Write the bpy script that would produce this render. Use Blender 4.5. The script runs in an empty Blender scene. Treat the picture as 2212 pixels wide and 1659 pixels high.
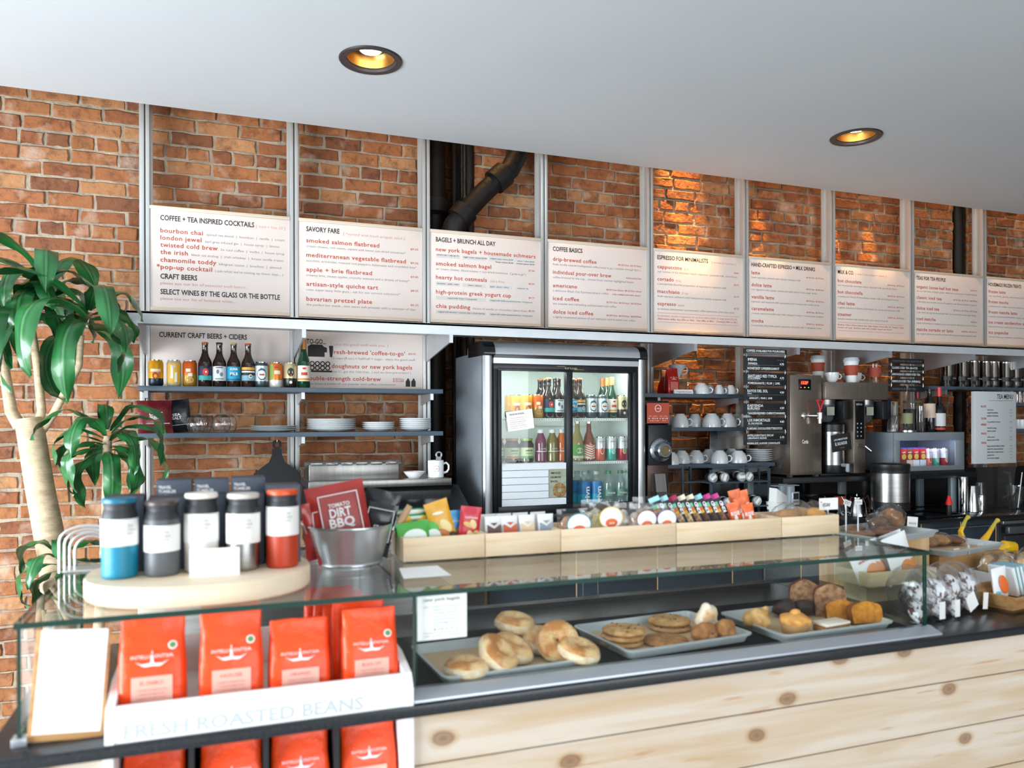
import bpy, bmesh, math, random
from mathutils import Vector, Matrix, noise

random.seed(7)
PI = math.pi
SC = bpy.context.scene
COL = SC.collection

# ------------------------------------------------------------------ camera
YAW, ROLL, FPX, HPY, EYE = math.radians(20.45), -0.0027, 1700.0, 911.0, 1.44
_f = Vector((math.sin(YAW), math.cos(YAW), 0))
_r0 = Vector((math.cos(YAW), -math.sin(YAW), 0))
_u0 = _r0.cross(_f)
_r = _r0*math.cos(ROLL) + _u0*math.sin(ROLL)
_u = _r.cross(_f)
cam = bpy.data.cameras.new('camera')
cam.sensor_width = 36.0
cam.lens = FPX/2212*36.0
cam.shift_y = (HPY-829.5)/2212
cam.clip_start = 0.05
cam.dof.use_dof = True
cam.dof.focus_distance = 4.1
cam.dof.aperture_fstop = 3.4
camo = bpy.data.objects.new('camera', cam)
camo.matrix_world = Matrix(((_r.x, _u.x, -_f.x, 0), (_r.y, _u.y, -_f.y, 0), (_r.z, _u.z, -_f.z, EYE), (0, 0, 0, 1)))
COL.objects.link(camo)
SC.camera = camo

# ------------------------------------------------------------------ world, daylight, exposure
w = bpy.data.worlds.new('world')
SC.world = w
w.use_nodes = True
wn = w.node_tree
bg = wn.nodes['Background']
wtc = wn.nodes.new('ShaderNodeTexCoord')
wsep = wn.nodes.new('ShaderNodeSeparateXYZ')
wramp = wn.nodes.new('ShaderNodeValToRGB')
wn.links.new(wtc.outputs['Generated'], wsep.inputs[0])
wn.links.new(wsep.outputs['Z'], wramp.inputs[0])
wn.links.new(wramp.outputs[0], bg.inputs[0])
wramp.color_ramp.elements[0].color = (.66, .69, .71, 1)
wramp.color_ramp.elements[0].position = 0.0
wramp.color_ramp.elements[1].color = (.82, .93, 1.0, 1)
wramp.color_ramp.elements[1].position = .25
bg.inputs[1].default_value = .8
SC.view_settings.view_transform = 'Standard'
SC.view_settings.look = 'None'
SC.view_settings.gamma = 1
SC.view_settings.use_curve_mapping = False
SC.view_settings.exposure = 0.25


def lamp(name, kind, loc, target, energy, color, **kw):
    l = bpy.data.lights.new(name, kind)
    l.energy = energy
    l.color = color
    for k, v in kw.items():
        setattr(l, k, v)
    o = bpy.data.objects.new(name, l)
    o.location = loc
    o.rotation_euler = (Vector(target)-Vector(loc)).to_track_quat('-Z', 'Y').to_euler()
    COL.objects.link(o)
    return o


# daylight from the shop windows: beside the counter on the left and behind the viewer
lamp('window_daylight_left', 'AREA', (-3.3, 1.3, 1.10), (0.4, 3.6, 0.85), 350, (.86, .94, 1.0), shape='RECTANGLE', size=3.6, size_y=1.7)
lamp('window_daylight_front', 'AREA', (2.2, -3.4, 1.5), (2.6, 3.0, 1.4), 115, (.88, .95, 1.0), shape='RECTANGLE', size=4.2, size_y=2.2)
# unseen low sun, added so floor bounce brightens the ceiling
_sun = lamp('bounce_sun', 'SUN', (-3, -8, 6), (-3+.35, -8+.80, 6-.52), 2.0, (1.0, .97, .92), angle=math.radians(1))
# warm wall-washing spots in the slot between ceiling edge and brick wall
for _x, _e in ((.02, 45), (.70, 45), (1.40, 80), (2.10, 60), (2.72, 60), (3.42, 120), (4.10, 150), (4.80, 150), (5.6, 150)):
    lamp('slot_spot', 'SPOT', (_x, 4.05, 4.30), (_x+.03, 4.22, 2.45), _e, (1.0, .55, .22), spot_size=math.radians(38), spot_blend=1.0, shadow_soft_size=.02)
lamp('slot_spot', 'SPOT', (2.68, 4.05, 4.30), (2.71, 4.25, 2.42), 1300, (1.0, .54, .16), spot_size=math.radians(17), spot_blend=1.0, shadow_soft_size=.02)
for _x, _e in ((2.70, 170), (3.30, 170), (3.92, 170), (4.22, 170)):
    lamp('slot_downlight', 'SPOT', (_x, 4.175, 3.25), (_x, 4.19, 1.7), _e, (1.0, .50, .12), spot_size=math.radians(20), spot_blend=.6, shadow_soft_size=.01)


def at(px, py, X=None, Y=None, Z=None):
    d = _r*((px-1106)/FPX) - _u*((py-HPY)/FPX) + _f
    t = Y/d.y if Y is not None else ((Z-EYE)/d.z if Z is not None else X/d.x)
    q = d*t
    return Vector((q.x, q.y, q.z+EYE))


# ------------------------------------------------------------------ materials
MATS = {}


def srgb(c):
    if isinstance(c, str):
        c = tuple(int(c[i:i+2], 16)/255 for i in (0, 2, 4))
    return tuple(x/12.92 if x <= .04045 else ((x+.055)/1.055)**2.4 for x in c) + (1,)


def mat(name, col, rough=.5, metal=0, var=0, vscale=8, bump=0, bscale=40, stretch=(1, 1, 1), col2=None, emit=0, coat=0, spec=.5, trans=0, lo=.35, hi=.65, sss=0):
    if name in MATS:
        return MATS[name]
    m = bpy.data.materials.new(name)
    m.use_nodes = True
    nt = m.node_tree
    b = nt.nodes['Principled BSDF']
    c = srgb(col)
    b.inputs['Base Color'].default_value = c
    b.inputs['Roughness'].default_value = rough
    b.inputs['Metallic'].default_value = metal
    b.inputs['Specular IOR Level'].default_value = spec
    b.inputs['Coat Weight'].default_value = coat
    b.inputs['Transmission Weight'].default_value = trans
    if sss:
        b.inputs['Subsurface Weight'].default_value = sss
        b.inputs['Subsurface Radius'].default_value = (.01, .006, .003)
    if emit:
        b.inputs['Emission Color'].default_value = c
        b.inputs['Emission Strength'].default_value = emit
    if var or bump or col2:
        tc = nt.nodes.new('ShaderNodeTexCoord')
        mp = nt.nodes.new('ShaderNodeMapping')
        mp.inputs['Scale'].default_value = stretch
        nt.links.new(tc.outputs['Object'], mp.inputs[0])
    if var or col2:
        n = nt.nodes.new('ShaderNodeTexNoise')
        n.inputs['Scale'].default_value = vscale
        n.inputs['Detail'].default_value = 6
        nt.links.new(mp.outputs[0], n.inputs['Vector'])
        r = nt.nodes.new('ShaderNodeValToRGB')
        r.color_ramp.elements[0].position = lo
        r.color_ramp.elements[1].position = hi
        r.color_ramp.elements[0].color = srgb(col2) if col2 else tuple(x*(1-var) for x in c[:3]) + (1,)
        r.color_ramp.elements[1].color = c
        nt.links.new(n.outputs['Fac'], r.inputs[0])
        nt.links.new(r.outputs[0], b.inputs['Base Color'])
    if bump:
        n2 = nt.nodes.new('ShaderNodeTexNoise')
        n2.inputs['Scale'].default_value = bscale
        n2.inputs['Detail'].default_value = 5
        nt.links.new(mp.outputs[0], n2.inputs['Vector'])
        bp = nt.nodes.new('ShaderNodeBump')
        bp.inputs['Strength'].default_value = bump
        bp.inputs['Distance'].default_value = .01
        nt.links.new(n2.outputs['Fac'], bp.inputs['Height'])
        nt.links.new(bp.outputs[0], b.inputs['Normal'])
    MATS[name] = m
    return m


def glassy(name, tint=(1, 1, 1), rough=.02, ior=1.5, milk=0.0, boost=1.0):
    """thin clear sheet: see-through with fresnel reflection"""
    if name in MATS:
        return MATS[name]
    m = bpy.data.materials.new(name)
    m.use_nodes = True
    nt = m.node_tree
    nt.nodes.remove(nt.nodes['Principled BSDF'])
    out = nt.nodes['Material Output']
    t = nt.nodes.new('ShaderNodeBsdfTransparent')
    t.inputs[0].default_value = tint + (1,)
    g = nt.nodes.new('ShaderNodeBsdfGlossy')
    g.inputs['Roughness'].default_value = rough
    fr = nt.nodes.new('ShaderNodeFresnel')
    geo = nt.nodes.new('ShaderNodeNewGeometry')
    mi_ = nt.nodes.new('ShaderNodeMapRange')
    mi_.inputs['To Min'].default_value = ior
    mi_.inputs['To Max'].default_value = 1/ior
    nt.links.new(geo.outputs['Backfacing'], mi_.inputs['Value'])
    nt.links.new(mi_.outputs[0], fr.inputs['IOR'])
    mul = nt.nodes.new('ShaderNodeMath')
    mul.operation = 'MULTIPLY'
    mul.use_clamp = True
    mul.inputs[1].default_value = boost
    mx = nt.nodes.new('ShaderNodeMixShader')
    nt.links.new(fr.outputs[0], mul.inputs[0])
    nt.links.new(mul.outputs[0], mx.inputs[0])
    nt.links.new(t.outputs[0], mx.inputs[1])
    nt.links.new(g.outputs[0], mx.inputs[2])
    last = mx
    if milk:
        d = nt.nodes.new('ShaderNodeBsdfDiffuse')
        d.inputs[0].default_value = (.8, .8, .8, 1)
        m2 = nt.nodes.new('ShaderNodeMixShader')
        m2.inputs[0].default_value = milk
        nt.links.new(mx.outputs[0], m2.inputs[1])
        nt.links.new(d.outputs[0], m2.inputs[2])
        last = m2
    nt.links.new(last.outputs[0], out.inputs[0])
    MATS[name] = m
    return m


def wood(name, c1, c2, axis=0, scale=1.0, knots=False, rough=.55, dark=None):
    if name in MATS:
        return MATS[name]
    m = bpy.data.materials.new(name)
    m.use_nodes = True
    nt = m.node_tree
    N, L = nt.nodes, nt.links
    b = N['Principled BSDF']
    b.inputs['Roughness'].default_value = rough
    tc = N.new('ShaderNodeTexCoord')
    mp = N.new('ShaderNodeMapping')
    st = [14*scale]*3
    st[axis] = 1.1*scale
    mp.inputs['Scale'].default_value = st
    L.new(tc.outputs['Object'], mp.inputs[0])
    n = N.new('ShaderNodeTexNoise')
    n.inputs['Scale'].default_value = 2.2
    n.inputs['Detail'].default_value = 8
    n.inputs['Distortion'].default_value = .6
    L.new(mp.outputs[0], n.inputs['Vector'])
    r = N.new('ShaderNodeValToRGB')
    r.color_ramp.elements[0].position = .32
    r.color_ramp.elements[1].position = .62
    r.color_ramp.elements[0].color = srgb(c2)
    r.color_ramp.elements[1].color = srgb(c1)
    L.new(n.outputs['Fac'], r.inputs[0])
    last = r.outputs[0]
    if knots:
        mp2 = N.new('ShaderNodeMapping')
        mp2.inputs['Scale'].default_value = (3.4, 3.4, 5.6)
        mp2.inputs['Rotation'].default_value = (-PI/2, 0, 0)
        L.new(tc.outputs['Object'], mp2.inputs[0])
        nw = N.new('ShaderNodeTexNoise')
        nw.inputs['Scale'].default_value = 3
        L.new(mp2.outputs[0], nw.inputs['Vector'])
        ad = N.new('ShaderNodeMixRGB')
        ad.blend_type = 'ADD'
        ad.inputs[0].default_value = .05
        L.new(mp2.outputs[0], ad.inputs[1])
        L.new(nw.outputs['Color'], ad.inputs[2])
        v = N.new('ShaderNodeTexVoronoi')
        v.voronoi_dimensions = '2D'
        v.inputs['Scale'].default_value = 1.0
        L.new(ad.outputs[0], v.inputs['Vector'])
        r2 = N.new('ShaderNodeValToRGB')
        e = r2.color_ramp.elements
        e[0].position, e[0].color = 0.0, srgb('8a6a50')
        e[1].position, e[1].color = .125, (1, 1, 1, 1)
        x = e.new(.045); x.color = srgb('b89c80')
        x = e.new(.065); x.color = srgb('a3805f')
        x = e.new(.085); x.color = srgb('e8d8c0')
        L.new(v.outputs['Distance'], r2.inputs[0])
        mu = N.new('ShaderNodeMixRGB')
        mu.blend_type = 'MULTIPLY'
        mu.inputs[0].default_value = .85
        L.new(last, mu.inputs[1])
        L.new(r2.outputs[0], mu.inputs[2])
        last = mu.outputs[0]
        # thin orange growth streaks
        mp3 = N.new('ShaderNodeMapping')
        mp3.inputs['Scale'].default_value = (2.2, 9, 26)
        L.new(tc.outputs['Object'], mp3.inputs[0])
        n3 = N.new('ShaderNodeTexNoise')
        n3.inputs['Scale'].default_value = 2.3
        n3.inputs['Detail'].default_value = 3
        L.new(mp3.outputs[0], n3.inputs['Vector'])
        r3 = N.new('ShaderNodeValToRGB')
        e = r3.color_ramp.elements
        e[0].position, e[0].color = .66, (1, 1, 1, 1)
        e[1].position, e[1].color = .74, srgb('ecc9a2')
        L.new(n3.outputs['Fac'], r3.inputs[0])
        mu = N.new('ShaderNodeMixRGB')
        mu.blend_type = 'MULTIPLY'
        mu.inputs[0].default_value = .8
        L.new(last, mu.inputs[1])
        L.new(r3.outputs[0], mu.inputs[2])
        last = mu.outputs[0]
    L.new(last, b.inputs['Base Color'])
    bp = N.new('ShaderNodeBump')
    bp.inputs['Strength'].default_value = .15
    bp.inputs['Distance'].default_value = .004
    L.new(n.outputs['Fac'], bp.inputs['Height'])
    L.new(bp.outputs[0], b.inputs['Normal'])
    MATS[name] = m
    return m


WHITE = mat('white_paint', 'f2f2f0', .45)
PAPER = mat('white_paper', 'f4f3f0', .8, var=.03, vscale=30)
STEEL = mat('brushed_steel', 'a9a8a6', .28, 1, var=.18, vscale=5, stretch=(1, 1, 18), bump=.03, bscale=60)
STEELH = mat('steel_brushed_flat', 'a2a09c', .32, 1, var=.15, vscale=5, stretch=(18, 1, 1))
CHROME = mat('chrome', 'd8d8d8', .12, 1)
SILVER = mat('silver_paint', 'b9bdc1', .35, .6, var=.05, vscale=20)
ALU = mat('aluminium_upright', 'c9c9c7', .42, .55, var=.06, vscale=9)
BLACK = mat('black_plastic', '15171a', .4)
BLACKG = mat('black_gloss', '0c0e12', .12)
BLACKM = mat('black_matte', '1b1d20', .7)
DARKGAP = mat('dark_gap', '1a1614', .9)
SLATE = mat('slate_blue_shelf_paint', '4c5a67', .5, var=.06, vscale=15)
LEDGE = mat('ledge_grey_paint', 'c6cacd', .5, .1, var=.06, vscale=12)
CERAMIC = mat('white_ceramic', 'e6e9ea', .15, coat=.4)
NAVY = mat('navy_laminate', '2b3642', .42, var=.08, vscale=25)
GRANITE = mat('dark_granite', '1b2127', .26, var=.5, vscale=160, lo=.4, hi=.6, coat=.05)
BIRCH = wood('birch_box', 'f0dabb', 'e0c297', 0, 1.3)
BOARDW = wood('pale_board', 'f0dcc0', 'e6cba6', 0, .8)
PLANK = wood('pine_planks', 'd0c2b2', 'c3a98a', 0, 1.0, knots=True)
CRATEW = wood('crate_wood', 'c79a63', 'a97745', 0, 1.2)
CLEAR = glassy('clear_glass', boost=1.5)
FILM = glassy('clear_film', (.985, .985, .985), .06, 1.5, milk=.02, boost=1.2)
ACRYL = glassy('clear_acrylic', (.95, .96, .96), .03, 1.5, milk=.03)
PANEV = glassy('case_glass_upright', (.985, .995, .99), .004, 1.45, boost=.3)
PANE = glassy('case_glass', (.975, .99, .985), .004, 1.5, boost=1.15)
PANEE = mat('green_glass_edge', '04352c', .12, coat=.4, spec=.6)
INKD = mat('ink_dark', '2e2a2a', .7)
INKR = mat('ink_red', 'c2513a', .7)
INKG = mat('ink_grey', '9a9492', .7)
INKP = mat('ink_pale_red', 'd9a596', .7)
CHALK = mat('chalk_white', 'e8ecec', .8)
REDTXT = mat('ink_pure_red', 'c02a2a', .7)
ORANGE_BAG = mat('orange_foil', 'f84a12', .38, .0, coat=.15, spec=.4, bump=.7, bscale=22)
SLEEVE = mat('brick_red_sleeve', 'a8452f', .6)
GREENL = mat('green_label', '3f9a45', .5)


# ------------------------------------------------------------------ mesh helpers
def R3(ax, ang):
    return Matrix.Rotation(ang, 4, ax)


def T(x, y=0, z=0):
    return Matrix.Translation(Vector((x, y, z)) if not isinstance(x, Vector) else x)


def nb():
    return bmesh.new()


def add_pts(bm, pts, M=None):
    return [bm.verts.new(M @ Vector(p) if M else Vector(p)) for p in pts]


def face(bm, vs, mi=0):
    try:
        f = bm.faces.new(vs)
        f.material_index = mi
        f.smooth = True
        return f
    except ValueError:
        return None


def bx(bm, x0, x1, y0, y1, z0, z1, mi=0, bev=0, M=None, seg=2):
    v = add_pts(bm, [(x0, y0, z0), (x1, y0, z0), (x1, y1, z0), (x0, y1, z0), (x0, y0, z1), (x1, y0, z1), (x1, y1, z1), (x0, y1, z1)], M)
    fs = [face(bm, [v[i] for i in q], mi) for q in ((3, 2, 1, 0), (4, 5, 6, 7), (0, 1, 5, 4), (1, 2, 6, 5), (2, 3, 7, 6), (3, 0, 4, 7))]
    if bev:
        es = list({e for f in fs for e in f.edges})
        r = bmesh.ops.bevel(bm, geom=es, offset=bev, segments=seg, affect='EDGES', profile=.5)
        for f in r['faces']:
            f.material_index = mi
            f.smooth = True
    return bm


def loft(bm, rings, mi=0, cap=(True, True), M=None, mis=None, closed=True):
    vr = [add_pts(bm, r, M) for r in rings]
    n = len(vr[0])
    for i in range(len(vr)-1):
        k = mis[i] if mis else mi
        for j in range(n if closed else n-1):
            a, b = j, (j+1) % n
            face(bm, [vr[i][a], vr[i][b], vr[i+1][b], vr[i+1][a]], k)
    if cap[0]:
        face(bm, list(reversed(vr[0])), mis[0] if mis else mi)
    if cap[1]:
        face(bm, vr[-1], mis[-1] if mis else mi)
    return vr


def lathe(bm, prof, c=(0, 0, 0), seg=24, mi=0, mis=None, M=None, cap=(True, True)):
    rings = []
    for r, z in prof:
        r = max(r, .0002)
        rings.append([(c[0]+r*math.cos(2*PI*k/seg), c[1]+r*math.sin(2*PI*k/seg), c[2]+z) for k in range(seg)])
    loft(bm, rings, mi, cap, M, mis)
    return bm


def tube(bm, pts, r, seg=8, mi=0, M=None, cap=True):
    pts = [Vector(p) for p in pts]
    rs = r if isinstance(r, (list, tuple)) else [r]*len(pts)
    rings = []
    prev = None
    for i, p in enumerate(pts):
        a = pts[max(i-1, 0)]
        b = pts[min(i+1, len(pts)-1)]
        d = (b-a).normalized()
        if prev is None:
            up = Vector((0, 0, 1)) if abs(d.z) < .9 else Vector((1, 0, 0))
            n = d.cross(up).normalized()
        else:
            n = (prev - d*prev.dot(d)).normalized()
        prev = n
        bi = d.cross(n)
        rings.append([p + (n*math.cos(2*PI*k/seg) + bi*math.sin(2*PI*k/seg))*rs[i] for k in range(seg)])
    loft(bm, rings, mi, (cap, cap), M)
    return bm


def prism(bm, poly, y0, y1, mi=0, M=None):
    """polygon in XZ extruded along Y"""
    loft(bm, [[(x, y0, z) for x, z in poly], [(x, y1, z) for x, z in poly]], mi, (True, True), M)
    return bm


def prismz(bm, poly, z0, z1, mi=0, M=None):
    loft(bm, [[(x, y, z0) for x, y in poly], [(x, y, z1) for x, y in poly]], mi, (True, True), M)
    return bm


def ell(rx, ry, n=32, cx=0, cy=0, p=1.0):
    o = []
    for k in range(n):
        a = 2*PI*k/n
        c, s = math.cos(a), math.sin(a)
        o.append((cx+rx*math.copysign(abs(c)**p, c), cy+ry*math.copysign(abs(s)**p, s)))
    return o


def blob(bm, rx, ry, rz, c=(0, 0, 0), seg=20, rings=12, mi=0, M=None, noise_amt=0, nsc=30, flat=0):
    rr = []
    for i in range(rings+1):
        t = PI*i/rings
        z = -math.cos(t)
        if flat and z < -1+flat:
            z = -1+flat
        row = []
        for k in range(seg):
            a = 2*PI*k/seg
            v = Vector((rx*math.sin(t)*math.cos(a), ry*math.sin(t)*math.sin(a), rz*z))
            if noise_amt:
                q = noise.noise(v*nsc + Vector(c)*13)
                v *= 1+noise_amt*q
            row.append(v+Vector(c))
        rr.append(row)
    loft(bm, rr, mi, (False, False), M)
    return bm


def torus(bm, R, r, c=(0, 0, 0), seg=28, ss=12, mi=0, M=None, sq=1.0, namt=0):
    vs = []
    for i in range(seg):
        a = 2*PI*i/seg
        row = []
        for j in range(ss):
            b = 2*PI*j/ss
            p = Vector(((R+r*math.cos(b))*math.cos(a), (R+r*math.cos(b))*math.sin(a), r*sq*math.sin(b)))
            if namt:
                p *= 1+namt*noise.noise(p*40+Vector(c)*17)
            p += Vector(c)
            row.append(bm.verts.new(M @ p if M else p))
        vs.append(row)
    for i in range(seg):
        for j in range(ss):
            face(bm, [vs[i][j], vs[(i+1) % seg][j], vs[(i+1) % seg][(j+1) % ss], vs[i][(j+1) % ss]], mi)
    return bm


def pillow(bm, w, h, d, mi=0, M=None, nx=12, nz=14, crimp=.06, wr=.004, seed=0, mis=None):
    """flat sealed snack packet standing in XZ, bulging along Y, sealed edges top and bottom"""
    off = Vector((seed*3.1, seed*1.7, seed*.9))
    F, B = [], []
    for i in range(nz+1):
        v = i/nz
        rf, rb = [], []
        for k in range(nx+1):
            u = k/nx
            inb = max(0, min(1, (v-crimp)/(1-2*crimp))) if crimp < v < 1-crimp else 0
            prof = (math.sin(PI*inb)**.55 if inb > 0 else 0)*(math.sin(PI*u)**.5)
            x = (u-.5)*w*(1-.05*math.sin(PI*v))
            z = v*h
            n = noise.noise(Vector((x*30, z*22, 0))+off)*wr*(1 if 0 < k < nx else 0)
            y = d/2*prof
            rf.append((x, -y-.0006+n, z))
            rb.append((x, y+.0006+n, z))
        F.append(add_pts(bm, rf, M))
        B.append(add_pts(bm, rb, M))
    for i in range(nz):
        m_ = mis(i/nz) if mis else mi
        for k in range(nx):
            face(bm, [F[i][k], F[i][k+1], F[i+1][k+1], F[i+1][k]], m_)
            face(bm, [B[i][k+1], B[i][k], B[i+1][k], B[i+1][k+1]], m_)
        face(bm, [B[i][0], F[i][0], F[i+1][0], B[i+1][0]], m_)
        face(bm, [F[i][nx], B[i][nx], B[i+1][nx], F[i+1][nx]], m_)
    face(bm, F[0][::-1]+B[0], mi)
    face(bm, F[nz]+B[nz][::-1], mi)
    return bm


def build(name, bm, mats, parent=None, M=None, sharp=35, label=None, kind=None, loc=None):
    if not isinstance(mats, (list, tuple)):
        mats = [mats]
    bmesh.ops.recalc_face_normals(bm, faces=bm.faces[:])
    if M is not None:
        bmesh.ops.transform(bm, matrix=M, verts=bm.verts[:])
    me = bpy.data.meshes.new(name)
    bm.to_mesh(me)
    bm.free()
    for m in mats:
        me.materials.append(m)
    me.set_sharp_from_angle(angle=math.radians(sharp))
    o = bpy.data.objects.new(name, me)
    COL.objects.link(o)
    if parent is not None:
        o.parent = parent
    if loc is not None:
        o.location = loc
    if label:
        o['label'] = label
    if kind:
        o['kind'] = kind
    return o


def tag(o, label=None, cat=None, group=None, kind=None):
    if label:
        o['label'] = label
    if cat:
        o['category'] = cat
    if group:
        o['group'] = group
    if kind:
        o['kind'] = kind
    return o


def thing(name, label, cat, loc=(0, 0, 0), rz=0, group=None):
    o = bpy.data.objects.new(name, None)
    o.empty_display_size = .03
    COL.objects.link(o)
    o.location = loc
    o.rotation_euler = (0, 0, rz)
    return tag(o, label, cat, group)


KIDS = {}


def copy_tree(o, parent=None):
    c = o.copy()
    COL.objects.link(c)
    c.parent = parent
    for ch in [x for x in bpy.data.objects if x.parent == o]:
        copy_tree(ch, c)
    return c


def dup(o, loc, rz=None, label=None, group=None):
    c = copy_tree(o)
    c.location = loc
    if rz is not None:
        c.rotation_euler.z = rz
    if label:
        c['label'] = label
    if group:
        c['group'] = group
    return c


# lettering: collected here, turned into meshes in one go at the end
LET = {}


def text(parent, name, m, s, x, z, h, y=0, w=None, align='L', M=None, bold=0, sp=1.0, xs=1.0):
    """one line of text facing -Y in parent's space; h = cap height; w = fit width"""
    LET.setdefault((parent, name, m), []).append((s, x, y, z, h, w, align, M, bold, sp, xs))


def finish_text():
    objs = []
    for key, lines in LET.items():
        for ln in lines:
            c = bpy.data.curves.new('t', 'FONT')
            c.body = ln[0]
            c.resolution_u = 2
            c.space_character = ln[9]
            if ln[8]:
                c.offset = ln[8]
            o = bpy.data.objects.new('t', c)
            COL.objects.link(o)
            objs.append((key, ln, o))
    bpy.context.view_layer.update()
    dg = bpy.context.evaluated_depsgraph_get()
    bms = {}
    for key, ln, o in objs:
        s, x, y, z, h, w_, al, M, bold, sp, xs = ln
        me = bpy.data.meshes.new_from_object(o.evaluated_get(dg))
        if len(me.vertices) == 0:
            continue
        bm = bms.setdefault(key, nb())
        sc = h/.71
        x0 = min(v.co.x for v in me.vertices)
        x1 = max(v.co.x for v in me.vertices)
        sx = sc*xs
        if w_ and x1 > x0:
            sx = w_/(x1-x0)
        ox = x - x0*sx
        if al == 'R':
            ox = x - x1*sx
        elif al == 'C':
            ox = x - (x0+x1)/2*sx
        K = Matrix(((sx, 0, 0, ox), (0, 0, -1, y), (0, sc, 0, z), (0, 0, 0, 1)))
        if M:
            K = M @ K
        me.transform(K)
        bm.from_mesh(me)
    for key, bm in bms.items():
        parent, name, m = key
        for f in bm.faces:
            f.smooth = False
        me = bpy.data.meshes.new(name)
        bm.to_mesh(me)
        bm.free()
        me.materials.append(m)
        o = bpy.data.objects.new(name, me)
        COL.objects.link(o)
        o.parent = parent
    for key, ln, o in objs:
        c = o.data
        bpy.data.objects.remove(o)
        bpy.data.curves.remove(c)


ORD = ['topmost', 'second from the top', 'third from the top', 'fourth from the top', 'fifth from the top', 'sixth from the top', 'seventh from the top']

# ------------------------------------------------------------------ setting
def struct(name, bm, m, **k):
    return build(name, bm, m, kind='structure', **k)


# brick wall: individual bricks in one mesh, mortar behind
def brick_material():
    m = bpy.data.materials.new('old_brick')
    m.use_nodes = True
    N, L = m.node_tree.nodes, m.node_tree.links
    b = N['Principled BSDF']
    b.inputs['Roughness'].default_value = .85
    at_ = N.new('ShaderNodeAttribute')
    at_.attribute_name = 'tone'
    sp = N.new('ShaderNodeSeparateColor')
    L.new(at_.outputs['Color'], sp.inputs[0])
    r = N.new('ShaderNodeValToRGB')
    e = r.color_ramp.elements
    e[0].position, e[0].color = 0, srgb('7f5136')
    e[1].position, e[1].color = 1, srgb('b5885f')
    for p, c in ((.2, '8c5736'), (.4, '9c633e'), (.6, 'a67046'), (.8, '9a643e')):
        q = e.new(p); q.color = srgb(c)
    L.new(sp.outputs[0], r.inputs[0])
    tc = N.new('ShaderNodeTexCoord')
    n = N.new('ShaderNodeTexNoise')
    n.inputs['Scale'].default_value = 22
    n.inputs['Detail'].default_value = 8
    n.inputs['Roughness'].default_value = .65
    L.new(tc.outputs['Object'], n.inputs['Vector'])
    r2 = N.new('ShaderNodeValToRGB')
    e = r2.color_ramp.elements
    e[0].position, e[0].color = .30, srgb('7d5a48')
    e[1].position, e[1].color = .72, srgb('fff0e0')
    q = e.new(.5); q.color = srgb('e8dcd0')
    L.new(n.outputs['Fac'], r2.inputs[0])
    mu = N.new('ShaderNodeMixRGB'); mu.blend_type = 'MULTIPLY'; mu.inputs[0].default_value = .75
    L.new(r.outputs[0], mu.inputs[1]); L.new(r2.outputs[0], mu.inputs[2])
    # pale mortar smears and dark pits
    n3 = N.new('ShaderNodeTexNoise'); n3.inputs['Scale'].default_value = 9; n3.inputs['Detail'].default_value = 7
    L.new(tc.outputs['Object'], n3.inputs['Vector'])
    r3 = N.new('ShaderNodeValToRGB'); r3.color_ramp.elements[0].position = .56; r3.color_ramp.elements[1].position = .74
    r3.color_ramp.elements[1].color = (.45, .45, .45, 1)
    L.new(n3.outputs['Fac'], r3.inputs[0])
    mx = N.new('ShaderNodeMixRGB'); mx.inputs[2].default_value = srgb('d2c2b0')
    L.new(r3.outputs[0], mx.inputs[0]); L.new(mu.outputs[0], mx.inputs[1])
    v = N.new('ShaderNodeTexVoronoi'); v.inputs['Scale'].default_value = 60
    L.new(tc.outputs['Object'], v.inputs['Vector'])
    r4 = N.new('ShaderNodeValToRGB'); r4.color_ramp.elements[0].position = .04; r4.color_ramp.elements[1].position = .16
    r4.color_ramp.elements[0].color = srgb('5a4035')
    L.new(v.outputs['Distance'], r4.inputs[0])
    m4 = N.new('ShaderNodeMixRGB'); m4.blend_type = 'MULTIPLY'; m4.inputs[0].default_value = .55
    L.new(mx.outputs[0], m4.inputs[1]); L.new(r4.outputs[0], m4.inputs[2])
    L.new(m4.outputs[0], b.inputs['Base Color'])
    n5 = N.new('ShaderNodeTexNoise'); n5.inputs['Scale'].default_value = 55; n5.inputs['Detail'].default_value = 8
    L.new(tc.outputs['Object'], n5.inputs['Vector'])
    bp = N.new('ShaderNodeBump'); bp.inputs['Strength'].default_value = .6; bp.inputs['Distance'].default_value = .006
    L.new(n5.outputs['Fac'], bp.inputs['Height']); L.new(bp.outputs[0], b.inputs['Normal'])
    return m


BRICK = brick_material()
MORTAR = mat('lime_mortar', 'ad9e8a', .95, var=.42, vscale=14, bump=.8, bscale=50, lo=.3, hi=.7)
WALLY = 4.25


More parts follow.
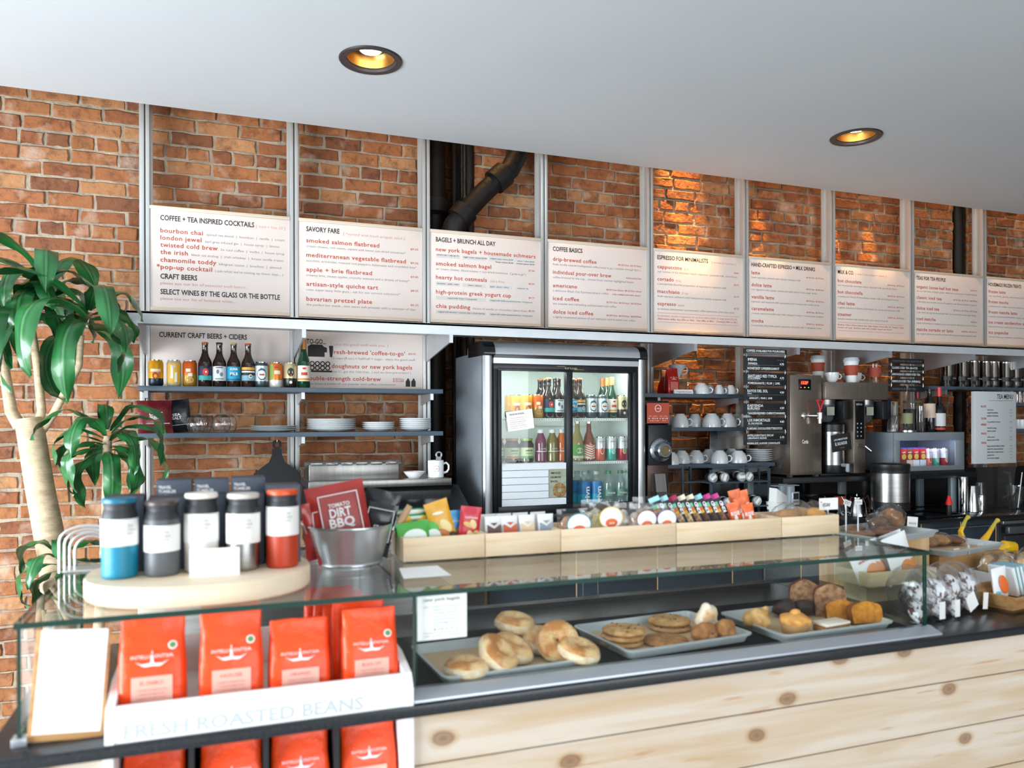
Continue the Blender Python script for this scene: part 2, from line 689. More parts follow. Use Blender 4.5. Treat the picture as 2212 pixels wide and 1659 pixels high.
def brick_field(bm, x0, x1, z0, z1, y=WALLY, lay=None):
    ch, bl = .0705, .212
    row = 0
    z = z0
    rnd = random.Random(int(x0*100)+5)
    while z < z1-.01:
        x = x0 - (bl*.5 if row % 2 else 0) - rnd.random()*.05
        header = row % 6 == 3
        while x < x1:
            L_ = (.105 if header else bl)*(1+rnd.uniform(-.06, .06))
            a, b = max(x+.006, x0), min(x+L_-.006, x1)
            if b-a > .02:
                zz0, zz1 = z+.005+rnd.uniform(-.002, .002), z+ch-.006+rnd.uniform(-.0025, .0025)
                dy = rnd.uniform(-.006, .004)
                tone = rnd.random()
                j = lambda s=.0038: rnd.uniform(-s, s)
                nx = 4
                outl = []
                for k in range(nx+1):
                    outl.append((a+(b-a)*k/nx+(j() if 0 < k < nx else j()), zz0+j(.0035)))
                outl.append((b+j(), (zz0+zz1)/2))
                for k in range(nx, -1, -1):
                    outl.append((a+(b-a)*k/nx+j(), zz1+j(.0035)))
                outl.append((a+j(), (zz0+zz1)/2))
                mxx, mzz = (a+b)/2, (zz0+zz1)/2
                r0 = [(p, y+.03, q) for p, q in outl]
                r1 = [(p, y+dy+.005, q) for p, q in outl]
                r2 = [(p+(.005 if p < mxx else -.005), y+dy+j(.0012), q+(.005 if q < mzz else -.005)) for p, q in outl]
                n0 = len(bm.faces)
                loft(bm, [r0, r1, r2], 0, (False, True))
                bm.faces.ensure_lookup_table()
                for f in bm.faces[n0:]:
                    for l in f.loops:
                        l[lay] = (tone, rnd.random() if False else tone, 0, 1)
            x += L_
        z += ch
        row += 1


bm = nb()
lay = bm.loops.layers.float_color.new('tone')
CH0, CH1 = 1.075, 1.345      # dark pipe chase
brick_field(bm, -1.9, CH0, 0.0, 3.35, lay=lay)
brick_field(bm, CH1, 5.02, 0.0, 3.35, lay=lay)
brick_field(bm, 5.17, 7.6, 0.0, 3.35, lay=lay)
brick_field(bm, CH0, CH1, 0.0, 3.35, y=WALLY+.28, lay=lay)
bx(bm, -1.9, CH0, WALLY+.0065, WALLY+.3, 0, 4.5, 1)
bx(bm, CH1, 5.02, WALLY+.0065, WALLY+.3, 0, 4.5, 1)
bx(bm, 5.17, 7.6, WALLY+.0065, WALLY+.3, 0, 4.5, 1)
bx(bm, CH0-.01, CH1+.01, WALLY+.29, WALLY+.36, 0, 4.5, 1)
bx(bm, 5.0, 5.2, WALLY+.2, WALLY+.36, 0, 4.5, 1)
struct('wall_back', bm, [BRICK, MORTAR])

bm = nb()
bx(bm, -6, 7.6, -5, 4.6, -.08, 0, 0)
struct('floor', bm, mat('concrete_floor', 'bdb9b3', .45, var=.15, vscale=3))
bm = nb()
bx(bm, 7.6, 7.75, -5, 4.6, 0, 3.4, 0)
struct('wall_right', bm, mat('dark_plaster', '55504c', .8, var=.1))
# ceiling with two round cut-outs for the recessed lamps
CZ, CE = 2.91, 3.99
LP = [(0.583, 3.194), (3.098, 3.196)]
LRAD = .108
bm = nb()


def rect(x0, x1, y0, y1, z=CZ):
    face(bm, add_pts(bm, [(x0, y0, z), (x1, y0, z), (x1, y1, z), (x0, y1, z)]))


rect(-6, 7.6, -5, 3.0)
rect(-6, 7.6, 3.4, CE)
xs_ = [-6, LP[0][0]-.2, LP[0][0]+.2, LP[1][0]-.2, LP[1][0]+.2, 7.6]
for a in (0, 2, 4):
    rect(xs_[a], xs_[a+1], 3.0, 3.4)
for lx, ly in LP:
    n = 40
    circ, sq = [], []
    for k in range(n):
        a = 2*PI*(k+.5)/n
        c, s = math.cos(a), math.sin(a)
        circ.append((lx+LRAD*c, ly+LRAD*s, CZ))
        q = .2/max(abs(c), abs(s))
        sq.append((lx+q*c, 3.2+q*s, CZ))
    # square ring uses corner points, so push nearest samples to the corners
    for (sx, sy) in ((1, 1), (1, -1), (-1, 1), (-1, -1)):
        i = min(range(n), key=lambda i: (sq[i][0]-lx-.2*sx)**2+(sq[i][1]-3.2-.2*sy)**2)
        sq[i] = (lx+.2*sx, 3.2+.2*sy, CZ)
    loft(bm, [circ, sq], 0, (False, False))
face(bm, add_pts(bm, [(-6, CE, CZ), (7.6, CE, CZ), (7.6, CE, 4.5), (-6, CE, 4.5)]))
face(bm, add_pts(bm, [(-6, CE, 4.5), (7.6, CE, 4.5), (7.6, 4.6, 4.5), (-6, 4.6, 4.5)]))
struct('ceiling', bm, mat('ceiling_paint', 'c3c7cb', .9, var=.02, vscale=2), sharp=10)

# ------------------------------------------------------------------ recessed lamps
GOLD = mat('brass_reflector', 'b98a48', .3, .9, var=.25, vscale=9)
for i, (lx, ly) in enumerate(LP):
    t = thing('recessed_light', ['recessed round ceiling light with brass reflector, the left one with its bulb visible',
                                 'recessed round ceiling light with brass reflector, the right one nearer the menu wall'][i], 'ceiling light', (lx, ly, CZ), 0, 'recessed ceiling lights')
    bm = nb()
    lathe(bm, [(.098, 0.004), (.10, -.005), (.124, -.006), (.128, -.001), (.128, .002)], seg=48, cap=(False, False))
    build('trim_ring', bm, mat('dark_bronze', '3a3436', .4, .3), t)
    bm = nb()
    lathe(bm, [(.101, .001), (.099, .008), (.096, .010)], seg=48, mi=1, cap=(False, False))
    lathe(bm, [(.096, .010), (.094, .035), (.086, .058), (.072, .070)], seg=48, cap=(False, False))
    lathe(bm, [(.072, .070), (.064, .060), (.058, .045), (.050, .043), (.046, .050), (.046, .12), (.001, .12)], seg=48, mi=1, cap=(False, False))
    build('reflector', bm, [GOLD, BLACKM], t)
    bm = nb()
    lathe(bm, [(.001, .034), (.03, .035), (.042, .038), (.045, .050)], seg=32)
    build('bulb', bm, mat('lamp_glow', 'fff2dc', .5, emit=14 if i == 0 else 9), t)
    lamp('recessed_lamp_light', 'SPOT', (lx, ly, CZ+.03), (lx, ly, 0), 12, (1, .78, .5), spot_size=math.radians(85), spot_blend=.8, shadow_soft_size=.04)

# ------------------------------------------------------------------ drain pipes in the chase
IRON = mat('black_iron', '15100e', .55, .3, var=.4, vscale=14, bump=.3, bscale=30)
bm = nb()
t = thing('soil_pipe', 'thick black vertical cast-iron pipe left of the diagonal pipe above the bagels menu', 'pipe', (1.168, 4.40, 0))
lathe(bm, [(.062, 0), (.062, 2.62), (.085, 2.64), (.088, 2.71), (.066, 2.72), (.062, 3.34)], seg=28)
build('pipe_body', bm, IRON, t)
bm = nb()
t = thing('branch_pipe', 'black diagonal cast-iron pipe rising right above the bagels menu', 'pipe', (1.2, 4.175, 2.4))
P = [(-.03, .03, -.25), (-.02, .018, .0), (.02, -.02, .12), (.09, -.02, .21), (.17, -.02, .30), (.25, -.02, .38), (.34, -.02, .46), (.39, -.01, .55), (.40, 0, .70), (.40, .02, .93)]
tube(bm, P, [.062, .064, .064, .056, .056, .056, .056, .058, .058, .058], 20)
for a, b in (((.085, -.02, .205), (.035, -.02, .15)), ((.31, -.02, .435), (.245, -.02, .375))):
    tube(bm, [a, b], .071, 20)
build('pipe_body', bm, IRON, t)
for k, (x, d, r, l) in enumerate(((1.276, 4.36, .016, 'thinnest black pipe beside the thick iron pipe'), (1.304, 4.38, .012, 'slim black conduit in the middle of the pipe chase'), (1.337, 4.26, .026, 'straight black pipe at the brick edge of the pipe chase'))):
    bm = nb()
    lathe(bm, [(r, .87), (r, 3.34)], seg=14)
    tag(build('conduit', bm, IRON, loc=(x, d, 0)), l, 'pipe')
bm = nb()
lathe(bm, [(.045, .861), (.045, 3.34)], seg=20)
tag(build('riser_pipe', bm, IRON, loc=(5.10, 4.28, 0)), 'dark vertical pipe behind the teas menu beside the last upright', 'pipe')

# ------------------------------------------------------------------ uprights, menus, ledge
PX = [-.324+.683*i for i in range(10)]
PITCH = PX[1]-PX[0]
proto = None
nm = ['first upright from the left, beside the potted plant', 'second upright, between cocktails and savory menus', 'third upright, left of the black pipes', 'fourth upright, between bagels and coffee basics menus', 'fifth upright, left of the espresso menu', 'sixth upright, left of the hand-crafted espresso menu', 'seventh upright, left of the milk menu', 'eighth upright, left of the teas menu', 'ninth upright, left of the frozen treats menu']
for i in range(9):
    if proto is None:
        proto = thing('metal_upright', '', 'upright', (PX[0], 4.1, 0), 0, 'metal uprights carrying the menus')
        for s in (-1, 1):
            bm = nb()
            bx(bm, s*.0115-.0085, s*.0115+.0085, -.006, .03, .862, 3.34, 0, .001)
            build('rail', bm, ALU, proto)
        bm = nb()
        bx(bm, -.004, .004, .003, .028, .862, 3.34)
        build('slot', bm, mat('slot_dark', '3d3b3a', .6), proto)
        bm = nb()
        bx(bm, -.012, .012, .03, .06, .862, 3.34)
        bx(bm, -.03, .03, .06, .07, .862, 3.34)
        build('backing_strut', bm, ALU, proto)
        for s in (-1, 1):
            bm = nb()
            lathe(bm, [(.0035, 0), (.0025, .003)], c=(0, 0, 0), seg=8, M=T(s*.0115, -.006, 1.955) @ R3('X', PI/2))
            build('screw', bm, CHROME, proto)
        u = proto
    else:
        u = dup(proto, (PX[i], 4.1, 0))
        if i == 3:      # this one stands on the ledge, the fridge is below it
            for ch in [q for q in bpy.data.objects if q.parent == u]:
                ch.data = ch.data.copy()
                for v in ch.data.vertices:
                    if v.co.z < 1.91:
                        v.co.z = 1.91
    u['label'] = 'pale double-rail metal post, the ' + nm[i]

MENUW = mat('menu_panel_white', 'e9dcd5', .5, var=.02, vscale=5)
MENUF = mat('menu_panel_edge', 'd8c9b6', .45, .2)
# line formats: (v from top, x0, x1 or None, style, text)
MENUS = [
 ('coffee and tea inspired cocktails', [
  (.125, .07, .735, 'H', 'COFFEE + TEA INSPIRED COCKTAILS'), (.125, .75, .965, 'P', '[ iced + hot 10 ]'),
  (.245, .07, .365, 'R', 'bourbon chai'), (.245, .39, .96, 'G', 'spiced tea blend  |  bourbon  |  vanilla  |  cream'),
  (.315, .07, .355, 'R', 'london jewel'), (.315, .38, .92, 'G', 'earl grey infused gin  |  house syrup  |  lemon'),
  (.385, .07, .47, 'R', 'twisted cold brew'), (.385, .49, .96, 'G', '2x iced coffee  |  vodka  |  house syrup'),
  (.455, .07, .26, 'R', 'the irish'), (.455, .285, .95, 'G', 'black cat analog  |  irish whiskey  |  house vanilla cream'),
  (.53, .07, .46, 'R', 'chamomile toddy'), (.53, .48, .935, 'G', 'kilogram tisane  |  bourbon  |  almond'),
  (.60, .045, .43, 'R', '*pop-up cocktail'), (.60, .45, .95, 'G', '( ask what we\'re mixing up these days... )'),
  (.695, .07, .325, 'H', 'CRAFT BEERS'), (.75, .07, .69, 'P', 'please see our list of seasonal craft beers...'),
  (.845, .07, .925, 'H', 'SELECT WINES BY THE GLASS OR THE BOTTLE'), (.90, .07, .60, 'P', 'please see our list of featured wines...')]),
 ('savory fare', [
  (.12, .06, .32, 'H', 'SAVORY FARE'), (.13, .35, .85, 'P', '[ *served with fresh arugula salad ]'),
  (.235, .06, .64, 'R', 'smoked salmon flatbread'), (.235, .90, .965, 'r', '$9.50'), (.285, .06, .86, 'G', 'cream cheese, red onion, capers and sweet sun-dried tomatoes*'),
  (.385, .06, .86, 'R', 'mediterranean vegetable flatbread'), (.385, .90, .965, 'r', '$9.50'), (.435, .06, .95, 'G', 'zucchini, artichoke, roasted red peppers, kalamatas and crumbled feta*'),
  (.535, .06, .58, 'R', 'apple + brie flatbread'), (.535, .90, .965, 'r', '$9.50'), (.585, .06, .89, 'G', 'creamy brie, sweet apples, crunchy walnuts and a drizzle of honey*'),
  (.685, .06, .63, 'R', 'artisan-style quiche tart'), (.685, .90, .965, 'r', '$8.25'), (.735, .06, .81, 'G', 'cute, super-tasty little guys... ask for our current selections*'),
  (.84, .06, .58, 'R', 'bavarian pretzel plate'), (.84, .90, .965, 'r', '$6.25'), (.89, .06, .94, 'G', 'the perfect bar snack... two warm soft pretzels with a selection of dips')]),
 ('bagels and brunch', [
  (.12, .05, .58, 'H', 'BAGELS + BRUNCH ALL DAY'),
  (.225, .05, .95, 'R', 'new york bagels + housemade schmears'),
  (.27, .06, .25, 'd', 'justin\'s pb + jelly $3.75'), (.275, .29, .50, 'd', 'vegan cream cheese $4.00'), (.27, .53, .74, 'd', 'original cream cheese $3.00'), (.305, .58, .74, 'd', 'honey walnut $4.00'), (.275, .78, .94, 'd', 'onion + chive $4.00'), (.305, .77, .94, 'd', 'smoked salmon $4.50'),
  (.38, .05, .54, 'R', 'smoked salmon bagel'), (.38, .885, .94, 'r', '$7.50'), (.43, .05, .86, 'G', 'w/ cream cheese, sliced onions + sun-dried tomatoes  ("grab-n-go")'),
  (.53, .05, .50, 'R', 'hearty hot oatmeals'), (.53, .53, .66, 'P', '(dairy free)'), (.53, .885, .94, 'r', '$4.50'),
  (.585, .06, .25, 'd', 'cinnamon - apple - raisin'), (.585, .33, .45, 'd', 'cherry - almond'), (.585, .53, .70, 'd', 'ginger - apricot - walnut'), (.585, .78, .88, 'd', 'cardamom - fig'),
  (.69, .05, .72, 'R', 'high-protein greek yogurt cup'), (.69, .885, .94, 'r', '$4.75'), (.74, .15, .41, 'd', 'topped with honey + local granola'), (.74, .53, .92, 'd', 'topped with vanilla-sweetened berries + local granola'),
  (.845, .05, .35, 'R', 'chia pudding'), (.845, .37, .87, 'G', 'choice of vanilla or chocolate (dairy-free)'), (.84, .885, .94, 'r', '$5.25'), (.895, .07, .48, 'd', 'topped with almonds + coconut chips + dried cherries'), (.895, .53, .92, 'd', 'topped with vanilla-sweetened berries + local granola')]),
 ('coffee basics', [
  (.12, .05, .34, 'H', 'COFFEE BASICS'),
  (.235, .05, .48, 'R', 'drip-brewed coffee'), (.235, .70, .94, 'r', '$3.25/12oz  $3.75/16oz'), (.285, .05, .93, 'G', 'fresh, locally roasted Intelligentsia coffee ready to go ( available through 9pm )'),
  (.385, .05, .63, 'R', 'individual pour-over brew'), (.385, .78, .94, 'r', 'market price/12oz'), (.435, .05, .86, 'G', 'coffee brewed by the cup... choose from current highlighted beans'),
  (.54, .05, .285, 'R', 'americano'), (.54, .58, .94, 'r', '$4.25/12oz 2shots  $4.25/16oz 3shots'), (.59, .05, .60, 'G', 'a delicious Black Cat Espresso-based coffee'), (.59, .64, .93, 'r', '( also available iced and/or decaf )'),
  (.69, .05, .305, 'R', 'iced coffee'), (.69, .58, .94, 'r', '$3.75/12oz  $4.25/16oz  $4.75/20oz'), (.74, .05, .68, 'G', 'our popular and refreshing cold-brewed iced coffee'),
  (.845, .05, .445, 'R', 'dolce iced coffee'), (.845, .58, .94, 'r', '$4.00/12oz  $4.50/16oz  $5.00/20oz'), (.895, .05, .875, 'G', 'a lightly sweetened version of our delicious cold-brewed iced coffee')]),
 ('espresso for minimalists', [
  (.12, .045, .60, 'H', 'ESPRESSO FOR MINIMALISTS'), (.12, .64, .92, 'P', '[ served in ceramic ]'),
  (.23, .045, .31, 'R', 'cappuccino'), (.23, .335, .38, 'P', '(6 oz)'), (.23, .895, .95, 'r', '$4.00'), (.28, .045, .93, 'G', 'our version of the delicious classic: espresso, steamed milk, microfoam'),
  (.38, .045, .22, 'R', 'cortado'), (.38, .245, .30, 'P', '(4 oz)'), (.38, .895, .95, 'r', '$3.75'), (.43, .045, .81, 'G', 'a wonderfully flavorful proportion of espresso to steamed milk'),
  (.53, .045, .285, 'R', 'macchiato'), (.53, .31, .375, 'P', '(3 oz)'), (.53, .895, .95, 'r', '$3.75'), (.58, .045, .81, 'G', 'fresh espresso softened with free-poured velvety steamed milk'),
  (.68, .045, .245, 'R', 'espresso'), (.68, .265, .335, 'P', '(double)'), (.68, .895, .95, 'r', '$3.25'), (.735, .045, .90, 'G', 'an intense, bittersweet concentrated coffee extraction (ristretto style)'),
  (.775, .04, .95, 'L', ''), (.82, .045, .93, 'P', 'for macchiatos, cortados + cappuccinos, we use whole milk by default. for larger drinks, 2% milk'), (.855, .045, .93, 'r', 'Alternative milks: Soy (30c or 60c)   Oat (40c or 80c)   Coconut (50c or $1)'), (.885, .04, .95, 'L', '')]),
 ('hand-crafted espresso and milk drinks', [
  (.115, .035, .81, 'H', 'HAND-CRAFTED ESPRESSO + MILK DRINKS'),
  (.215, .035, .135, 'R', 'latte'), (.215, .70, .92, 'r', '$4.25/12oz  $4.75/16oz'), (.265, .035, .63, 'G', 'fresh espresso swirled with velvety steamed milk'),
  (.37, .035, .275, 'R', 'dolce latte'), (.37, .70, .92, 'r', '$4.50/12oz  $5.00/16oz'), (.42, .035, .83, 'G', 'our signature latte gently sweetened with natural cane sugar syrup'),
  (.525, .035, .305, 'R', 'vanilla latte'), (.525, .70, .92, 'r', '$4.75/12oz  $5.25/16oz'), (.575, .035, .86, 'G', 'espresso and steamed milk sweetened with housemade vanilla syrup'),
  (.675, .035, .30, 'R', 'caramelatte'), (.675, .70, .92, 'r', '$5.00/12oz  $5.50/16oz'), (.725, .035, .91, 'G', 'a sweet espresso/vanilla treat with whipped cream + housemade caramel'),
  (.83, .035, .175, 'R', 'mocha'), (.83, .70, .92, 'r', '$5.00/12oz  $5.50/16oz'), (.88, .035, .89, 'G', 'housemade chocolate sauce, espresso, steamed milk + whipped cream')]),
 ('milk and company', [
  (.12, .035, .245, 'H', 'MILK & CO.'), (.12, .27, .68, 'P', '[ chai + chocolate + treats ]'),
  (.235, .035, .345, 'R', 'hot chocolate'), (.235, .70, .93, 'r', '$4.50/12oz  $4.99/16oz'), (.285, .035, .83, 'G', 'our housemade chocolate sauce, steamed milk and all the fixin\'s'),
  (.385, .035, .36, 'R', 'hot chocotella'), (.385, .70, .93, 'r', '$4.25/12oz  $4.75/16oz'), (.435, .035, .85, 'G', 'a sumptuous blend of chocolatey nutella, milk and whipped cream'),
  (.535, .035, .255, 'R', 'chai latte'), (.535, .70, .93, 'r', '$4.25/12oz  $4.75/16oz'), (.585, .035, .87, 'G', 'a lightly sweetened blend of fine black tea, spices and steamed milk'),
  (.685, .035, .215, 'R', 'steamer'), (.685, .70, .93, 'r', '$3.80/12oz  $4.60/16oz'), (.735, .035, .70, 'G', 'sweetly steamed milk swirled with your choice of syrup'),
  (.775, .035, .925, 'L', ''), (.815, .035, .92, 'r', 'Kiddo Hot Chocolate for the little ones $2.75 "baby" size'), (.85, .035, .75, 'r', 'most of our drinks can be made iced or hot!'), (.885, .035, .925, 'L', '')]),
 ('teas for tea people', [
  (.115, .035, .455, 'H', 'TEAS FOR TEA PEOPLE'),
  (.235, .035, .64, 'R', 'organic loose-leaf hot teas'), (.22, .82, .93, 'r', 'option/12oz'), (.285, .035, .92, 'G', 'see our full menu of black, green, white and oolong teas + herbal tisanes'),
  (.385, .035, .395, 'R', 'classic iced tea'), (.375, .57, .93, 'r', '$2.95/12oz  $3.35/16oz  $4.00/20oz'), (.435, .035, .92, 'G', 'a refreshing black tea with a touch of bergamot ( also flavors available in season )'),
  (.535, .035, .36, 'R', 'dolce iced tea'), (.525, .57, .93, 'r', '$3.25/12oz  $3.75/16oz  $4.25/20oz'), (.585, .035, .91, 'G', 'crisp, fresh and gently sweetened with our housemade cane sugar syrup'),
  (.685, .035, .31, 'R', 'iced matcha'), (.68, .83, .92, 'r', '$4.50/16oz'), (.735, .035, .92, 'G', 'super-refreshing iced organic green tea matcha with just a touch of dolce'),
  (.835, .035, .565, 'R', 'matcha cortado or latte'), (.825, .69, .92, 'r', '$3.80/7oz  $4.50/12oz'), (.885, .035, .91, 'G', 'our organic green tea matcha swirled with luscious velvety steamed milk')]),
 ('housemade frozen treats', [
  (.125, .035, .55, 'H', 'HOUSEMADE FROZEN TREATS'),
  (.225, .035, .30, 'R', 'frozen latte'), (.28, .035, .75, 'G', 'our icy-thick, gently sweetened blended latte'),
  (.375, .035, .345, 'R', 'frozen mocha'), (.43, .035, .75, 'G', 'a sumptuous coffee and chocolate version of it'),
  (.525, .035, .485, 'R', 'frozen matcha latte'), (.58, .035, .75, 'G', 'a gently sweetened blended organic matcha latte'),
  (.675, .035, .80, 'R', 'ice cream sandwiches and more'), (.73, .035, .8, 'G', 'choose from our selection of housemade coffee treats'),
  (.825, .035, .345, 'R', 'tcs popsicles'), (.88, .035, .8, 'G', 'choose from our selection of iced tea pops and more')]),
]
STY = {'H': ('heading', INKD, .0245, .022), 'R': ('item_names', INKR, .0215, .016), 'G': ('descriptions', INKG, .0115, .004), 'P': ('notes', INKP, .013, .004), 'r': ('prices', INKR, .0095, .008), 'd': ('small_print', INKD, .0075, .01)}
MH = .49


def menu_panel(x0, x1, z0, z1, y, label, lines, name='menu_board', sc=1.0):
    t = thing(name, label, 'menu board', (x0, y, z0), 0, 'menu boards along the brick wall')
    W, Hh = x1-x0, z1-z0
    bm = nb()
    bx(bm, 0, W, 0, .012, 0, Hh, 0, .001)
    build('panel', bm, MENUW, t)
    bm = nb()
    bx(bm, 0, W, -.010, .002, Hh-.012, Hh+.004, 0, .001)
    build('top_rail', bm, MENUF, t)
    bm = nb()
    bx(bm, 0, W, -.006, .002, -.004, .012, 0, .001)
    build('bottom_rail', bm, MENUF, t)
    bmL = None
    for v, a, b, s, tx in lines:
        if s == 'L':
            bmL = bmL or nb()
            bx(bmL, a*W, b*W, -.0012, 0, Hh*(1-v), Hh*(1-v)+.0012)
            continue
        nme, m_, h, bd = STY[s]
        text(t, nme, m_, tx, a*W, Hh*(1-v), h*sc, y=-.0008, w=(b-a)*W if b else None, bold=bd, sp=1.08 if s == 'R' else 1.0)
    if bmL:
        build('rule', bmL, INKR, t)
    return t


for i, (nme, lines) in enumerate(MENUS):
    t = menu_panel(PX[i]+.021, PX[i+1]-.021, 1.978, 2.468, 4.1, 'pale menu panel headed ' + nme + ', mounted above the long grey ledge', lines)
# pale grey option strips on the bagels menu
bm = nb()
W = PITCH-.042
for v, spans in ((.295, ((.05, .26), (.28, .49), (.52, .95))), (.60, ((.05, .26), (.28, .49), (.52, .73), (.76, .95))), (.755, ((.05, .49), (.52, .95))), (.91, ((.05, .49), (.52, .95)))):
    for a, b in spans:
        bx(bm, a*W, b*W, -.0005, 0, MH*(1-v), MH*(1-v)+(.032 if v == .295 and a > .5 else .02))
bo = [o for o in bpy.data.objects if o.get('label', '').startswith('pale menu panel headed bagels')][0]
build('option_strips', bm, mat('strip_grey', 'd9d3cf', .6), bo)

# lower panels behind the beer shelf
t = menu_panel(PX[0]+.021, PX[1]-.021, 1.612, 1.925, 4.1, 'pale menu panel headed current craft beers and ciders, behind the bottles', [(.243, .06, .68, 'H', 'CURRENT CRAFT BEERS + CIDERS')])
t = menu_panel(PX[1]+.021, PX[2]-.021, 1.612, 1.925, 4.1, 'pale menu panel headed to-go, behind the shelf of plates', [
    (.275, .06, .21, 'H', 'TO-GO...'), (.29, .25, .71, 'P', '[ take the good stuff with you. ]'),
    (.43, .255, .85, 'R', "fresh-brewed 'coffee-to-go'"), (.41, .88, .94, 'r', '$22.50'), (.515, .255, .94, 'G', '12 cups (8 oz.) + half/half + sugar.  share the good stuff.'),
    (.66, .255, .91, 'R', 'doughnuts or new york bagels'), (.735, .255, .90, 'G', 'buy 11, get the 12th free.  ( and we love pre-orders! )'),
    (.865, .05, .65, 'R', 'double-strength cold-brew'), (.84, .75, .84, 'r', '$18/32oz'), (.875, .75, .84, 'r', '$15/refill'), (.938, .06, .77, 'G', 'take home a bottle of our popular iced coffee concentrate')])
W2 = PITCH-.042
bm = nb()
zt = .289
prism(bm, [(.045, zt*.42), (.045, zt*.60), (.06, zt*.635), (.115, zt*.635), (.125, zt*.60), (.14, zt*.58), (.14, zt*.50), (.128, zt*.50), (.128, zt*.42)], -.0015, 0)
prism(bm, [(.155, zt*.42), (.150, zt*.62), (.172, zt*.62), (.167, zt*.42)], -.0015, 0)
bx(bm, .06, .165, -.0015, 0, zt*.15, zt*.18)
for k in range(8):
    torus(bm, .010, .0028, c=(0, 0, 0), seg=14, ss=5, M=T(.066+.026*(k % 4), -.001, zt*(.225 if k < 4 else .30)) @ R3('X', PI/2))
for k in range(2):
    prism(bm, [(.575+.03*k, .005), (.575+.03*k, .034), (.583+.03*k, .042), (.583+.03*k, .048), (.592+.03*k, .048), (.592+.03*k, .042), (.598+.03*k, .034), (.598+.03*k, .005)], -.0015, 0)
bmesh.ops.translate(bm, verts=bm.verts[:], vec=(0, 0, .040))
bmesh.ops.translate(bm, verts=[v for v in bm.verts if v.co.x > .5], vec=(-.026, 0, -.030))
build('pictograms', bm, INKD, t)

# the long ledge with a bracket at every upright
t = thing('ledge', 'long pale grey ledge running under the menu boards', 'shelf', (0, 0, 0))
bm = nb()
bx(bm, -.36, 7.4, 3.62, 4.07, 1.898, 1.908)
bx(bm, -.36, 7.4, 3.62, 3.628, 1.856, 1.9079, 0, .001)
build('ledge_board', bm, LEDGE, t)
for i in (0, 1, 2, 4, 5, 6, 7, 8):
    bm = nb()
    x = PX[i]
    loft(bm, [[(x-.004, 3.63, 1.897), (x-.004, 3.63, 1.822), (x-.004, 4.09, 1.76), (x-.004, 4.09, 1.897)], [(x+.004, 3.63, 1.897), (x+.004, 3.63, 1.822), (x+.004, 4.09, 1.76), (x+.004, 4.09, 1.897)]])
    bx(bm, x-.009, x+.009, 3.622, 3.632, 1.818, 1.856)
    build('bracket', bm, SILVER, t)


def wall_shelf(x0, x1, y0, z, label, brs, th=.022):
    t = thing('wall_shelf', label, 'shelf', (x0, y0, z))
    bm = nb()
    bx(bm, 0, x1-x0, 0, 4.092-y0, -th, 0, 0, .0015)
    build('shelf_board', bm, SLATE, t)
    for xb in brs:
        bm = nb()
        x = xb-x0
        loft(bm, [[(x+s, .03, -th), (x+s, .03, -th-.028), (x+s, 4.09-y0, -th-.055), (x+s, 4.09-y0, -th)] for s in (-.004, .004)])
        bx(bm, x-.008, x+.008, .022, .032, -th-.032, -th)
        build('bracket', bm, SILVER, t)
    return t


S1, S2, S3 = 1.605, 1.393, 1.193
wall_shelf(-.336, 1.064, 3.85, S1, 'slate blue wall shelf holding beer cans and bottles', [PX[0]+.02, PX[1]+.02, PX[2]-.03])
wall_shelf(-.336, 1.064, 3.85, S2, 'slate blue wall shelf holding plates and upturned glasses', [PX[0]+.02, PX[1]+.02, PX[2]-.03])
t = wall_shelf(2.20, 2.90, 3.85, S1-.008, 'slate shelf with the red coffee bag and dripper', [2.33, 2.86])
bm = nb()
bx(bm, .235, .865, .2425, .385, -.022, 0)
build('light_stop_board', bm, SLATE, t)  # added board that stops slot light falling behind the shelf
wall_shelf(2.26, 2.90, 3.85, S2+.012, 'slate shelf with a row of upturned round cups', [2.33, 2.86])
wall_shelf(2.33, 3.11, 3.85, S3, 'lowest slate shelf with upturned cups and saucers', [2.36, 3.08])
wall_shelf(4.33, 5.9, 3.85, 1.665, 'dark slate shelf lined with steel tea canisters', [4.51, 5.12])
wall_shelf(4.98, 5.9, 3.85, 1.38, 'short dark shelf at far right above the blender jars', [5.0])
wall_shelf(4.98, 5.9, 3.85, 1.56, 'short dark shelf at far right behind the tea menu', [5.0])

# ------------------------------------------------------------------ drinks: cans, bottles
def band(r, z0, z1, a0, a1, bm, mi=0, n=10):
    """curved patch hugging a cylinder, facing -Y around angle 0"""
    lo, hi = [], []
    for k in range(n+1):
        a = a0+(a1-a0)*k/n
        x, y = r*math.sin(a), -r*math.cos(a)
        lo.append((x, y, z0)); hi.append((x, y, z1))
    loft(bm, [lo, hi], mi, (False, False), closed=False)


def wrap_disc(bm, r, cx, cz, rad, mi=0, ry=None, n=20):
    """filled ellipse hugging a cylinder of radius r"""
    ry = ry or rad
    c = bm.verts.new((r*math.sin(cx/r), -r*math.cos(cx/r), cz))
    vs = []
    for k in range(n):
        a = 2*PI*k/n
        x = (cx+rad*math.cos(a))/r
        vs.append(bm.verts.new((r*math.sin(x), -r*math.cos(x), cz+ry*math.sin(a))))
    for k in range(n):
        face(bm, [c, vs[k], vs[(k+1) % n]], mi)


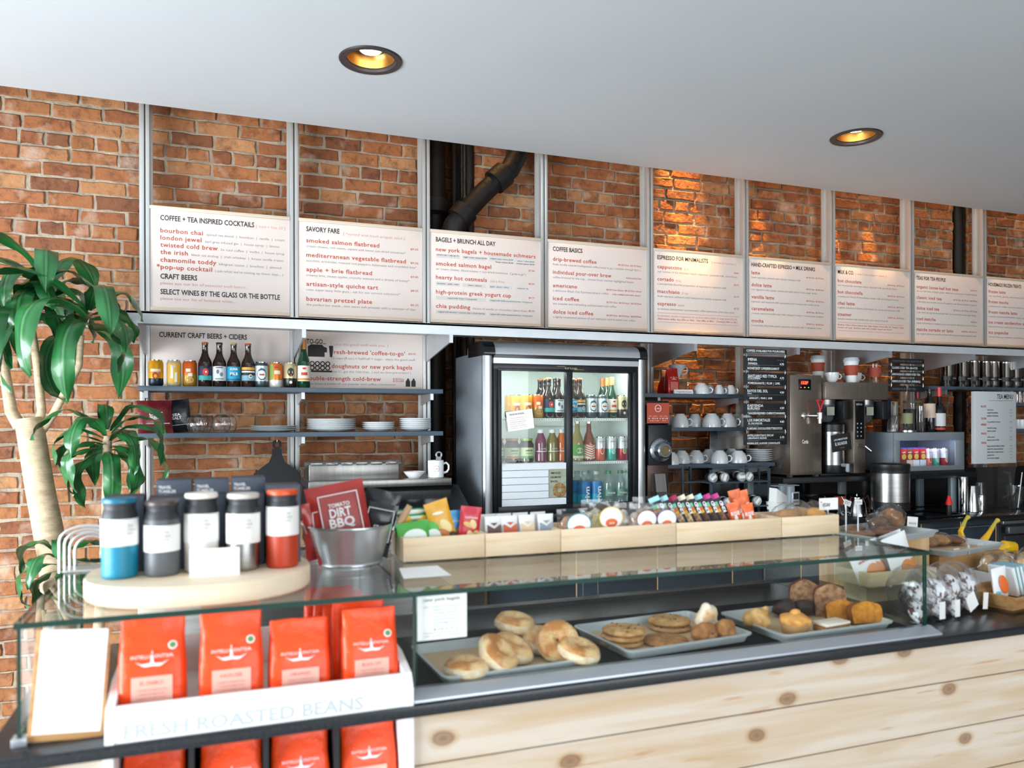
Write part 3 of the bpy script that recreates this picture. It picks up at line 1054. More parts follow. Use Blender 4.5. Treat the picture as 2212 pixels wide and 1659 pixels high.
def can(label, loc, cols, art=None, slim=False, group='drink cans', rot=0):
    """cols: list of (z fraction top, colour)"""
    r, h = (.027, .125) if slim else (.0315, .121)
    t = thing('drink_can', label, 'can', loc, rot, group)
    bm = nb()
    fr = [0]+[c[0] for c in cols]
    prof = [(r*.78, 0), (r*.82, .001)]
    mis = [0]
    zz = [.010]
    for c in cols:
        zz.append(max(.0101, min(h-.014, c[0]*h)))
    prof.append((r, zz[0]))
    mis.append(0)
    for k in range(len(cols)):
        prof.append((r, zz[k+1] if k < len(cols)-1 else h-.014))
        mis.append(k)
    prof.append((r*.86, h-.004))
    mis.append(len(cols)-1)
    lathe(bm, prof, seg=24, mis=mis)
    build('can_body', bm, [mat('can_'+c[1], c[1], .3, .35) for c in cols], t)
    bm = nb()
    lathe(bm, [(r*.87, h-.004), (r*.87, h), (r*.80, h), (r*.78, h-.004)], seg=24)
    bx(bm, -.005, .005, -.012, .006, h-.004, h-.002)
    build('lid', bm, CHROME, t)
    if art:
        bm = nb()
        ms = []
        for kind, c, cx, cz, a, b in art:
            if mat('art_'+c, c, .5) not in ms:
                ms.append(mat('art_'+c, c, .5))
            mi = ms.index(mat('art_'+c, c, .5))
            rr = r+.0003+.00025*(mi+1)
            if kind == 'o':
                wrap_disc(bm, rr, cx*r, cz*h, a*r, mi, b*h)
            else:
                band(rr, (cz-b)*h, (cz+b)*h, cx-a, cx+a, bm, mi)
        build('printed_label', bm, ms, t, sharp=80)
    return t


def bottle(label, loc, glass, cap, lab, art=None, group='beer bottles', h=.209, r=.0305, neck=.62, foil=None, txt=None):
    t = thing('drink_bottle', label, 'bottle', loc, 0, group)
    bm = nb()
    lathe(bm, [(r*.9, 0), (r, .005), (r, h*.52), (r*.93, h*.58), (r*.62, h*.68), (r*.46, h*.76), (r*.42, h*.90), (r*.45, h*.91), (r*.45, h*.965)], seg=24)
    build('bottle_body', bm, mat('bottle_glass_'+glass, glass, .08, coat=.6, spec=.8), t)
    if foil:
        bm = nb()
        lathe(bm, [(r*.47, h*.80), (r*.455, h*.9), (r*.48, h*.966), (r*.47, h*1.0), (.001, h)], seg=20)
        build('neck_foil', bm, mat('foil_'+foil, foil, .4, .3), t)
    else:
        bm = nb()
        lathe(bm, [(r*.50, h*.962), (r*.52, h*.968), (r*.47, h*.995), (r*.3, h), (.001, h)], seg=20)
        build('cap', bm, mat('cap_'+cap, cap, .4, .2), t)
    bm = nb()
    z0, z1 = .14*h, .46*h
    lathe(bm, [(r+.0004, z0), (r+.0004, z1)], seg=28, cap=(False, False))
    build('paper_label', bm, mat('label_'+lab, lab, .6), t)
    if art:
        bm = nb()
        ms = []
        for kind, c, cx, cz, a, b in art:
            m_ = mat('art_'+c, c, .5)
            if m_ not in ms:
                ms.append(m_)
            mi = ms.index(m_)
            rr = r+.0007+.0003*(mi+1)
            if kind == 'o':
                wrap_disc(bm, rr, cx*r, cz*h, a*r, mi, b*h)
            else:
                band(rr, (cz-b)*h, (cz+b)*h, cx-a, cx+a, bm, mi)
        build('label_art', bm, ms, t, sharp=80)
    if txt:
        for k, (s, c, z, hh) in enumerate(txt):
            text(t, 'label_lettering', mat('art_'+c, c, .5), s, 0, z*h, hh, y=-r-.0022, align='C', bold=.02, w=r*1.1)
    return t


GS = 'beers and ciders on the upper wall shelf'
yb = 3.925
def sx(px, y=yb): return at(px, 830, Y=y).x


CAN_D = {
 'yellow': ([(.30, '1e2c3a'), (1, 'e8a41e')], [('b', 'f6ead0', 0, .60, .7, .05), ('o', 'b5421e', 0, .40, .45, .13), ('o', 'f2b02a', 0, .38, .22, .07)]),
 'gold': ([(1, 'd9c9a0')], [('b', 'e6b53a', 0, .5, 1.0, .36), ('b', 'f3efe4', -.25, .55, .18, .25), ('b', 'f3efe4', .3, .35, .16, .18), ('o', 'cfc4a8', 0, .75, .3, .06)]),
 'orange': ([(.45, 'a9822f'), (1, 'd8641e')], [('b', 'efe2cf', -.2, .62, .32, .06), ('b', 'efe2cf', .1, .45, .3, .06), ('o', 'c89a4a', 0, .25, .6, .12)]),
 'silver': ([(.25, '3f4d52'), (.85, 'c9cfd0'), (1, '4b5357')], [('o', '2c5f78', 0, .52, .7, .24), ('o', 'e8e4da', 0, .50, .52, .17), ('b', '9a4a3a', 0, .50, .35, .03)]),
 'ipa': ([(.30, 'e9e2da'), (1, 'e07a2c')], [('b', '7a9a3c', -.8, .62, .35, .3), ('b', 'f3d5c0', .15, .60, .45, .07), ('o', 'b03a2a', 0, .80, .3, .06)]),
 'black_gold': ([(.38, '23221e'), (1, 'c3b489')], [('o', '1c1c1a', 0, .62, .5, .17), ('o', 'e8e2d0', 0, .22, .22, .06), ('o', 'b94a2a', .05, .5, .12, .04)]),
}


def std_can(kind, label, loc, group):
    c, a = CAN_D[kind]
    return can(label, loc, c, a, group=group)


def std_bottle(kind, label, loc, group):
    if kind == 'teal':
        return bottle(label, loc, '23130c', 'd8702a', '1d2a4e', [('b', '2aa7a0', 0, .20, 1.1, .05), ('o', 'd0402e', .1, .33, .45, .08), ('b', '0f1424', 0, .44, 1.1, .018), ('o', 'f2e6e0', .15, .33, .13, .022)], group)
    if kind == 'white':
        return bottle(label, loc, '24140c', '2a2a2a', 'dfe2e4', [('o', '6a7076', -.25, .34, .22, .05), ('o', '7c8288', .3, .28, .25, .045), ('b', '565c62', 0, .43, .5, .012), ('b', '8a9096', 0, .18, .6, .015)], group)
    if kind == 'pils':
        return bottle(label, loc, '2b160c', 'c9b06a', '1f9dc6', [('b', '16657f', 0, .17, 1.1, .02), ('o', '0f4a60', -.35, .28, .25, .04)], group, txt=[('SUPER', 'f6f8f8', .38, .009), ('PILS', 'f6f8f8', .27, .012)])
    if kind == 'curl':
        return bottle(label, loc, '2b160c', 'd8562a', '20262c', [('b', 'e0a04a', 0, .42, 1.15, .03), ('b', 'e9e4d8', 0, .35, 1.15, .018), ('b', '7aa4b4', 0, .21, 1.15, .06), ('o', 'e8e0d0', .35, .25, .28, .045), ('o', '20262c', .37, .25, .13, .02)], group)
    if kind == 'green':
        return bottle(label, loc, '0d3a20', 'c96a32', 'e9dccb', [('b', 'c0452c', 0, .29, .5, .03), ('b', 'd98a3c', 0, .18, 1.1, .02), ('o', 'b23a28', 0, .40, .3, .02)], group, h=.235, foil='d98a52')


for k, (px, kd, lb) in enumerate(((337, 'yellow', 'yellow and dark blue beer can, first in the shelf row from the left'), (376, 'gold', 'gold and white beer can, second in the shelf row'), (410, 'orange', 'orange and gold beer can beside the first brown bottle'),
                               (565, 'silver', 'silver beer can with round blue badge on the wall shelf'), (596, 'ipa', 'orange and white beer can with green side on the wall shelf'), (627, 'black_gold', 'gold and black beer can next to the green bottle on the wall shelf'))):
    std_can(kd, lb, (sx(px), yb, S1), GS)
for px, kd, lb in ((443, 'teal', 'brown beer bottle with navy and teal label, first of the shelf bottles'), (474, 'white', 'brown beer bottle with white sketched label on the wall shelf'), (505, 'pils', 'brown beer bottle with bright blue label reading super pils on the wall shelf'), (536, 'curl', 'brown beer bottle with pale band and curl label on the wall shelf'), (656, 'green', 'green glass bottle with cream label standing before the to-go panel')):
    std_bottle(kd, lb, (sx(px), yb, S1), GS)

# chip bags on the plate shelf
REDB = mat('dark_red_foil', '7a2328', .32, .1, coat=.25, bump=.25, bscale=25)
REDB2 = mat('bright_red_foil', 'a8302a', .32, .1, coat=.25, bump=.25, bscale=25)
BLKB = mat('black_foil', '1b1c20', .3, .1, coat=.25, bump=.25, bscale=25)
PANELR = mat('faded_red_panel', 'a84a48', .5)
TXW = mat('print_white', 'f0ecea', .6)


def chips(label, loc, w, h, m, rz=0, tilt=0, roll=0, lines=(), frame=None, group='crisp bags', seed=0, d=None, name='crisp_bag', panel=None, back=0):
    t = thing(name, label, 'snack bag', loc, rz, group)
    M = R3('Y', roll) @ R3('X', -tilt)
    bm = nb()
    pillow(bm, w, h, d or w*.3, seed=seed, M=M)
    build('foil_bag', bm, m, t)
    yy = -(d or w*.3)/2-.0035
    if panel:
        bm = nb()
        x0, x1, z0, z1 = [panel[0]*w, panel[1]*w, panel[2]*h, panel[3]*h]
        n = 8
        gr = []
        for i in range(n+1):
            row = []
            for k in range(n+1):
                x = x0+(x1-x0)*k/n; z = z0+(z1-z0)*i/n
                u = x/w+.5; v = z/h
                inb = max(0.0, min(1.0, (v-.06)/.88))
                y = -(d or w*.3)/2*math.sin(PI*inb)**.55*math.sin(PI*u)**.5-.003
                row.append((x, y, z))
            gr.append(add_pts(bm, row, M))
        for i in range(n):
            for k in range(n):
                face(bm, [gr[i][k], gr[i][k+1], gr[i+1][k+1], gr[i+1][k]])
        build('front_panel', bm, panel[4], t)
    for s, z, hh, ww in lines:
        text(t, 'bag_lettering', TXW, s, 0, z*h, hh*h, y=yy, w=ww*w, align='C', M=M, bold=.03)
    if frame:
        bm = nb()
        a, b, c, e = frame[0]*w, frame[1]*w, frame[2]*h, frame[3]*h
        s = .0016 if w < .1 else .0022
        for q in ((a, b, c, c+s), (a, b, e-s, e), (a, a+s, c, e), (b-s, b, c, e)):
            bx(bm, q[0], q[1], yy+.0005, yy+.0012, q[2], q[3], 0, 0, M)
        build('printed_frame', bm, TXW, t)
    return t


chips('dark red crisp bag on the plate shelf, left of the upturned glasses', (sx(336, 3.93), 3.94, S2), .150, .150, REDB, rz=.25, tilt=.12, roll=-.02, lines=(('DIRT', .52, .10, .38), ('BBQ', .40, .10, .36)), frame=(-.3, .38, .26, .28), seed=1)
chips('black crisp bag leaning on the dark red one on the plate shelf', (sx(372, 3.99)+.03, 4.0, S2), .12, .155, BLKB, rz=-.1, tilt=.05, roll=-.12, lines=(('SEA', .5, .08, .3), ('SALT', .40, .08, .34)), frame=(-.3, .42, .22, .235), seed=2)

# upturned stemless glasses and plates
def stemless(label, loc):
    bm = nb()
    lathe(bm, [(.030, 0), (.041, .022), (.043, .045), (.036, .072), (.020, .084), (.001, .086), (.001, .083), (.019, .081), (.034, .070), (.041, .045), (.039, .022), (.0285, 0.0005)], seg=28, cap=(False, False))
    return tag(build('stemless_glass', bm, CLEAR, loc=loc), label, 'glass', 'upturned stemless glasses')


for k, (px, y, l) in enumerate(((424, 3.92, 'upturned clear stemless glass, front left of the four by the black crisp bag'), (438, 4.01, 'upturned clear stemless glass, back left of the four by the black crisp bag'), (478, 3.92, 'upturned clear stemless glass, front right of the four beside the stack of wide plates'), (492, 4.01, 'upturned clear stemless glass, back right of the four beside the stack of wide plates'))):
    stemless(l, (sx(px, y), y, S2))


def plate_stack(n, px, y, z, r, dz, mat_, what, group, depth=.016):
    bm = nb()
    lathe(bm, [(r*.55, 0), (r*.60, .001), (r*.95, depth*.8), (r, depth), (r*.985, depth+.002), (r*.62, .005), (.001, .004)], seg=40)
    base = build('plate', bm, mat_)
    x = at(px, 900, Y=y).x
    for k in range(n):
        o = base if k == 0 else base.copy()
        if k:
            COL.objects.link(o)
        o.location = (x, y, z+k*dz)
        tag(o, 'white plate, %s of %s' % (ORD[n-1-k] if n-1-k < 7 else 'lowest', what), 'plate', group)


plate_stack(3, 591, 3.975, S2, .112, .0085, mat('cool_grey_ceramic', 'c4cacd', .2), 'the flat stack of three', 'flat wide plates on the lower wall shelf', .012)
plate_stack(6, 716, 3.975, S2, .121, .0092, CERAMIC, 'the widest stack', 'wide plates on the lower wall shelf')
plate_stack(4, 817, 3.975, S2, .083, .0100, CERAMIC, 'the short small-plate stack', 'small plates, short stack')
plate_stack(6, 897, 3.975, S2, .083, .0098, CERAMIC, 'the tall small-plate stack', 'small plates, tall stack')

# pizza peel hanging under the shelf
bm = nb()
c = at(600, 1000, Y=4.02)
hw = .118
prof = [(-.022, .165), (-.024, .10), (-.038, .06), (-.11, .005), (-hw, -.02), (-hw, -.17), (hw, -.17), (hw, -.02), (.11, .005), (.038, .06), (.024, .10), (.022, .165), (.012, .178), (-.012, .178)]
# blade with a ring handle: left and right halves around the hole
t = thing('pizza_peel', 'black board with holed handle hanging on the bricks under the plate shelf', 'peel', (c.x, 4.066, 1.188), 0)
bm = nb()
outer = [(-.022, .120), (-.024, .09), (-.038, .055), (-.11, .0), (-hw, -.03), (-hw, -.19), (hw, -.19), (hw, -.03), (.11, .0), (.038, .055), (.024, .09), (.022, .120)]
prism(bm, outer, 0, .012)
n = 24
hole = [(.0085*math.cos(2*PI*k/n), .142+.014*math.sin(2*PI*k/n)) for k in range(n)]
rim = [(.022*max(-1, min(1, 1.15*math.cos(2*PI*k/n))), .142+.0235*math.sin(2*PI*k/n)) for k in range(n)]
vr = [add_pts(bm, [(a, y, b) for a, b in q]) for q in (rim, hole) for y in (0, .012)]
for k in range(n):
    j = (k+1) % n
    face(bm, [vr[0][k], vr[0][j], vr[2][j], vr[2][k]])
    face(bm, [vr[1][k], vr[1][j], vr[3][j], vr[3][k]])
    face(bm, [vr[0][k], vr[0][j], vr[1][j], vr[1][k]])
    face(bm, [vr[2][k], vr[2][j], vr[3][j], vr[3][k]])
build('board', bm, BLACKM, t, sharp=50)
bm = nb()
tube(bm, [(0, .02, .158), (0, -.004, .158), (0, -.006, .166)], .0025, 8)
build('hook', bm, CHROME, t)

# ------------------------------------------------------------------ sandwich prep unit
t = thing('prep_counter', 'stainless sandwich prep counter with dark sloping hood under the plate shelf', 'prep counter', (0, 0, 0))
bm = nb()
bx(bm, .385, 1.065, 3.70, 4.05, 1.132, 1.166, 0, .002)
build('top_rail', bm, STEELH, t)
bm = nb()
loft(bm, [[(x, 3.71, 1.131), (x, 3.40, .985), (x, 3.40, .93), (x, 4.05, .93), (x, 4.05, 1.131)] for x in (.39, 1.10)])
build('hood', bm, mat('dark_tinted_steel', '2c2f33', .12, .6), t)
bm = nb()
bx(bm, -.30, 1.14, 3.42, 4.05, 0, .929, 0, .003)
build('cabinet', bm, STEEL, t)
t = thing('steam_pan', 'long stainless container with crumpled film lid on the prep counter', 'container', (.393, 3.76, 1.166))
bm = nb()
bx(bm, 0, .425, 0, .20, 0, .078, 0, .003)
for k in range(6):
    bx(bm, .008+k*.07, .062+k*.07, -.004, .002, .07, .084, 0, .001)
build('container_body', bm, STEELH, t)
bm = nb()
for i in range(10):
    r = [(x_*.445-.01, -.008, .080+.006*noise.noise(Vector((x_*9, i, 2)))) for x_ in [k/14 for k in range(15)]]
rings = []
for i in range(8):
    rings.append([(k/16*.45-.012, -.012+i*.03, .084+.012*noise.noise(Vector((k*.9, i*1.1, 2)))+(-.008 if i == 0 else 0)) for k in range(17)])
loft(bm, rings, 0, (False, False), closed=False)
build('film_cover', bm, mat('crumpled_film', 'b4b9bc', .15, .4), t)
bm = nb()
lathe(bm, [(.028, 0), (.03, .002), (.048, .022), (.055, .032), (.052, .032), (.045, .022), (.001, .004)], seg=32)
tag(build('small_bowl', bm, CERAMIC, loc=(at(897, 1030, Y=3.76).x, 3.78, 1.166)), 'small white bowl beside the long stainless container', 'bowl')


def logo_ring(bm, r, R, cz, th=.0006, M=None, mi=0):
    """thin round outline hugging a cylinder of radius r"""
    n = 28
    a_, b_ = [], []
    for k in range(n):
        a = 2*PI*k/n
        for lst, q in ((a_, R), (b_, R-th*1.6)):
            x = q*math.cos(a)/r
            lst.append((r*math.sin(x), -r*math.cos(x), cz+q*math.sin(a)))
    loft(bm, [a_, b_], mi, (False, False), M)


t = thing('mug', 'white mug with round red logo at the end of the prep counter', 'mug', (at(943, 1030, Y=3.76).x, 3.775, 1.166), -.15)
bm = nb()
lathe(bm, [(.036, 0), (.0395, .003), (.0395, .083), (.0375, .085), (.0365, .082), (.0365, .006), (.001, .005)], seg=32)
build('mug_body', bm, CERAMIC, t)
bm = nb()
tube(bm, [(.037, 0, .067), (.052, 0, .072), (.064, 0, .060), (.064, 0, .040), (.055, 0, .027), (.038, 0, .022)], [.006, .0055, .005, .005, .0055, .006], 10)
build('handle', bm, CERAMIC, t)
bm = nb()
logo_ring(bm, .0398, .015, .045, .0009)
build('logo', bm, INKR, t)
text(t, 'logo_lettering', INKR, 'coffee', 0, .042, .0045, y=-.0402, align='C', w=.018)
t = thing('bottle_opener', 'grey metal bottle opener standing in the white mug', 'opener', (at(940, 1030, Y=3.78).x+.006, 3.775, 1.174), 0)
bm = nb()
M = R3('Y', .12)
bx(bm, -.013, .013, -.0015, .0015, 0, .092, 0, 0, M)
torus(bm, .0135, .0045, seg=20, ss=6, M=M @ T(0, 0, .104) @ R3('X', PI/2), sq=.4)
build('opener_body', bm, mat('dull_metal', '8c8f90', .4, .8), t)

# ------------------------------------------------------------------ back counter with cabinets
t = thing('back_counter', 'black glossy back worktop on navy cabinets along the brick wall', 'counter', (0, 0, 0))
bm = nb()
bx(bm, 1.16, 7.4, 3.455, 4.24, .838, .86, 0, .002)
build('worktop', bm, mat('black_worktop', '14161a', .1, coat=.4), t)
EDGE = mat('birch_ply_edge', 'e0b078', .5)
bm = nb()
bx(bm, 1.16, 4.49, 3.53, 4.2, .08, .837)
bx(bm, 1.17, 4.48, 3.56, 4.2, 0, .08)
build('carcass', bm, mat('ply_carcass', 'b8905f', .6), t)
xs = [1.185, 1.64, 2.095, 2.55, 3.0, 3.44, 3.875, 4.19, 4.485]
for k in range(len(xs)-1):
    bm = nb()
    bx(bm, xs[k]+.004, xs[k+1]-.004, 3.50, 3.53, .10, .832, 0, .001)
    f = build('cabinet_door', bm, NAVY, t)
    bm = nb()
    bx(bm, xs[k+1]-.0038, xs[k+1]+.0038, 3.501, 3.529, .10, .836)
    build('edge_strip', bm, EDGE, t)
    bm = nb()
    a, b = xs[k]+.05, xs[k+1]-.05
    if k >= 6:
        a, b = xs[k]+.03, xs[k+1]-.02
    z = .662 if k < 6 else .80
    tube(bm, [(a, 3.499, z), (a, 3.478, z), (b, 3.478, z), (b, 3.499, z)], .004, 8)
    build('handle', bm, CHROME, f)
t = thing('undercounter_fridge', 'dark undercounter cooler with steel pull at the right end', 'cooler', (4.50, 3.47, 0))
bm = nb()
bx(bm, 0, 1.2, .03, .7, .02, .835, 0, .004)
build('cooler_body', bm, mat('anthracite', '24272c', .4), t)
bm = nb()
bx(bm, .01, 1.19, .0, .03, .80, .822, 0, .003)
build('top_trim', bm, STEELH, t)
bm = nb()
bx(bm, .02, .6, -.03, .0, .745, .79, 0, .006)
build('pull', bm, mat('grey_steel', '6a6d70', .35, .8), t)
bm = nb()
bx(bm, .03, .6, .005, .03, .06, .73, 0, .003)
build('cooler_door', bm, mat('anthracite', '24272c', .4), t)

# ------------------------------------------------------------------ glass-door drinks fridge
FX0, FX1, FY, FZ0, FZ1 = 1.215, 2.117, 3.65, .861, 1.84
t = thing('drinks_fridge', 'stainless drinks fridge with two black-framed sliding glass doors under the ledge', 'fridge', (0, 0, 0))
FWHITE = mat('fridge_liner', 'e3ebe8', .5)
bm = nb()
# shell: sides, top, bottom, back
bx(bm, FX0, FX0+.05, FY+.02, 4.14, FZ0, 1.79, 0, .006)
bx(bm, FX1-.05, FX1, FY+.02, 4.14, FZ0, 1.79, 0, .006)
bx(bm, FX0+.05, FX1-.05, FY+.03, 4.14, 1.73, 1.79)
bx(bm, FX0+.05, FX1-.05, FY+.03, 4.14, FZ0, .99)
bx(bm, FX0+.05, FX1-.05, 4.11, 4.14, .99, 1.73)
build('cabinet_shell', bm, mat('fridge_side_steel', '9aa3ab', .34, .45, var=.3, vscale=1.2, stretch=(1, 1, 2)), t)
bm = nb()
bx(bm, FX0+.051, FX0+.056, FY+.04, 4.109, .991, 1.729)
bx(bm, FX1-.056, FX1-.051, FY+.04, 4.109, .991, 1.729)
bx(bm, FX0+.056, FX1-.056, 4.104, 4.109, .991, 1.729)
bx(bm, FX0+.056, FX1-.056, FY+.04, 4.104, 1.724, 1.729)
bx(bm, FX0+.056, FX1-.056, FY+.04, 4.104, .991, .996)
build('liner', bm, FWHITE, t)
# rounded front corner posts
for s, x in ((-1, FX0+.024), (1, FX1-.024)):
    bm = nb()
    poly = [(x-.026, FY+.03), (x-.026, FY+.012), (x-.018, FY+.001), (x, FY-.004), (x+.018, FY+.001), (x+.026, FY+.012), (x+.026, FY+.03)]
    prismz(bm, poly, FZ0, 1.765)
    build('corner_post', bm, mat('satin_steel', 'b4b8bb', .3, .9, var=.1, vscale=9), t)
bm = nb()
n = 10
pr = []
for k in range(n+1):
    a = PI/2*k/n
    pr.append((FY-.012+.07*(1-math.cos(a)), 1.772+.066*math.sin(a)))
loft(bm, [[(x, y, z) for y, z in pr]+[(x, 4.1, 1.838), (x, 4.1, 1.79), (x, FY+.0, 1.772)] for x in (FX0+.055, FX1-.04)])
build('canopy', bm, mat('canopy_silver', 'c2c6ca', .3, .7), t)
for x0, x1 in ((FX0-.002, FX0+.055), (FX1-.04, FX1+.004)):
    bm = nb()
    loft(bm, [[(x, y-.003, z+.002) for y, z in pr]+[(x, 3.9, 1.84), (x, 3.9, 1.77), (x, FY-.012, 1.765)] for x in (x0, x1)])
    build('canopy_end_cap', bm, BLACKG, t)
bm = nb()
bx(bm, FX0+.05, FX1-.045, FY-.006, FY+.02, 1.755, 1.770, 1)
bx(bm, FX0+.05, FX1-.045, FY-.002, FY+.02, 1.728, 1.755, 0)
build('header', bm, [mat('canopy_silver', 'c2c6ca'), BLACKG], t)
bm = nb()
bx(bm, FX0+.05, FX1-.05, FY, FY+.03, FZ0, .93, 0, .002)
build('kick_plate', bm, STEELH, t)
# black outer frame
bm = nb()
for q in ((FX0+.05, FX1-.05, 1.697, 1.728), (FX0+.05, FX1-.05, .93, .975), (FX0+.05, FX0+.072, .975, 1.697), (FX1-.075, FX1-.05, .975, 1.697)):
    bx(bm, q[0], q[1], FY, FY+.035, q[2], q[3], 0, .001)
build('door_surround', bm, mat('black_frame', '12151a', .35), t)


def slide_door(x0, x1, gx0, gx1, y, z0=.975, z1=1.705, gz0=1.02, gz1=1.692, hx=None):
    d = nb()
    for q in ((x0, x1, gz1, z1), (x0, x1, z0, gz0), (x0, gx0, gz0, gz1), (gx1, x1, gz0, gz1)):
        bx(d, q[0], q[1], y, y+.014, q[2], q[3], 0, .001)
    dr = build('sliding_door', d, mat('black_frame', '12151a', .35), t)
    d = nb()
    bx(d, gx0-.004, gx1+.004, y+.006, y+.009, gz0-.004, gz1+.004)
    build('glass_pane', d, glassy('fridge_glass', (.96, .98, .97), .01, 1.45, milk=0.0), dr)
    d = nb()
    prism(d, [(hx-.006, 1.22), (hx+.006, 1.24), (hx+.006, 1.52), (hx-.006, 1.55)], y-.012, y)
    build('grip', d, BLACK, dr)


slide_door(FX0+.072, 1.690, 1.305, 1.655, FY-.004, hx=1.291)
slide_door(1.655, FX1-.075, 1.694, 2.022, FY+.014, hx=2.045)
# shelves
for z, a, b in ((1.458, FX0+.06, FX1-.06), (1.233, FX0+.06, FX1-.06)):
    bm = nb()
    bx(bm, a, b, 3.70, 3.708, z-.014, z-.002)
    for k in range(40):
        x = a+(b-a)*k/39
        bx(bm, x-.001, x+.001, 3.708, 4.10, z-.006, z-.001)
    for y in (3.75, 3.85, 3.95, 4.05):
        bx(bm, a, b, y, y+.003, z-.009, z-.004)
    for k in range(60):
        x = a+.005+(b-a-.01)*k/59
        bx(bm, x-.0015, x+.0015, 3.699, 3.70, z-.0105, z-.0055, 1)
    build('wire_shelf', bm, [WHITE, mat('perforation', '6b7472', .6)], t)
bm = nb()
bx(bm, FX0+.06, FX1-.06, 3.70, 3.725, 1.700, 1.716)
build('light_tube', bm, mat('tube_glow', 'f4fff9', .5, emit=6), t)
lamp('fridge_tube_light', 'AREA', (1.66, 3.715, 1.697), (1.66, 3.80, 1.3), 2.2, (.88, 1.0, .95), shape='RECTANGLE', size=.74, size_y=.02)
# logo on the header of the frame: lined script word
text(t, 'logo_lettering', mat('dull_gold', 'a8945c', .4, .4), 'true', 1.68-.065+.03, 1.706, .0125, y=FY-.0015, w=.072, bold=.01)
bm = nb()
bx(bm, 1.605, 1.650, FY-.0018, FY-.001, 1.7185, 1.7202)
bx(bm, 1.70, 1.755, FY-.0018, FY-.001, 1.7035, 1.7052)
build('logo_lines', bm, mat('dull_gold', 'a8945c'), t)
# white vinyl slats and sandwich photo inside the left door glass
bm = nb()
for k in range(6):
    z1 = 1.232-k*.0355
    z0 = z1-.0325
    bx(bm, 1.306, 1.653 if k in (0, 5) else 1.556, 3.648, 3.6495, max(z0, 1.021), z1)
build('vinyl_slats', bm, mat('vinyl_white', 'dfe4ea', .5), t)
t2 = thing('salmon_bagel_poster', 'small smoked salmon bagel poster inside the left fridge door', 'poster', (1.560, 3.6478, 1.058), 0)
bm = nb()
bx(bm, 0, .093, 0, .001, 0, .143)
build('poster_sheet', bm, mat('poster_sage', 'a8ad98', .6, var=.25, vscale=30), t2)
bm = nb()
torus(bm, .024, .013, seg=24, ss=8, M=T(.055, -.001, .035) @ R3('X', PI/2), sq=.06)
build('bagel_picture', bm, mat('bagel_print', 'b08a58', .6, var=.6, vscale=90), t2)
for k, s in enumerate(('SMOKED', 'SALMON', 'BAGEL')):
    text(t2, 'poster_lettering', INKD, s, .007, .118-k*.021, .010, y=-.0006, w=.055 if k < 2 else .042, bold=.02)
t = thing('stock_note', 'white now in stock note stuck tilted on the left fridge door', 'note', (1.340, 3.640, 1.396), 0)
M = R3('Y', -.13)
bm = nb()
bx(bm, -.003, .137, 0, .001, -.005, .092, 0, 0, M)
build('note_sheet', bm, PAPER, t)
text(t, 'note_heading', INKD, '"NOW IN STOCK...', .012, .072, .008, y=-.0006, w=.085, M=M, bold=.02)
for k in range(6):
    text(t, 'note_lettering', INKR if k % 2 == 0 else INKG, ('new local ciders and more', 'ask for a taste today', 'seasonal lager cans', 'limited cold case', 'fresh juice bottles', 'made in our city')[k], .012, .056-k*.010, .0045, y=-.0006, w=.075+.006*(k % 3), M=M)

GF = 'drinks in the glass-door fridge'
y0 = 3.755
zt_, zm_, zb_ = 1.4585, 1.2335, .9965
def fx(px, y=y0): return at(px, 900, Y=y).x
k = 0
for px, y, l in ((1113, 3.83, 'behind left'), (1103, 3.90, 'far back'), (1137, 3.75, 'in front')):
    std_can('yellow', 'yellow beer can on the top fridge shelf, ' + l + ' near the stock note', (fx(px, y), y, zt_), GF)
std_can('orange', 'orange beer can on the top fridge shelf beside the first bottle', (fx(1161, 3.745), 3.745, zt_), GF)
for px, y, kd, l in ((1185, 3.745, 'teal', 'front brown bottle with navy and teal label on the top fridge shelf'), (1176, 3.83, 'teal', 'second brown bottle with orange cap in the row behind the teal-label one'), (1167, 3.91, 'teal', 'third brown bottle with orange cap farthest back at left in the fridge'),
                 (1206, 3.745, 'white', 'brown bottle with white sketched label by the door bar in the fridge'), (1200, 3.83, 'white', 'brown bottle behind the white sketched one in the fridge'),
                 (1236, 3.745, 'pils', 'brown bottle with bright blue label half hidden by the fridge door bar'), (1252, 3.74, 'curl', 'brown bottle with yellow band and curl label on the top fridge shelf'), (1243, 3.82, 'curl', 'brown bottle with orange cap behind the curl-label one in the fridge')):
    std_bottle(kd, l, (fx(px, y), y, zt_), GF)
for px, y, l in ((1277, 3.735, 'left silver can with blue badge on the top fridge shelf'), (1301, 3.735, 'right silver can with blue badge on the top fridge shelf')):
    std_can('silver', l, (fx(px, y), y, zt_), GF)
for px, y, l in ((1322, 3.75, 'front green bottle with orange foil in the fridge'), (1311, 3.83, 'middle green bottle with orange foil in the fridge'), (1301, 3.91, 'back green bottle with orange foil in the fridge')):
    t = std_bottle('green', l, (fx(px, y), y, zt_), GF)
    t.scale = (.9, .9, .93)
std_can('black_gold', 'gold and black can at the right end of the top fridge shelf', (fx(1343, 3.745), 3.745, zt_), GF)


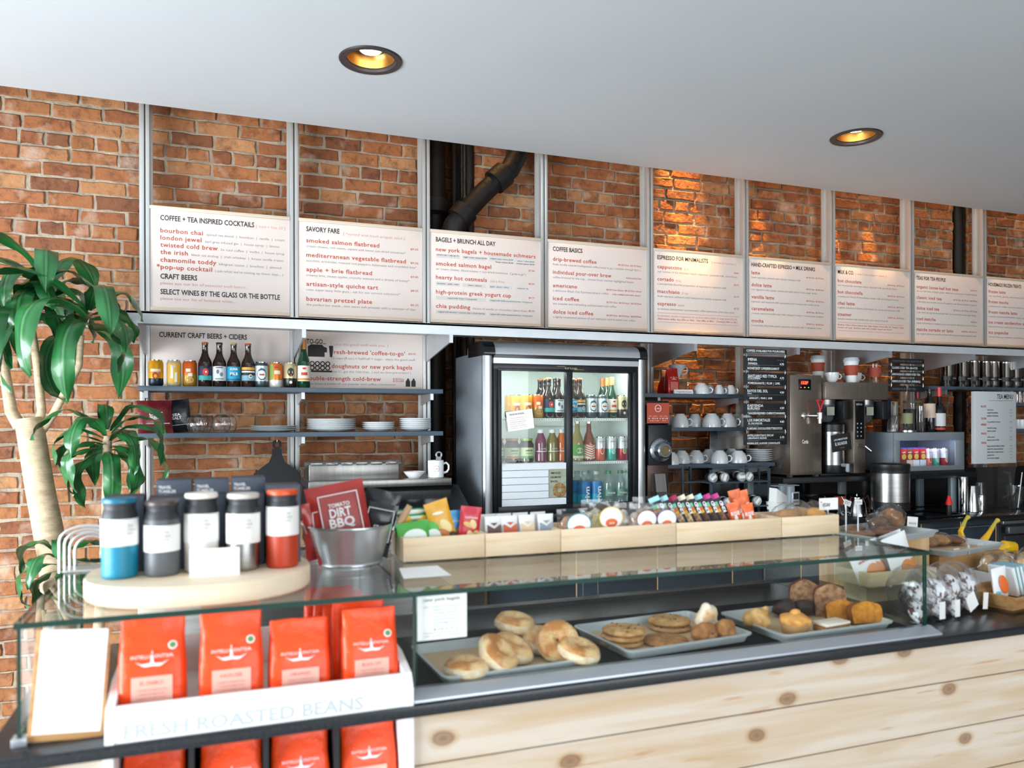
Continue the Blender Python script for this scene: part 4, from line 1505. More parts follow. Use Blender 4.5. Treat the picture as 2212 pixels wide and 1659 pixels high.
def jar(label, loc, lid, lab, body='3a2a18'):
    t = thing('jar', label, 'jar', loc, 0, GF)
    bm = nb()
    lathe(bm, [(.034, 0), (.038, .005), (.038, .09), (.03, .104), (.03, .110)], seg=24)
    build('jar_body', bm, mat('jar_'+body, body, .1, coat=.5), t)
    bm = nb()
    lathe(bm, [(.033, .110), (.033, .122), (.001, .122)], seg=24)
    build('lid', bm, mat('lid_'+lid, lid, .4, .2), t)
    bm = nb()
    lathe(bm, [(.0384, .022), (.0384, .075)], seg=28, cap=(False, False), mis=None)
    build('paper_label', bm, mat('label_cdd6a8', 'cdd6a8', .6), t)
    bm = nb()
    band(.0388, .020, .032, -1.2, 1.2, bm)
    build('label_band', bm, mat('label_'+lab, lab, .6), t, sharp=80)
    text(t, 'label_lettering', INKD, 'BREW DR', 0, .056, .008, y=-.0395, align='C', w=.036, bold=.03)
    text(t, 'label_lettering', GREENL, 'kombucha', 0, .044, .006, y=-.0395, align='C', w=.036, bold=.02)
    return t


jar('dark jar with amber-striped label in the fridge middle shelf', (fx(1105), 3.75, zm_), 'b9813a', 'c77a35')
jar('dark jar with green-striped label beside the purple juice bottle', (fx(1136), 3.75, zm_), '8fae4a', '4f9a4a')
jar('dark jar at the left edge of the middle fridge shelf', (fx(1080), 3.80, zm_), 'b9813a', '4f9a4a')


def juice(label, loc, col, cap='e6e9ea'):
    t = thing('juice_bottle', label, 'bottle', loc, 0, GF)
    bm = nb()
    lathe(bm, [(.028, 0), (.031, .004), (.031, .045), (.028, .06), (.030, .09), (.027, .115), (.016, .140), (.016, .150)], seg=24)
    build('bottle_body', bm, mat('juice_'+col, col, .15, coat=.5), t)
    bm = nb()
    lathe(bm, [(.018, .148), (.018, .166), (.001, .167)], seg=20)
    build('cap', bm, mat('cap_'+cap, cap, .4), t)
    bm = nb()
    band(.0316, .052, .056, -1.1, 1.1, bm)
    build('label_line', bm, TXW, t)
    text(t, 'label_lettering', TXW, 'JUICE', 0, .064, .007, y=-.0325, align='C', w=.03)
    return t


juice('purple juice bottle with white cap in the fridge', (fx(1167), 3.75, zm_), '7d3a52')
juice('olive green juice bottle with white cap in the fridge', (fx(1192), 3.75, zm_), '7a6a2c')
juice('orange juice bottle half behind the middle door bar', (fx(1214), 3.76, zm_), 'd9691e')


def soda(label, loc, liquid, l1, l2, stripes=False):
    t = thing('soda_bottle', label, 'bottle', loc, 0, GF)
    bm = nb()
    lathe(bm, [(.028, 0), (.032, .004), (.032, .095), (.026, .125), (.014, .155), (.0115, .20)], seg=24)
    build('bottle_body', bm, mat('soda_'+liquid, liquid, .08, coat=.6), t)
    bm = nb()
    lathe(bm, [(.0324, .012), (.0324, .085)], seg=28, cap=(False, False))
    if stripes:
        for k in range(6):
            for s in (-1, 1):
                n = 8
                lo, hi = [], []
                for j in range(n+1):
                    a = s*1.25*j/n
                    z = .016+k*.012+abs(a)*.012
                    lo.append((.0328*math.sin(a), -.0328*math.cos(a), z)); hi.append((.0328*math.sin(a), -.0328*math.cos(a), z+.005))
                loft(bm, [lo, hi], 1, (False, False), closed=False)
    else:
        wrap_disc(bm, .0328, 0, .055, .018, 1, .016)
        band(.0328, .014, .028, -1.2, 1.2, bm, 1)
    build('paper_label', bm, [mat('label_'+l1, l1, .6), mat('label_'+l2, l2, .6)], t, sharp=80)
    bm = nb()
    lathe(bm, [(.0145, .196), (.0145, .206), (.001, .207)], seg=16)
    build('cap', bm, CHROME, t)
    return t


soda('soda bottle with green label on the middle fridge shelf', (fx(1247), 3.755, zm_), 'a99a5c', '6ab04c', 'f0e6d8')
soda('red soda bottle with orange chevron-striped label on the middle fridge shelf', (fx(1272), 3.755, zm_), '8c4a38', 'f1e6da', 'd2512c', True)


def spindrift(label, loc, col, fruit, group=GF, h=1):
    t = can(label, loc, [(.50, col), (1, 'd9dcde')], [('o', 'f2f0ee', 0, .42, .42, .15), ('o', fruit, 0, .42, .33, .12)], slim=True, group=group)
    text(t, 'can_lettering', mat('ink_can_red', 'c0564a', .6), 'spindrift', 0, .098, .007, y=-.0285, align='C', w=.036)
    return t


for px, c, f, l in ((1296, 'e0705c', 'd9473c', 'coral'), (1320, '4fb39c', '8fd0c0', 'mint green'), (1344, 'b5243f', 'a8c06a', 'crimson')):
    spindrift(l + ' and white sparkling water can on the middle fridge shelf', (fx(px, 3.745), 3.745, zm_), c, f)
    spindrift(l + ' and white sparkling water can, second row of the middle fridge shelf', (fx(px-4, 3.81), 3.81, zm_), c, f)


def water(label, loc, blue=True):
    t = thing('water_bottle', label, 'bottle', loc, 0, GF)
    bm = nb()
    lathe(bm, [(.029, 0), (.033, .005), (.033, .03), (.031, .035), (.033, .04), (.033, .115), (.030, .135), (.014, .155), (.013, .170)], seg=24)
    build('bottle_body', bm, glassy('pet_bottle', (.80, .92, .92), .05, 1.5, milk=.10, boost=2.0), t)
    bm = nb()
    lathe(bm, [(.015, .166), (.015, .182), (.001, .182)], seg=16)
    build('cap', bm, mat('cap_clear', 'b8c6c8', .4) if blue else mat('cap_green', '2f7a48', .4), t)
    bm = nb()
    if blue:
        lathe(bm, [(.0334, .008), (.0334, .065), (.0334, .120), (.0320, .130)], seg=28, cap=(False, False), mis=[0, 1, 1])
        build('printed_wrap', bm, [mat('wrap_cyan', '2aa8c8', .4), mat('wrap_blue', '2a7fc0', .4)], t)
        text(t, 'wrap_lettering', TXW, 'givn', 0, 0, .026, y=-.035, align='L', w=.085, bold=.03, M=T(.012, 0, .02) @ R3('Y', -PI/2))
    else:
        band(.0336, .05, .085, -1.2, 1.2, bm)
        build('printed_wrap', bm, mat('wrap_clear_green', '6f9a86', .4), t, sharp=80)
        text(t, 'wrap_lettering', TXW, 'Volvic', 0, .062, .011, y=-.036, align='C', w=.045, bold=.03)
    return t


for px, y, l in ((1262, 3.735, 'blue wrapped water bottle, left front in the fridge bottom'), (1287, 3.735, 'blue wrapped water bottle, right front in the fridge bottom'), (1246, 3.80, 'blue wrapped water bottle, left back in the fridge bottom'), (1275, 3.82, 'blue wrapped water bottle between and behind the two front ones')):
    water(l, (fx(px, y), y, zb_))
for px, y, l in ((1314, 3.74, 'clear water bottle with green cap beside the blue wrapped ones'), (1340, 3.74, 'clear water bottle at the right end of the fridge bottom')):
    water(l, (fx(px, y), y, zb_), False)

# ------------------------------------------------------------------ cups on the right-hand shelves
def cup_mesh(r, h):
    bm = nb()
    # upturned bowl-shaped cup: foot ring on top
    lathe(bm, [(r, 0), (r*1.0, h*.12), (r*.96, h*.45), (r*.80, h*.75), (r*.52, h*.94), (r*.50, h), (r*.44, h), (r*.43, h*.96), (.001, h*.95)], seg=28, cap=(False, True))
    return bm


def handle_pts(r, h):
    return [(r*.94, 0, h*.58), (r*1.22, 0, h*.62), (r*1.42, 0, h*.42), (r*1.30, 0, h*.18), (r*.99, 0, h*.12)]


def cup(label, loc, r, h, rz=-.5, group='upturned white cups', up=False):
    t = thing('coffee_cup', label, 'cup', loc, rz, group)
    M = None
    if up:
        M = T(0, 0, h) @ R3('X', PI)
    bm = cup_mesh(r, h)
    if up:
        bm.free()
        bm = nb()
        lathe(bm, [(r*.50, 0), (r*.55, .003), (r*.80, h*.25), (r*.96, h*.55), (r, h), (r*.95, h), (r*.91, h*.55), (r*.7, h*.2), (.001, h*.12)], seg=28, cap=(True, False))
    build('cup_body', bm, CERAMIC, t)
    bm = nb()
    tube(bm, handle_pts(r, h), [.0045, .004, .004, .004, .0045], 8, M=M)
    build('handle', bm, CERAMIC, t)
    return t


def gx(px, y, py=900): return at(px, py, Y=y).x


ZA, ZB, ZC = S1-.008, S2+.012, S3
for px, y, r, h, l in ((1515, 3.90, .046, .062, 'large cup at the left of the top cup shelf'), (1532, 4.0, .036, .058, 'small cup behind the large one on the top cup shelf'), (1554, 3.90, .029, .055, 'small espresso cup in the middle of the top cup shelf'), (1571, 3.99, .030, .055, 'small espresso cup behind on the top cup shelf'), (1579, 3.90, .029, .055, 'small espresso cup at the right end of the top cup shelf')):
    cup('white upturned ' + l, (gx(px, y), y, ZA), r, h)
for k, (px, y, r, h, l) in enumerate(((1443, 4.02, .042, .07, 'cup half behind the grinder on the middle cup shelf'), (1469, 3.91, .049, .078, 'round cup, second on the middle cup shelf'), (1501, 4.01, .046, .078, 'round cup, third on the middle cup shelf'), (1537, 3.91, .054, .080, 'widest round cup in the middle of the middle cup shelf'), (1572, 3.91, .051, .080, 'round cup, fifth on the middle cup shelf'), (1590, 4.03, .046, .078, 'round cup behind the fifth on the middle cup shelf'), (1610, 3.95, .048, .078, 'round cup partly behind the chalkboards'))):
    cup('white upturned ' + l, (gx(px, y), y, ZB), r, h)
for k, (px, y, r, h, l) in enumerate(((1449, 3.90, .046, .07, 'cup at the left end of the lowest cup shelf'), (1472, 3.98, .048, .075, 'cup, second on the lowest cup shelf'), (1503, 3.98, .048, .075, 'cup, third on the lowest cup shelf'), (1530, 4.02, .044, .078, 'cup behind the third on the lowest cup shelf'), (1554, 3.90, .050, .075, 'creamy cup in the middle of the lowest cup shelf'), (1580, 4.04, .045, .078, 'cup farthest back on the lowest cup shelf'), (1594, 3.91, .053, .072, 'wide cup beside the saucer stack'))):
    cup('white upturned ' + l, (gx(px, y), y, ZC), r, h)
plate_stack(6, 1640, 3.97, ZC, .082, .0125, CERAMIC, 'the saucer stack by the chalkboards', 'saucers on the lowest cup shelf', .013)

# pour-over dripper on a glass stand, red coffee bag, sign, glass jug
t = thing('pour_over_dripper', 'white ceramic pour-over cone on a glass server on the top cup shelf', 'coffee dripper', (gx(1467, 3.98), 4.0, ZA), 0)
bm = nb()
lathe(bm, [(.052, 0), (.054, .01), (.05, .06), (.03, .085), (.03, .09)], seg=28, cap=(False, False))
build('server', bm, CLEAR, t)
bm = nb()
lathe(bm, [(.045, .09), (.045, .094), (.012, .096), (.016, .105), (.052, .172), (.050, .174), (.014, .108)], seg=28, cap=(False, False))
build('cone', bm, mat('pale_grey_ceramic', 'ccd6da', .2), t)
bm = nb()
tube(bm, [(.046, 0, .160), (.066, 0, .160), (.070, 0, .140), (.060, 0, .125), (.030, 0, .120)], .004, 8)
build('handle', bm, mat('pale_grey_ceramic', 'ccd6da', .2), t)
t = thing('glass_jug', 'clear glass jug with chrome handle behind the row of espresso cups', 'jug', (gx(1507, 4.04), 4.04, ZA), 0)
bm = nb()
lathe(bm, [(.032, 0), (.034, .004), (.033, .09), (.036, .098)], seg=24, cap=(True, False))
build('jug_body', bm, CLEAR, t)
bm = nb()
tube(bm, [(-.034, 0, .08), (-.06, 0, .085), (-.068, 0, .06), (-.055, 0, .03), (-.034, 0, .02)], .003, 8)
build('handle', bm, CHROME, t)


def coffee_bag(label, loc, w, h, d, m, rz=0, group='orange coffee bags', art=True, badge=None, lab='e9b0a0', seed=0, name='coffee_bag', title='HOUSE BLEND', hide=False):
    t = thing(name, label, 'coffee bag', loc, rz, group)
    rnd = random.Random(seed)
    bm = nb()
    rings = []
    n = 24
    S = [(0, .95, 1.0, .25), (.015, 1, 1.02, .25), (.25, 1.0, 1.03, .3), (.5, .99, .92, .35), (.68, .97, .62, .5), (.80, .96, .34, .7), (.90, .955, .13, .9), (.97, .95, .08, .95), (1.0, .94, .10, .95)]
    for zf, wf, df, p in S:
        ring = []
        for (x, y) in ell(w/2*wf, d/2*df, n, p=min(p, 1.0)*.9):
            q = noise.noise(Vector((x*40+seed, y*40, zf*h*26)))*.0022
            yo = -d/2*(1-df)*-.25
            ring.append((x+q, y+q*1.4-(.0 if y > 0 else 0), zf*h + (noise.noise(Vector((x*25, seed, 1)))*.002 if zf > .9 else 0)))
        rings.append(ring)
    loft(bm, rings)
    build('foil_bag', bm, m, t, sharp=50)
    if hide:
        return t

    def yf(z):      # front surface depth at height fraction
        for (a, _, da, _), (b, _, db, _) in zip(S, S[1:]):
            if a <= z <= b:
                return -(d/2)*(da+(db-da)*(z-a)/(b-a))-.0022
        return -d/2
    bm = nb()
    a, b = yf(.12), yf(.46)
    loft(bm, [[(-.30*w, a-.0006, .12*h), (.30*w, a-.0006, .12*h), (.30*w, a+.001, .12*h), (-.30*w, a+.001, .12*h)], [(-.30*w, b-.0006, .46*h), (.30*w, b-.0006, .46*h), (.30*w, b+.001, .46*h), (-.30*w, b+.001, .46*h)]])
    build('paper_label', bm, mat('bag_label_'+lab, lab, .6), t)
    text(t, 'label_lettering', INKR, title, 0, .385*h, .035*h, y=b-.0012, align='C', w=.34*w, bold=.01)
    for k in range(5):
        text(t, 'label_lettering', INKR, 'roasted in chicago for you', 0, (.335-.036*k)*h, .016*h, y=min(a, b)-.0012, align='C', w=(.42-.05*(k % 2))*w)
    if art:
        tilt = math.atan2(yf(.70)-yf(.56), .14*h)
        yA = yf(.57)
        M = T(0, yA-.001, .545*h) @ R3('X', -tilt)
        text(t, 'brand_lettering', TXW, 'INTELLIGENTSIA', 0, .075*h, .032*h, align='C', w=.62*w, M=M, y=-.001)
        bm = nb()
        for s in (-1, 1):      # spread wings
            for k in range(5):
                x0, x1 = s*.02*w, s*(.25-.025*k)*w
                z0, z1 = (.032-.004*k)*h, (.052-.012*k)*h
                prism(bm, [(x0, z0), (x1*.6, z0-.006*h), (x1, z1), (x1*.62, z0-.016*h), (x0, z0-.012*h)] if s > 0 else [(x0, z0), (x0, z0-.012*h), (x1*.62, z0-.016*h), (x1, z1), (x1*.6, z0-.006*h)], -.0014-.0002*k, -.0002, 0, M)
        prism(bm, [(-.02*w, .005*h), (.02*w, .005*h), (.028*w, .035*h), (0, .12*h), (-.028*w, .035*h)], -.0026, -.0004, 0, M)
        prism(bm, [(-.012*w, .118*h), (.012*w, .118*h), (0, .145*h)], -.002, -.0004, 0, M)
        build('winged_emblem', bm, TXW, t)
    if badge:
        bm = nb()
        zz = .72
        M = T(.30*w, yf(zz)-.0025, zz*h) @ R3('X', PI/2-.5)
        lathe(bm, [(.068*w, 0), (.068*w, .001), (.05*w, .0012), (.001, .0012)], seg=20, M=M, mis=[0, 0, 1])
        build('round_badge', bm, [TXW, mat('badge_green', '5f8a4a', .5)], t)
    return t


REDBAG = mat('deep_red_foil', 'c2221c', .3, .1, coat=.4, bump=.2, bscale=12)
coffee_bag('red coffee bag standing before the pour-over cone on the top cup shelf', (gx(1451, 3.93), 3.93, ZA), .080, .150, .055, REDBAG, rz=.0, group='red coffee bags on the cup shelf', lab='d97a70', seed=3)
coffee_bag('second red coffee bag slumped behind the upright one', (gx(1437, 4.0), 4.01, ZA), .075, .105, .055, REDBAG, rz=.5, group='red coffee bags on the cup shelf', art=False, lab='b8282a', seed=4)
t = thing('shelf_sign', 'small folded white name card before the espresso cups', 'sign', (gx(1457, 3.87)-.005, 3.868, ZA), .0)
bm = nb()
loft(bm, [[(x, -.008, 0), (x, 0, .024), (x, .010, 0)] for x in (0, .125)])
build('card', bm, PAPER, t)
text(t, 'card_lettering', INKD, 'Yirgacheffe  Ethiopia', .015, .008, .006, y=-.0092, w=.095)

# ------------------------------------------------------------------ coffee grinder beside the fridge
t = thing('coffee_grinder', 'tall coffee grinder with chrome dial and brick-red sign next to the fridge', 'grinder', (2.187, 3.66, .861))
bm = nb()
bx(bm, -.045, .085, .02, .30, 0, .56, 0, .006)
bx(bm, -.06, .10, -.06, .30, 0, .03, 0, .004)
build('grinder_body', bm, mat('grinder_bronze', '5a4a42', .35, .6, var=.1), t)
bm = nb()
bx(bm, -.052, .092, -.004, .04, .345, .56, 0, .004)
build('dial_plate', bm, BLACK, t)
bm = nb()
M = T(.018, -.004, .425) @ R3('X', PI/2)
lathe(bm, [(.066, 0), (.066, .012), (.060, .018), (.042, .02), (.042, .05), (.036, .056), (.026, .056), (.024, .052), (.001, .052)], seg=36, M=M, mis=[0, 0, 0, 0, 0, 0, 0, 1, 1])
build('dial', bm, [mat('polished_ring', '8e9499', .15, .95), mat('brass_centre', '8c7a58', .3, .8)], t)
bm = nb()
for k in range(11):
    a = PI*(.08+.084*k)
    M = T(.018, -.019, .425) @ R3('Y', -a+PI/2)
    bx(bm, -.0015, .0015, -.004, -.002, .050, .055, 0, 0, M)
build('dial_marks', bm, mat('mark_pale_blue', '7fc6e6', .5), t)
bm = nb()
loft(bm, [[(x, -.012, .30), (x, .02, .30), (x, .02, .205), (x, -.030, .205)] for x in (-.02, .045)])
loft(bm, [[(x, -.030, .204), (x, .015, .204), (x, .01, .15), (x, -.024, .15)] for x in (-.018, .048)])
build('spout', bm, STEELH, t)
bm = nb()
bx(bm, -.045, .05, -.001, .02, .045, .062)
build('warning_strip', bm, BLACK, t)
text(t, 'warning_lettering', TXW, 'warning: stop here for service', -.04, .054, .0045, y=-.0018, w=.082)
bm = nb()
bx(bm, -.058, .095, .03, .28, .56, .69, 0, .004)
build('hopper', bm, mat('smoked_plastic', '15181c', .15), t)
t = thing('grinder_sign', 'brick-red card with round logo fixed on the coffee grinder', 'sign', (2.187, 3.652, 1.43))
bm = nb()
bx(bm, -.062, .072, 0, .003, 0, .108)
build('card', bm, SLEEVE, t)
bm = nb()
torus(bm, .018, .0012, seg=28, ss=6, M=T(.004, -.001, .079) @ R3('X', PI/2))
build('logo_ring', bm, TXW, t)
text(t, 'card_lettering', TXW, 'coffee', .004, .076, .005, y=-.001, align='C', w=.024, bold=.02)
text(t, 'card_lettering', TXW, '14   10 3 14   4  4.8  4.8', .004, .022, .008, y=-.001, align='C', w=.118, bold=.01)
text(t, 'card_lettering', TXW, 'small   medium     large   jumbo', .004, .036, .004, y=-.001, align='C', w=.115)
text(t, 'card_lettering', TXW, 'single origin     filter', .004, .012, .004, y=-.001, align='C', w=.10)

# ------------------------------------------------------------------ rack with round tea tins
DKSTEEL = mat('rack_blue_grey', '46535f', .4, .5)
t = thing('tin_rack', 'dark metal two-tier rack holding round labelled tins', 'rack', (2.43, 3.60, .861))
bm = nb()
for x in (.06, .44):
    for y in (0, .20):
        bx(bm, x-.006, x+.006, y, y+.012, 0, .325)
for z in (.105, .24):
    bx(bm, .06, .44, 0, .21, z, z+.008)
bx(bm, .054, .446, 0, .012, .318, .325)
build('rack_frame', bm, DKSTEEL, t)
bm = nb()
for x in (-.06, .445):
    bx(bm, x, x+.01, .10, .112, 0, .33)
bx(bm, -.055, .445, .10, .112, .24, .25)
build('rear_frame', bm, DKSTEEL, t)


def tin(label, px, y, z, tilt, group):
    x = gx(px, y)
    t = thing('round_tin', label, 'tin', (x, y, z), 0, group)
    M0 = T(0, 0, .026) @ R3('X', PI/2)
    bm = nb()
    lathe(bm, [(.022, -.04), (.024, -.038), (.024, .0)], seg=24, M=M0)
    build('tin_body', bm, mat('dark_tin', '2a2c2f', .3, .5), t)
    bm = nb()
    lathe(bm, [(.026, -.006), (.026, .010), (.023, .011), (.001, .0105)], seg=28, M=M0)
    build('lid', bm, mat('tin_lid_metal', 'b9bdbf', .35, .6), t)
    bm = nb()
    M = M0 @ R3('Z', tilt)
    bx(bm, -.018, .018, -.008, .008, .0108, .0118, 0, 0, M)
    build('sticker', bm, PAPER, t)
    return t


TG = 'round labelled tins on the two-tier rack'
tn = 1
for px, y, tl, l in ((1539, 3.60, .6, 'upper tier, first from the left'), (1564, 3.60, 1.2, 'upper tier, second from the left'), (1558, 3.68, 1.2, 'upper tier, behind the second'), (1592, 3.69, 0, 'upper tier, behind the third'), (1601, 3.60, .05, 'upper tier, third from the left'), (1617, 3.60, .9, 'upper tier, rightmost')):
    tin('round metal-lidded tin, ' + l, px, y, .861+.248, tl, TG)
for px, y, tl, l in ((1571, 3.60, -.9, 'lower tier, left front'), (1560, 3.67, -.9, 'lower tier, behind the left front one'), (1606, 3.60, 0, 'lower tier, middle front'), (1596, 3.68, 0, 'lower tier, behind the middle front one'), (1634, 3.60, .8, 'lower tier, right front'), (1625, 3.68, .8, 'lower tier, behind the right front one')):
    tin('round metal-lidded tin, ' + l, px, y, .861+.113, tl, TG)
t = thing('steel_cup', 'small tilted steel cup lying left of the tin rack', 'cup', (gx(1508, 3.62), 3.62, .862+.028), .4)
bm = nb()
lathe(bm, [(.018, 0), (.026, .004), (.028, .06), (.0265, .06), (.0245, .006), (.001, .004)], seg=24, M=R3('Y', -1.35) @ T(0, 0, -.03), cap=(True, False))
build('cup_body', bm, CHROME, t)

# ------------------------------------------------------------------ chalkboards
def board_set(label, px0, px1, y, zs, name, lines, group):
    x0, x1 = gx(px0, y), gx(px1, y)
    t = thing(name, label, 'chalkboard', (x0, y, zs[-1][0]), 0, group)
    zb = zs[-1][0]
    W = x1-x0
    for k, (z0, z1) in enumerate(zs):
        bm = nb()
        bx(bm, 0, W, 0, .006, z0-zb, z1-zb, 0, .0008)
        b = build('board', bm, mat('slate_board', '12161a', .6), t)
        for ln in lines[k]:
            s, fx0, fx1, fz, hh = ln[:5]
            c = CHALK if len(ln) < 6 else mat('chalk_faint', '6d7478', .8)
            if s == '-':
                bm = nb()
                bx(bm, fx0*W, fx1*W, -.0008, 0, z0-zb+fz*(z1-z0), z0-zb+fz*(z1-z0)+.0012)
                build('chalk_line', bm, c, b)
            else:
                text(b, 'chalk_lettering', c, s, fx0*W, z0-zb+fz*(z1-z0), hh, y=-.0007, w=(fx1-fx0)*W, bold=.02)
        if k:
            pz = zs[k-1][0]-zb
            for x in (.05*W, .95*W):
                bm = nb()
                tube(bm, [(x, -.002, z1-zb-.006), (x, -.004, (pz+z1-zb)/2), (x, -.002, pz+.006)], .0014, 6)
                build('link', bm, CHROME, t)
    bm = nb()
    for x in (.1*W, .9*W):
        tube(bm, [(x, .003, zs[0][1]-zb-.002), (x, .05, 1.87-zb)], .001, 6)
    build('hanging_wire', bm, CHROME, t)
    return t


def cz(py, y, px=1650): return at(px, py, Y=y).z


yb_ = 3.62
ys = [(754, 765), (770, 801), (805, 833), (838, 866), (871, 897), (902, 930), (936, 961)]
zs = [(cz(b, yb_), cz(a, yb_)) for a, b in ys]
F_ = ('x',)
lines = [[('COFFEES AVAILABLE FOR POUROVERS', .06, .95, .40, .012), ('-', .08, .95, .12, 0)],
 [('IMENA', .09, .30, .68, .015), ('RWANDA', .10, .31, .42, .012), ('4.95', .83, .93, .42, .012), ('HONEY|KEY LIME|BERGAMOT', .08, .82, .08, .013), ('TASTING NOTES', .08, .36, .30, .006, 1), ('-', .08, .93, .38, 0, 1), ('12 oz cup', .78, .93, .72, .006, 1)],
 [('SANTUARO RED TYPICA', .09, .76, .62, .016), ('COLOMBIA', .09, .38, .48, .010), ('4.75', .83, .93, .52, .012), ('POMEGRANATE |  PLUM  |  LIME', .09, .83, .10, .012), ('TASTING NOTES', .08, .34, .34, .006, 1), ('-', .08, .93, .42, 0, 1)],
 [('RAYOS DEL SOL', .08, .55, .66, .015), ('PERU', .08, .18, .52, .006), ('4.50', .83, .93, .60, .011), ('APRICOT |  PEAR |  LIME', .12, .65, .14, .010), ('TASTING NOTES', .08, .34, .34, .006, 1), ('-', .08, .93, .46, 0, 1)],
 [('KARYENDA', .08, .44, .70, .014), ('BURUNDI', .08, .36, .46, .014), ('4.50', .83, .93, .52, .012), ('TANGERINE|DRIED CHERRY|TAMARIND', .08, .95, .08, .012), ('TASTING NOTES', .08, .34, .30, .006, 1), ('-', .08, .93, .40, 0, 1)],
 [('LOS INMORTALES', .08, .60, .70, .015), ('EL SALVADOR', .10, .42, .48, .011), ('4.80', .83, .93, .60, .012), ('PLUM/DARK CHOCOLATE/BUTTERSCOTCH', .07, .88, .08, .012), ('TASTING NOTES', .08, .34, .30, .006, 1), ('-', .08, .93, .42, 0, 1)],
 [('INTELLIGENTSIA\'S DECAF', .08, .68, .74, .011), ('LIBRARIAN\'S BLEND', .08, .52, .52, .010), ('3.75', .83, .93, .56, .011), ('MARMALADE | ALMOND | CHOCOLATE', .07, .83, .06, .011), ('TASTING NOTES', .08, .34, .30, .006, 1), ('-', .08, .93, .42, 0, 1)]]
board_set('chain of seven black chalkboards listing pourover coffees', 1607, 1700, yb_, zs, 'chalkboard_menu', lines, 'hanging chalkboards')
y2 = 3.80
ys = [(775, 786), (790, 800), (804, 814), (819, 829), (834, 846)]
zs = [(cz(b, y2, 1960), cz(a, y2, 1960)) for a, b in ys]
lines = [[("TODAY'S ICED TEA SELECTIONS", .08, .92, .35, .011, 1)], [('CLASSIC ICED TEA (BLACK)', .07, .80, .3, .013)], [('LEMONGRASS GREEN ICED TEA', .07, .88, .3, .013)], [('HIBISCUS ICED TEA (HERBAL)', .07, .88, .3, .013)], [('GINGER PLUM ICED TEA', .07, .75, .3, .013, 1)]]
board_set('chain of five black chalkboards listing iced teas', 1921, 1997, y2, zs, 'chalkboard_menu', lines, 'hanging chalkboards')

# ------------------------------------------------------------------ black riser shelf carrying the machines
RZ = 1.109
t = thing('riser_shelf', 'long black raised shelf on grey legs under the coffee machines', 'shelf', (0, 0, 0))
bm = nb()
bx(bm, 3.03, 4.55, 3.68, 4.07, RZ-.030, RZ, 0, .002)
build('shelf_board', bm, BLACK, t)
for x, y in ((3.06, 3.72), (4.38, 3.72), (3.06, 4.03), (4.45, 4.03), (3.66, 3.90)):
    bm = nb()
    bx(bm, x-.025, x+.025, y-.012, y+.012, .861, RZ-.031, 0, .002)
    build('leg', bm, mat('leg_blue_grey', '9aa7ad', .4, .4), t)
HW = 3.74
t = thing('hot_water_dispenser', 'tall stainless hot water tower with red tap lever and digital display', 'water boiler', (gx(1707, HW), HW, RZ))
wd = gx(1775, HW)-gx(1707, HW)
hh = cz(810, HW, 1740)-RZ
hh_b = hh
bm = nb()
bx(bm, 0, wd, .0, .33, .012, hh, 0, .004)
for a in (.02, wd-.02):
    for b_ in (.03, .30):
        bx(bm, a-.012, a+.012, b_-.012, b_+.012, 0, .0125)
build('tower_body', bm, mat('tower_steel', 'a3968b', .25, .8, var=.15, vscale=4, stretch=(12, 12, 1)), t)
bm = nb()
bx(bm, .06, .15, -.002, .002, hh-.088, hh-.025, 0, .001)
build('display', bm, BLACKG, t)
text(t, 'display_digits', mat('led_red', 'ff3a2a', .5, emit=5), '153F', .078, hh-.055, .018, y=-.003, w=.05, bold=.03)
for k, c in enumerate(('led_red', 'led_orange', 'led_green')):
    bm = nb()
    bx(bm, .072+k*.028, .079+k*.028, -.0035, -.002, hh-.076, hh-.072)
    build('indicator_light', bm, mat(c, {'led_red': 'ff3a2a', 'led_orange': 'ff9a2a', 'led_green': '5ad05a'}[c], .5, emit=3), t)
text(t, 'logo_lettering', TXW, 'Curtis', .085, hh*.33, .022, y=-.001, w=.045, bold=.03)
bm = nb()
zt = hh*.60
lathe(bm, [(.022, 0), (.022, .006), (.012, .012)], seg=20, M=T(.10, 0, zt) @ R3('X', PI/2))
tube(bm, [(.10, -.008, zt), (.125, -.03, zt), (.165, -.04, zt)], .009, 12)
lathe(bm, [(.010, -.045), (.011, -.02), (.017, -.018), (.017, .018), (.012, .022)], c=(.18, -.042, zt), seg=18)
build('tap', bm, CHROME, t)
bm = nb()
z = zt+.024
tube(bm, [(.178, -.042, z-.004), (.18, -.042, z+.015), (.160, -.042, z+.065), (.205, -.042, z+.068), (.186, -.042, z+.015)], .005, 8)
bx(bm, .155, .21, -.047, -.037, z+.062, z+.07, 0, .002)
build('tap_lever', bm, mat('lever_red', 'd01f26', .35), t)
t = thing('steel_splash_panel', 'dark stainless splash panel between the cup shelf and the boiler', 'panel', (2.80, 4.065, .862))
bm = nb()
bx(bm, .0, .27, 0, .02, 0, .60, 0, .003)
build('panel_sheet', bm, mat('dark_grey_steel', '6f7274', .25, 1), t)  # one even, darker grey over the whole sheet

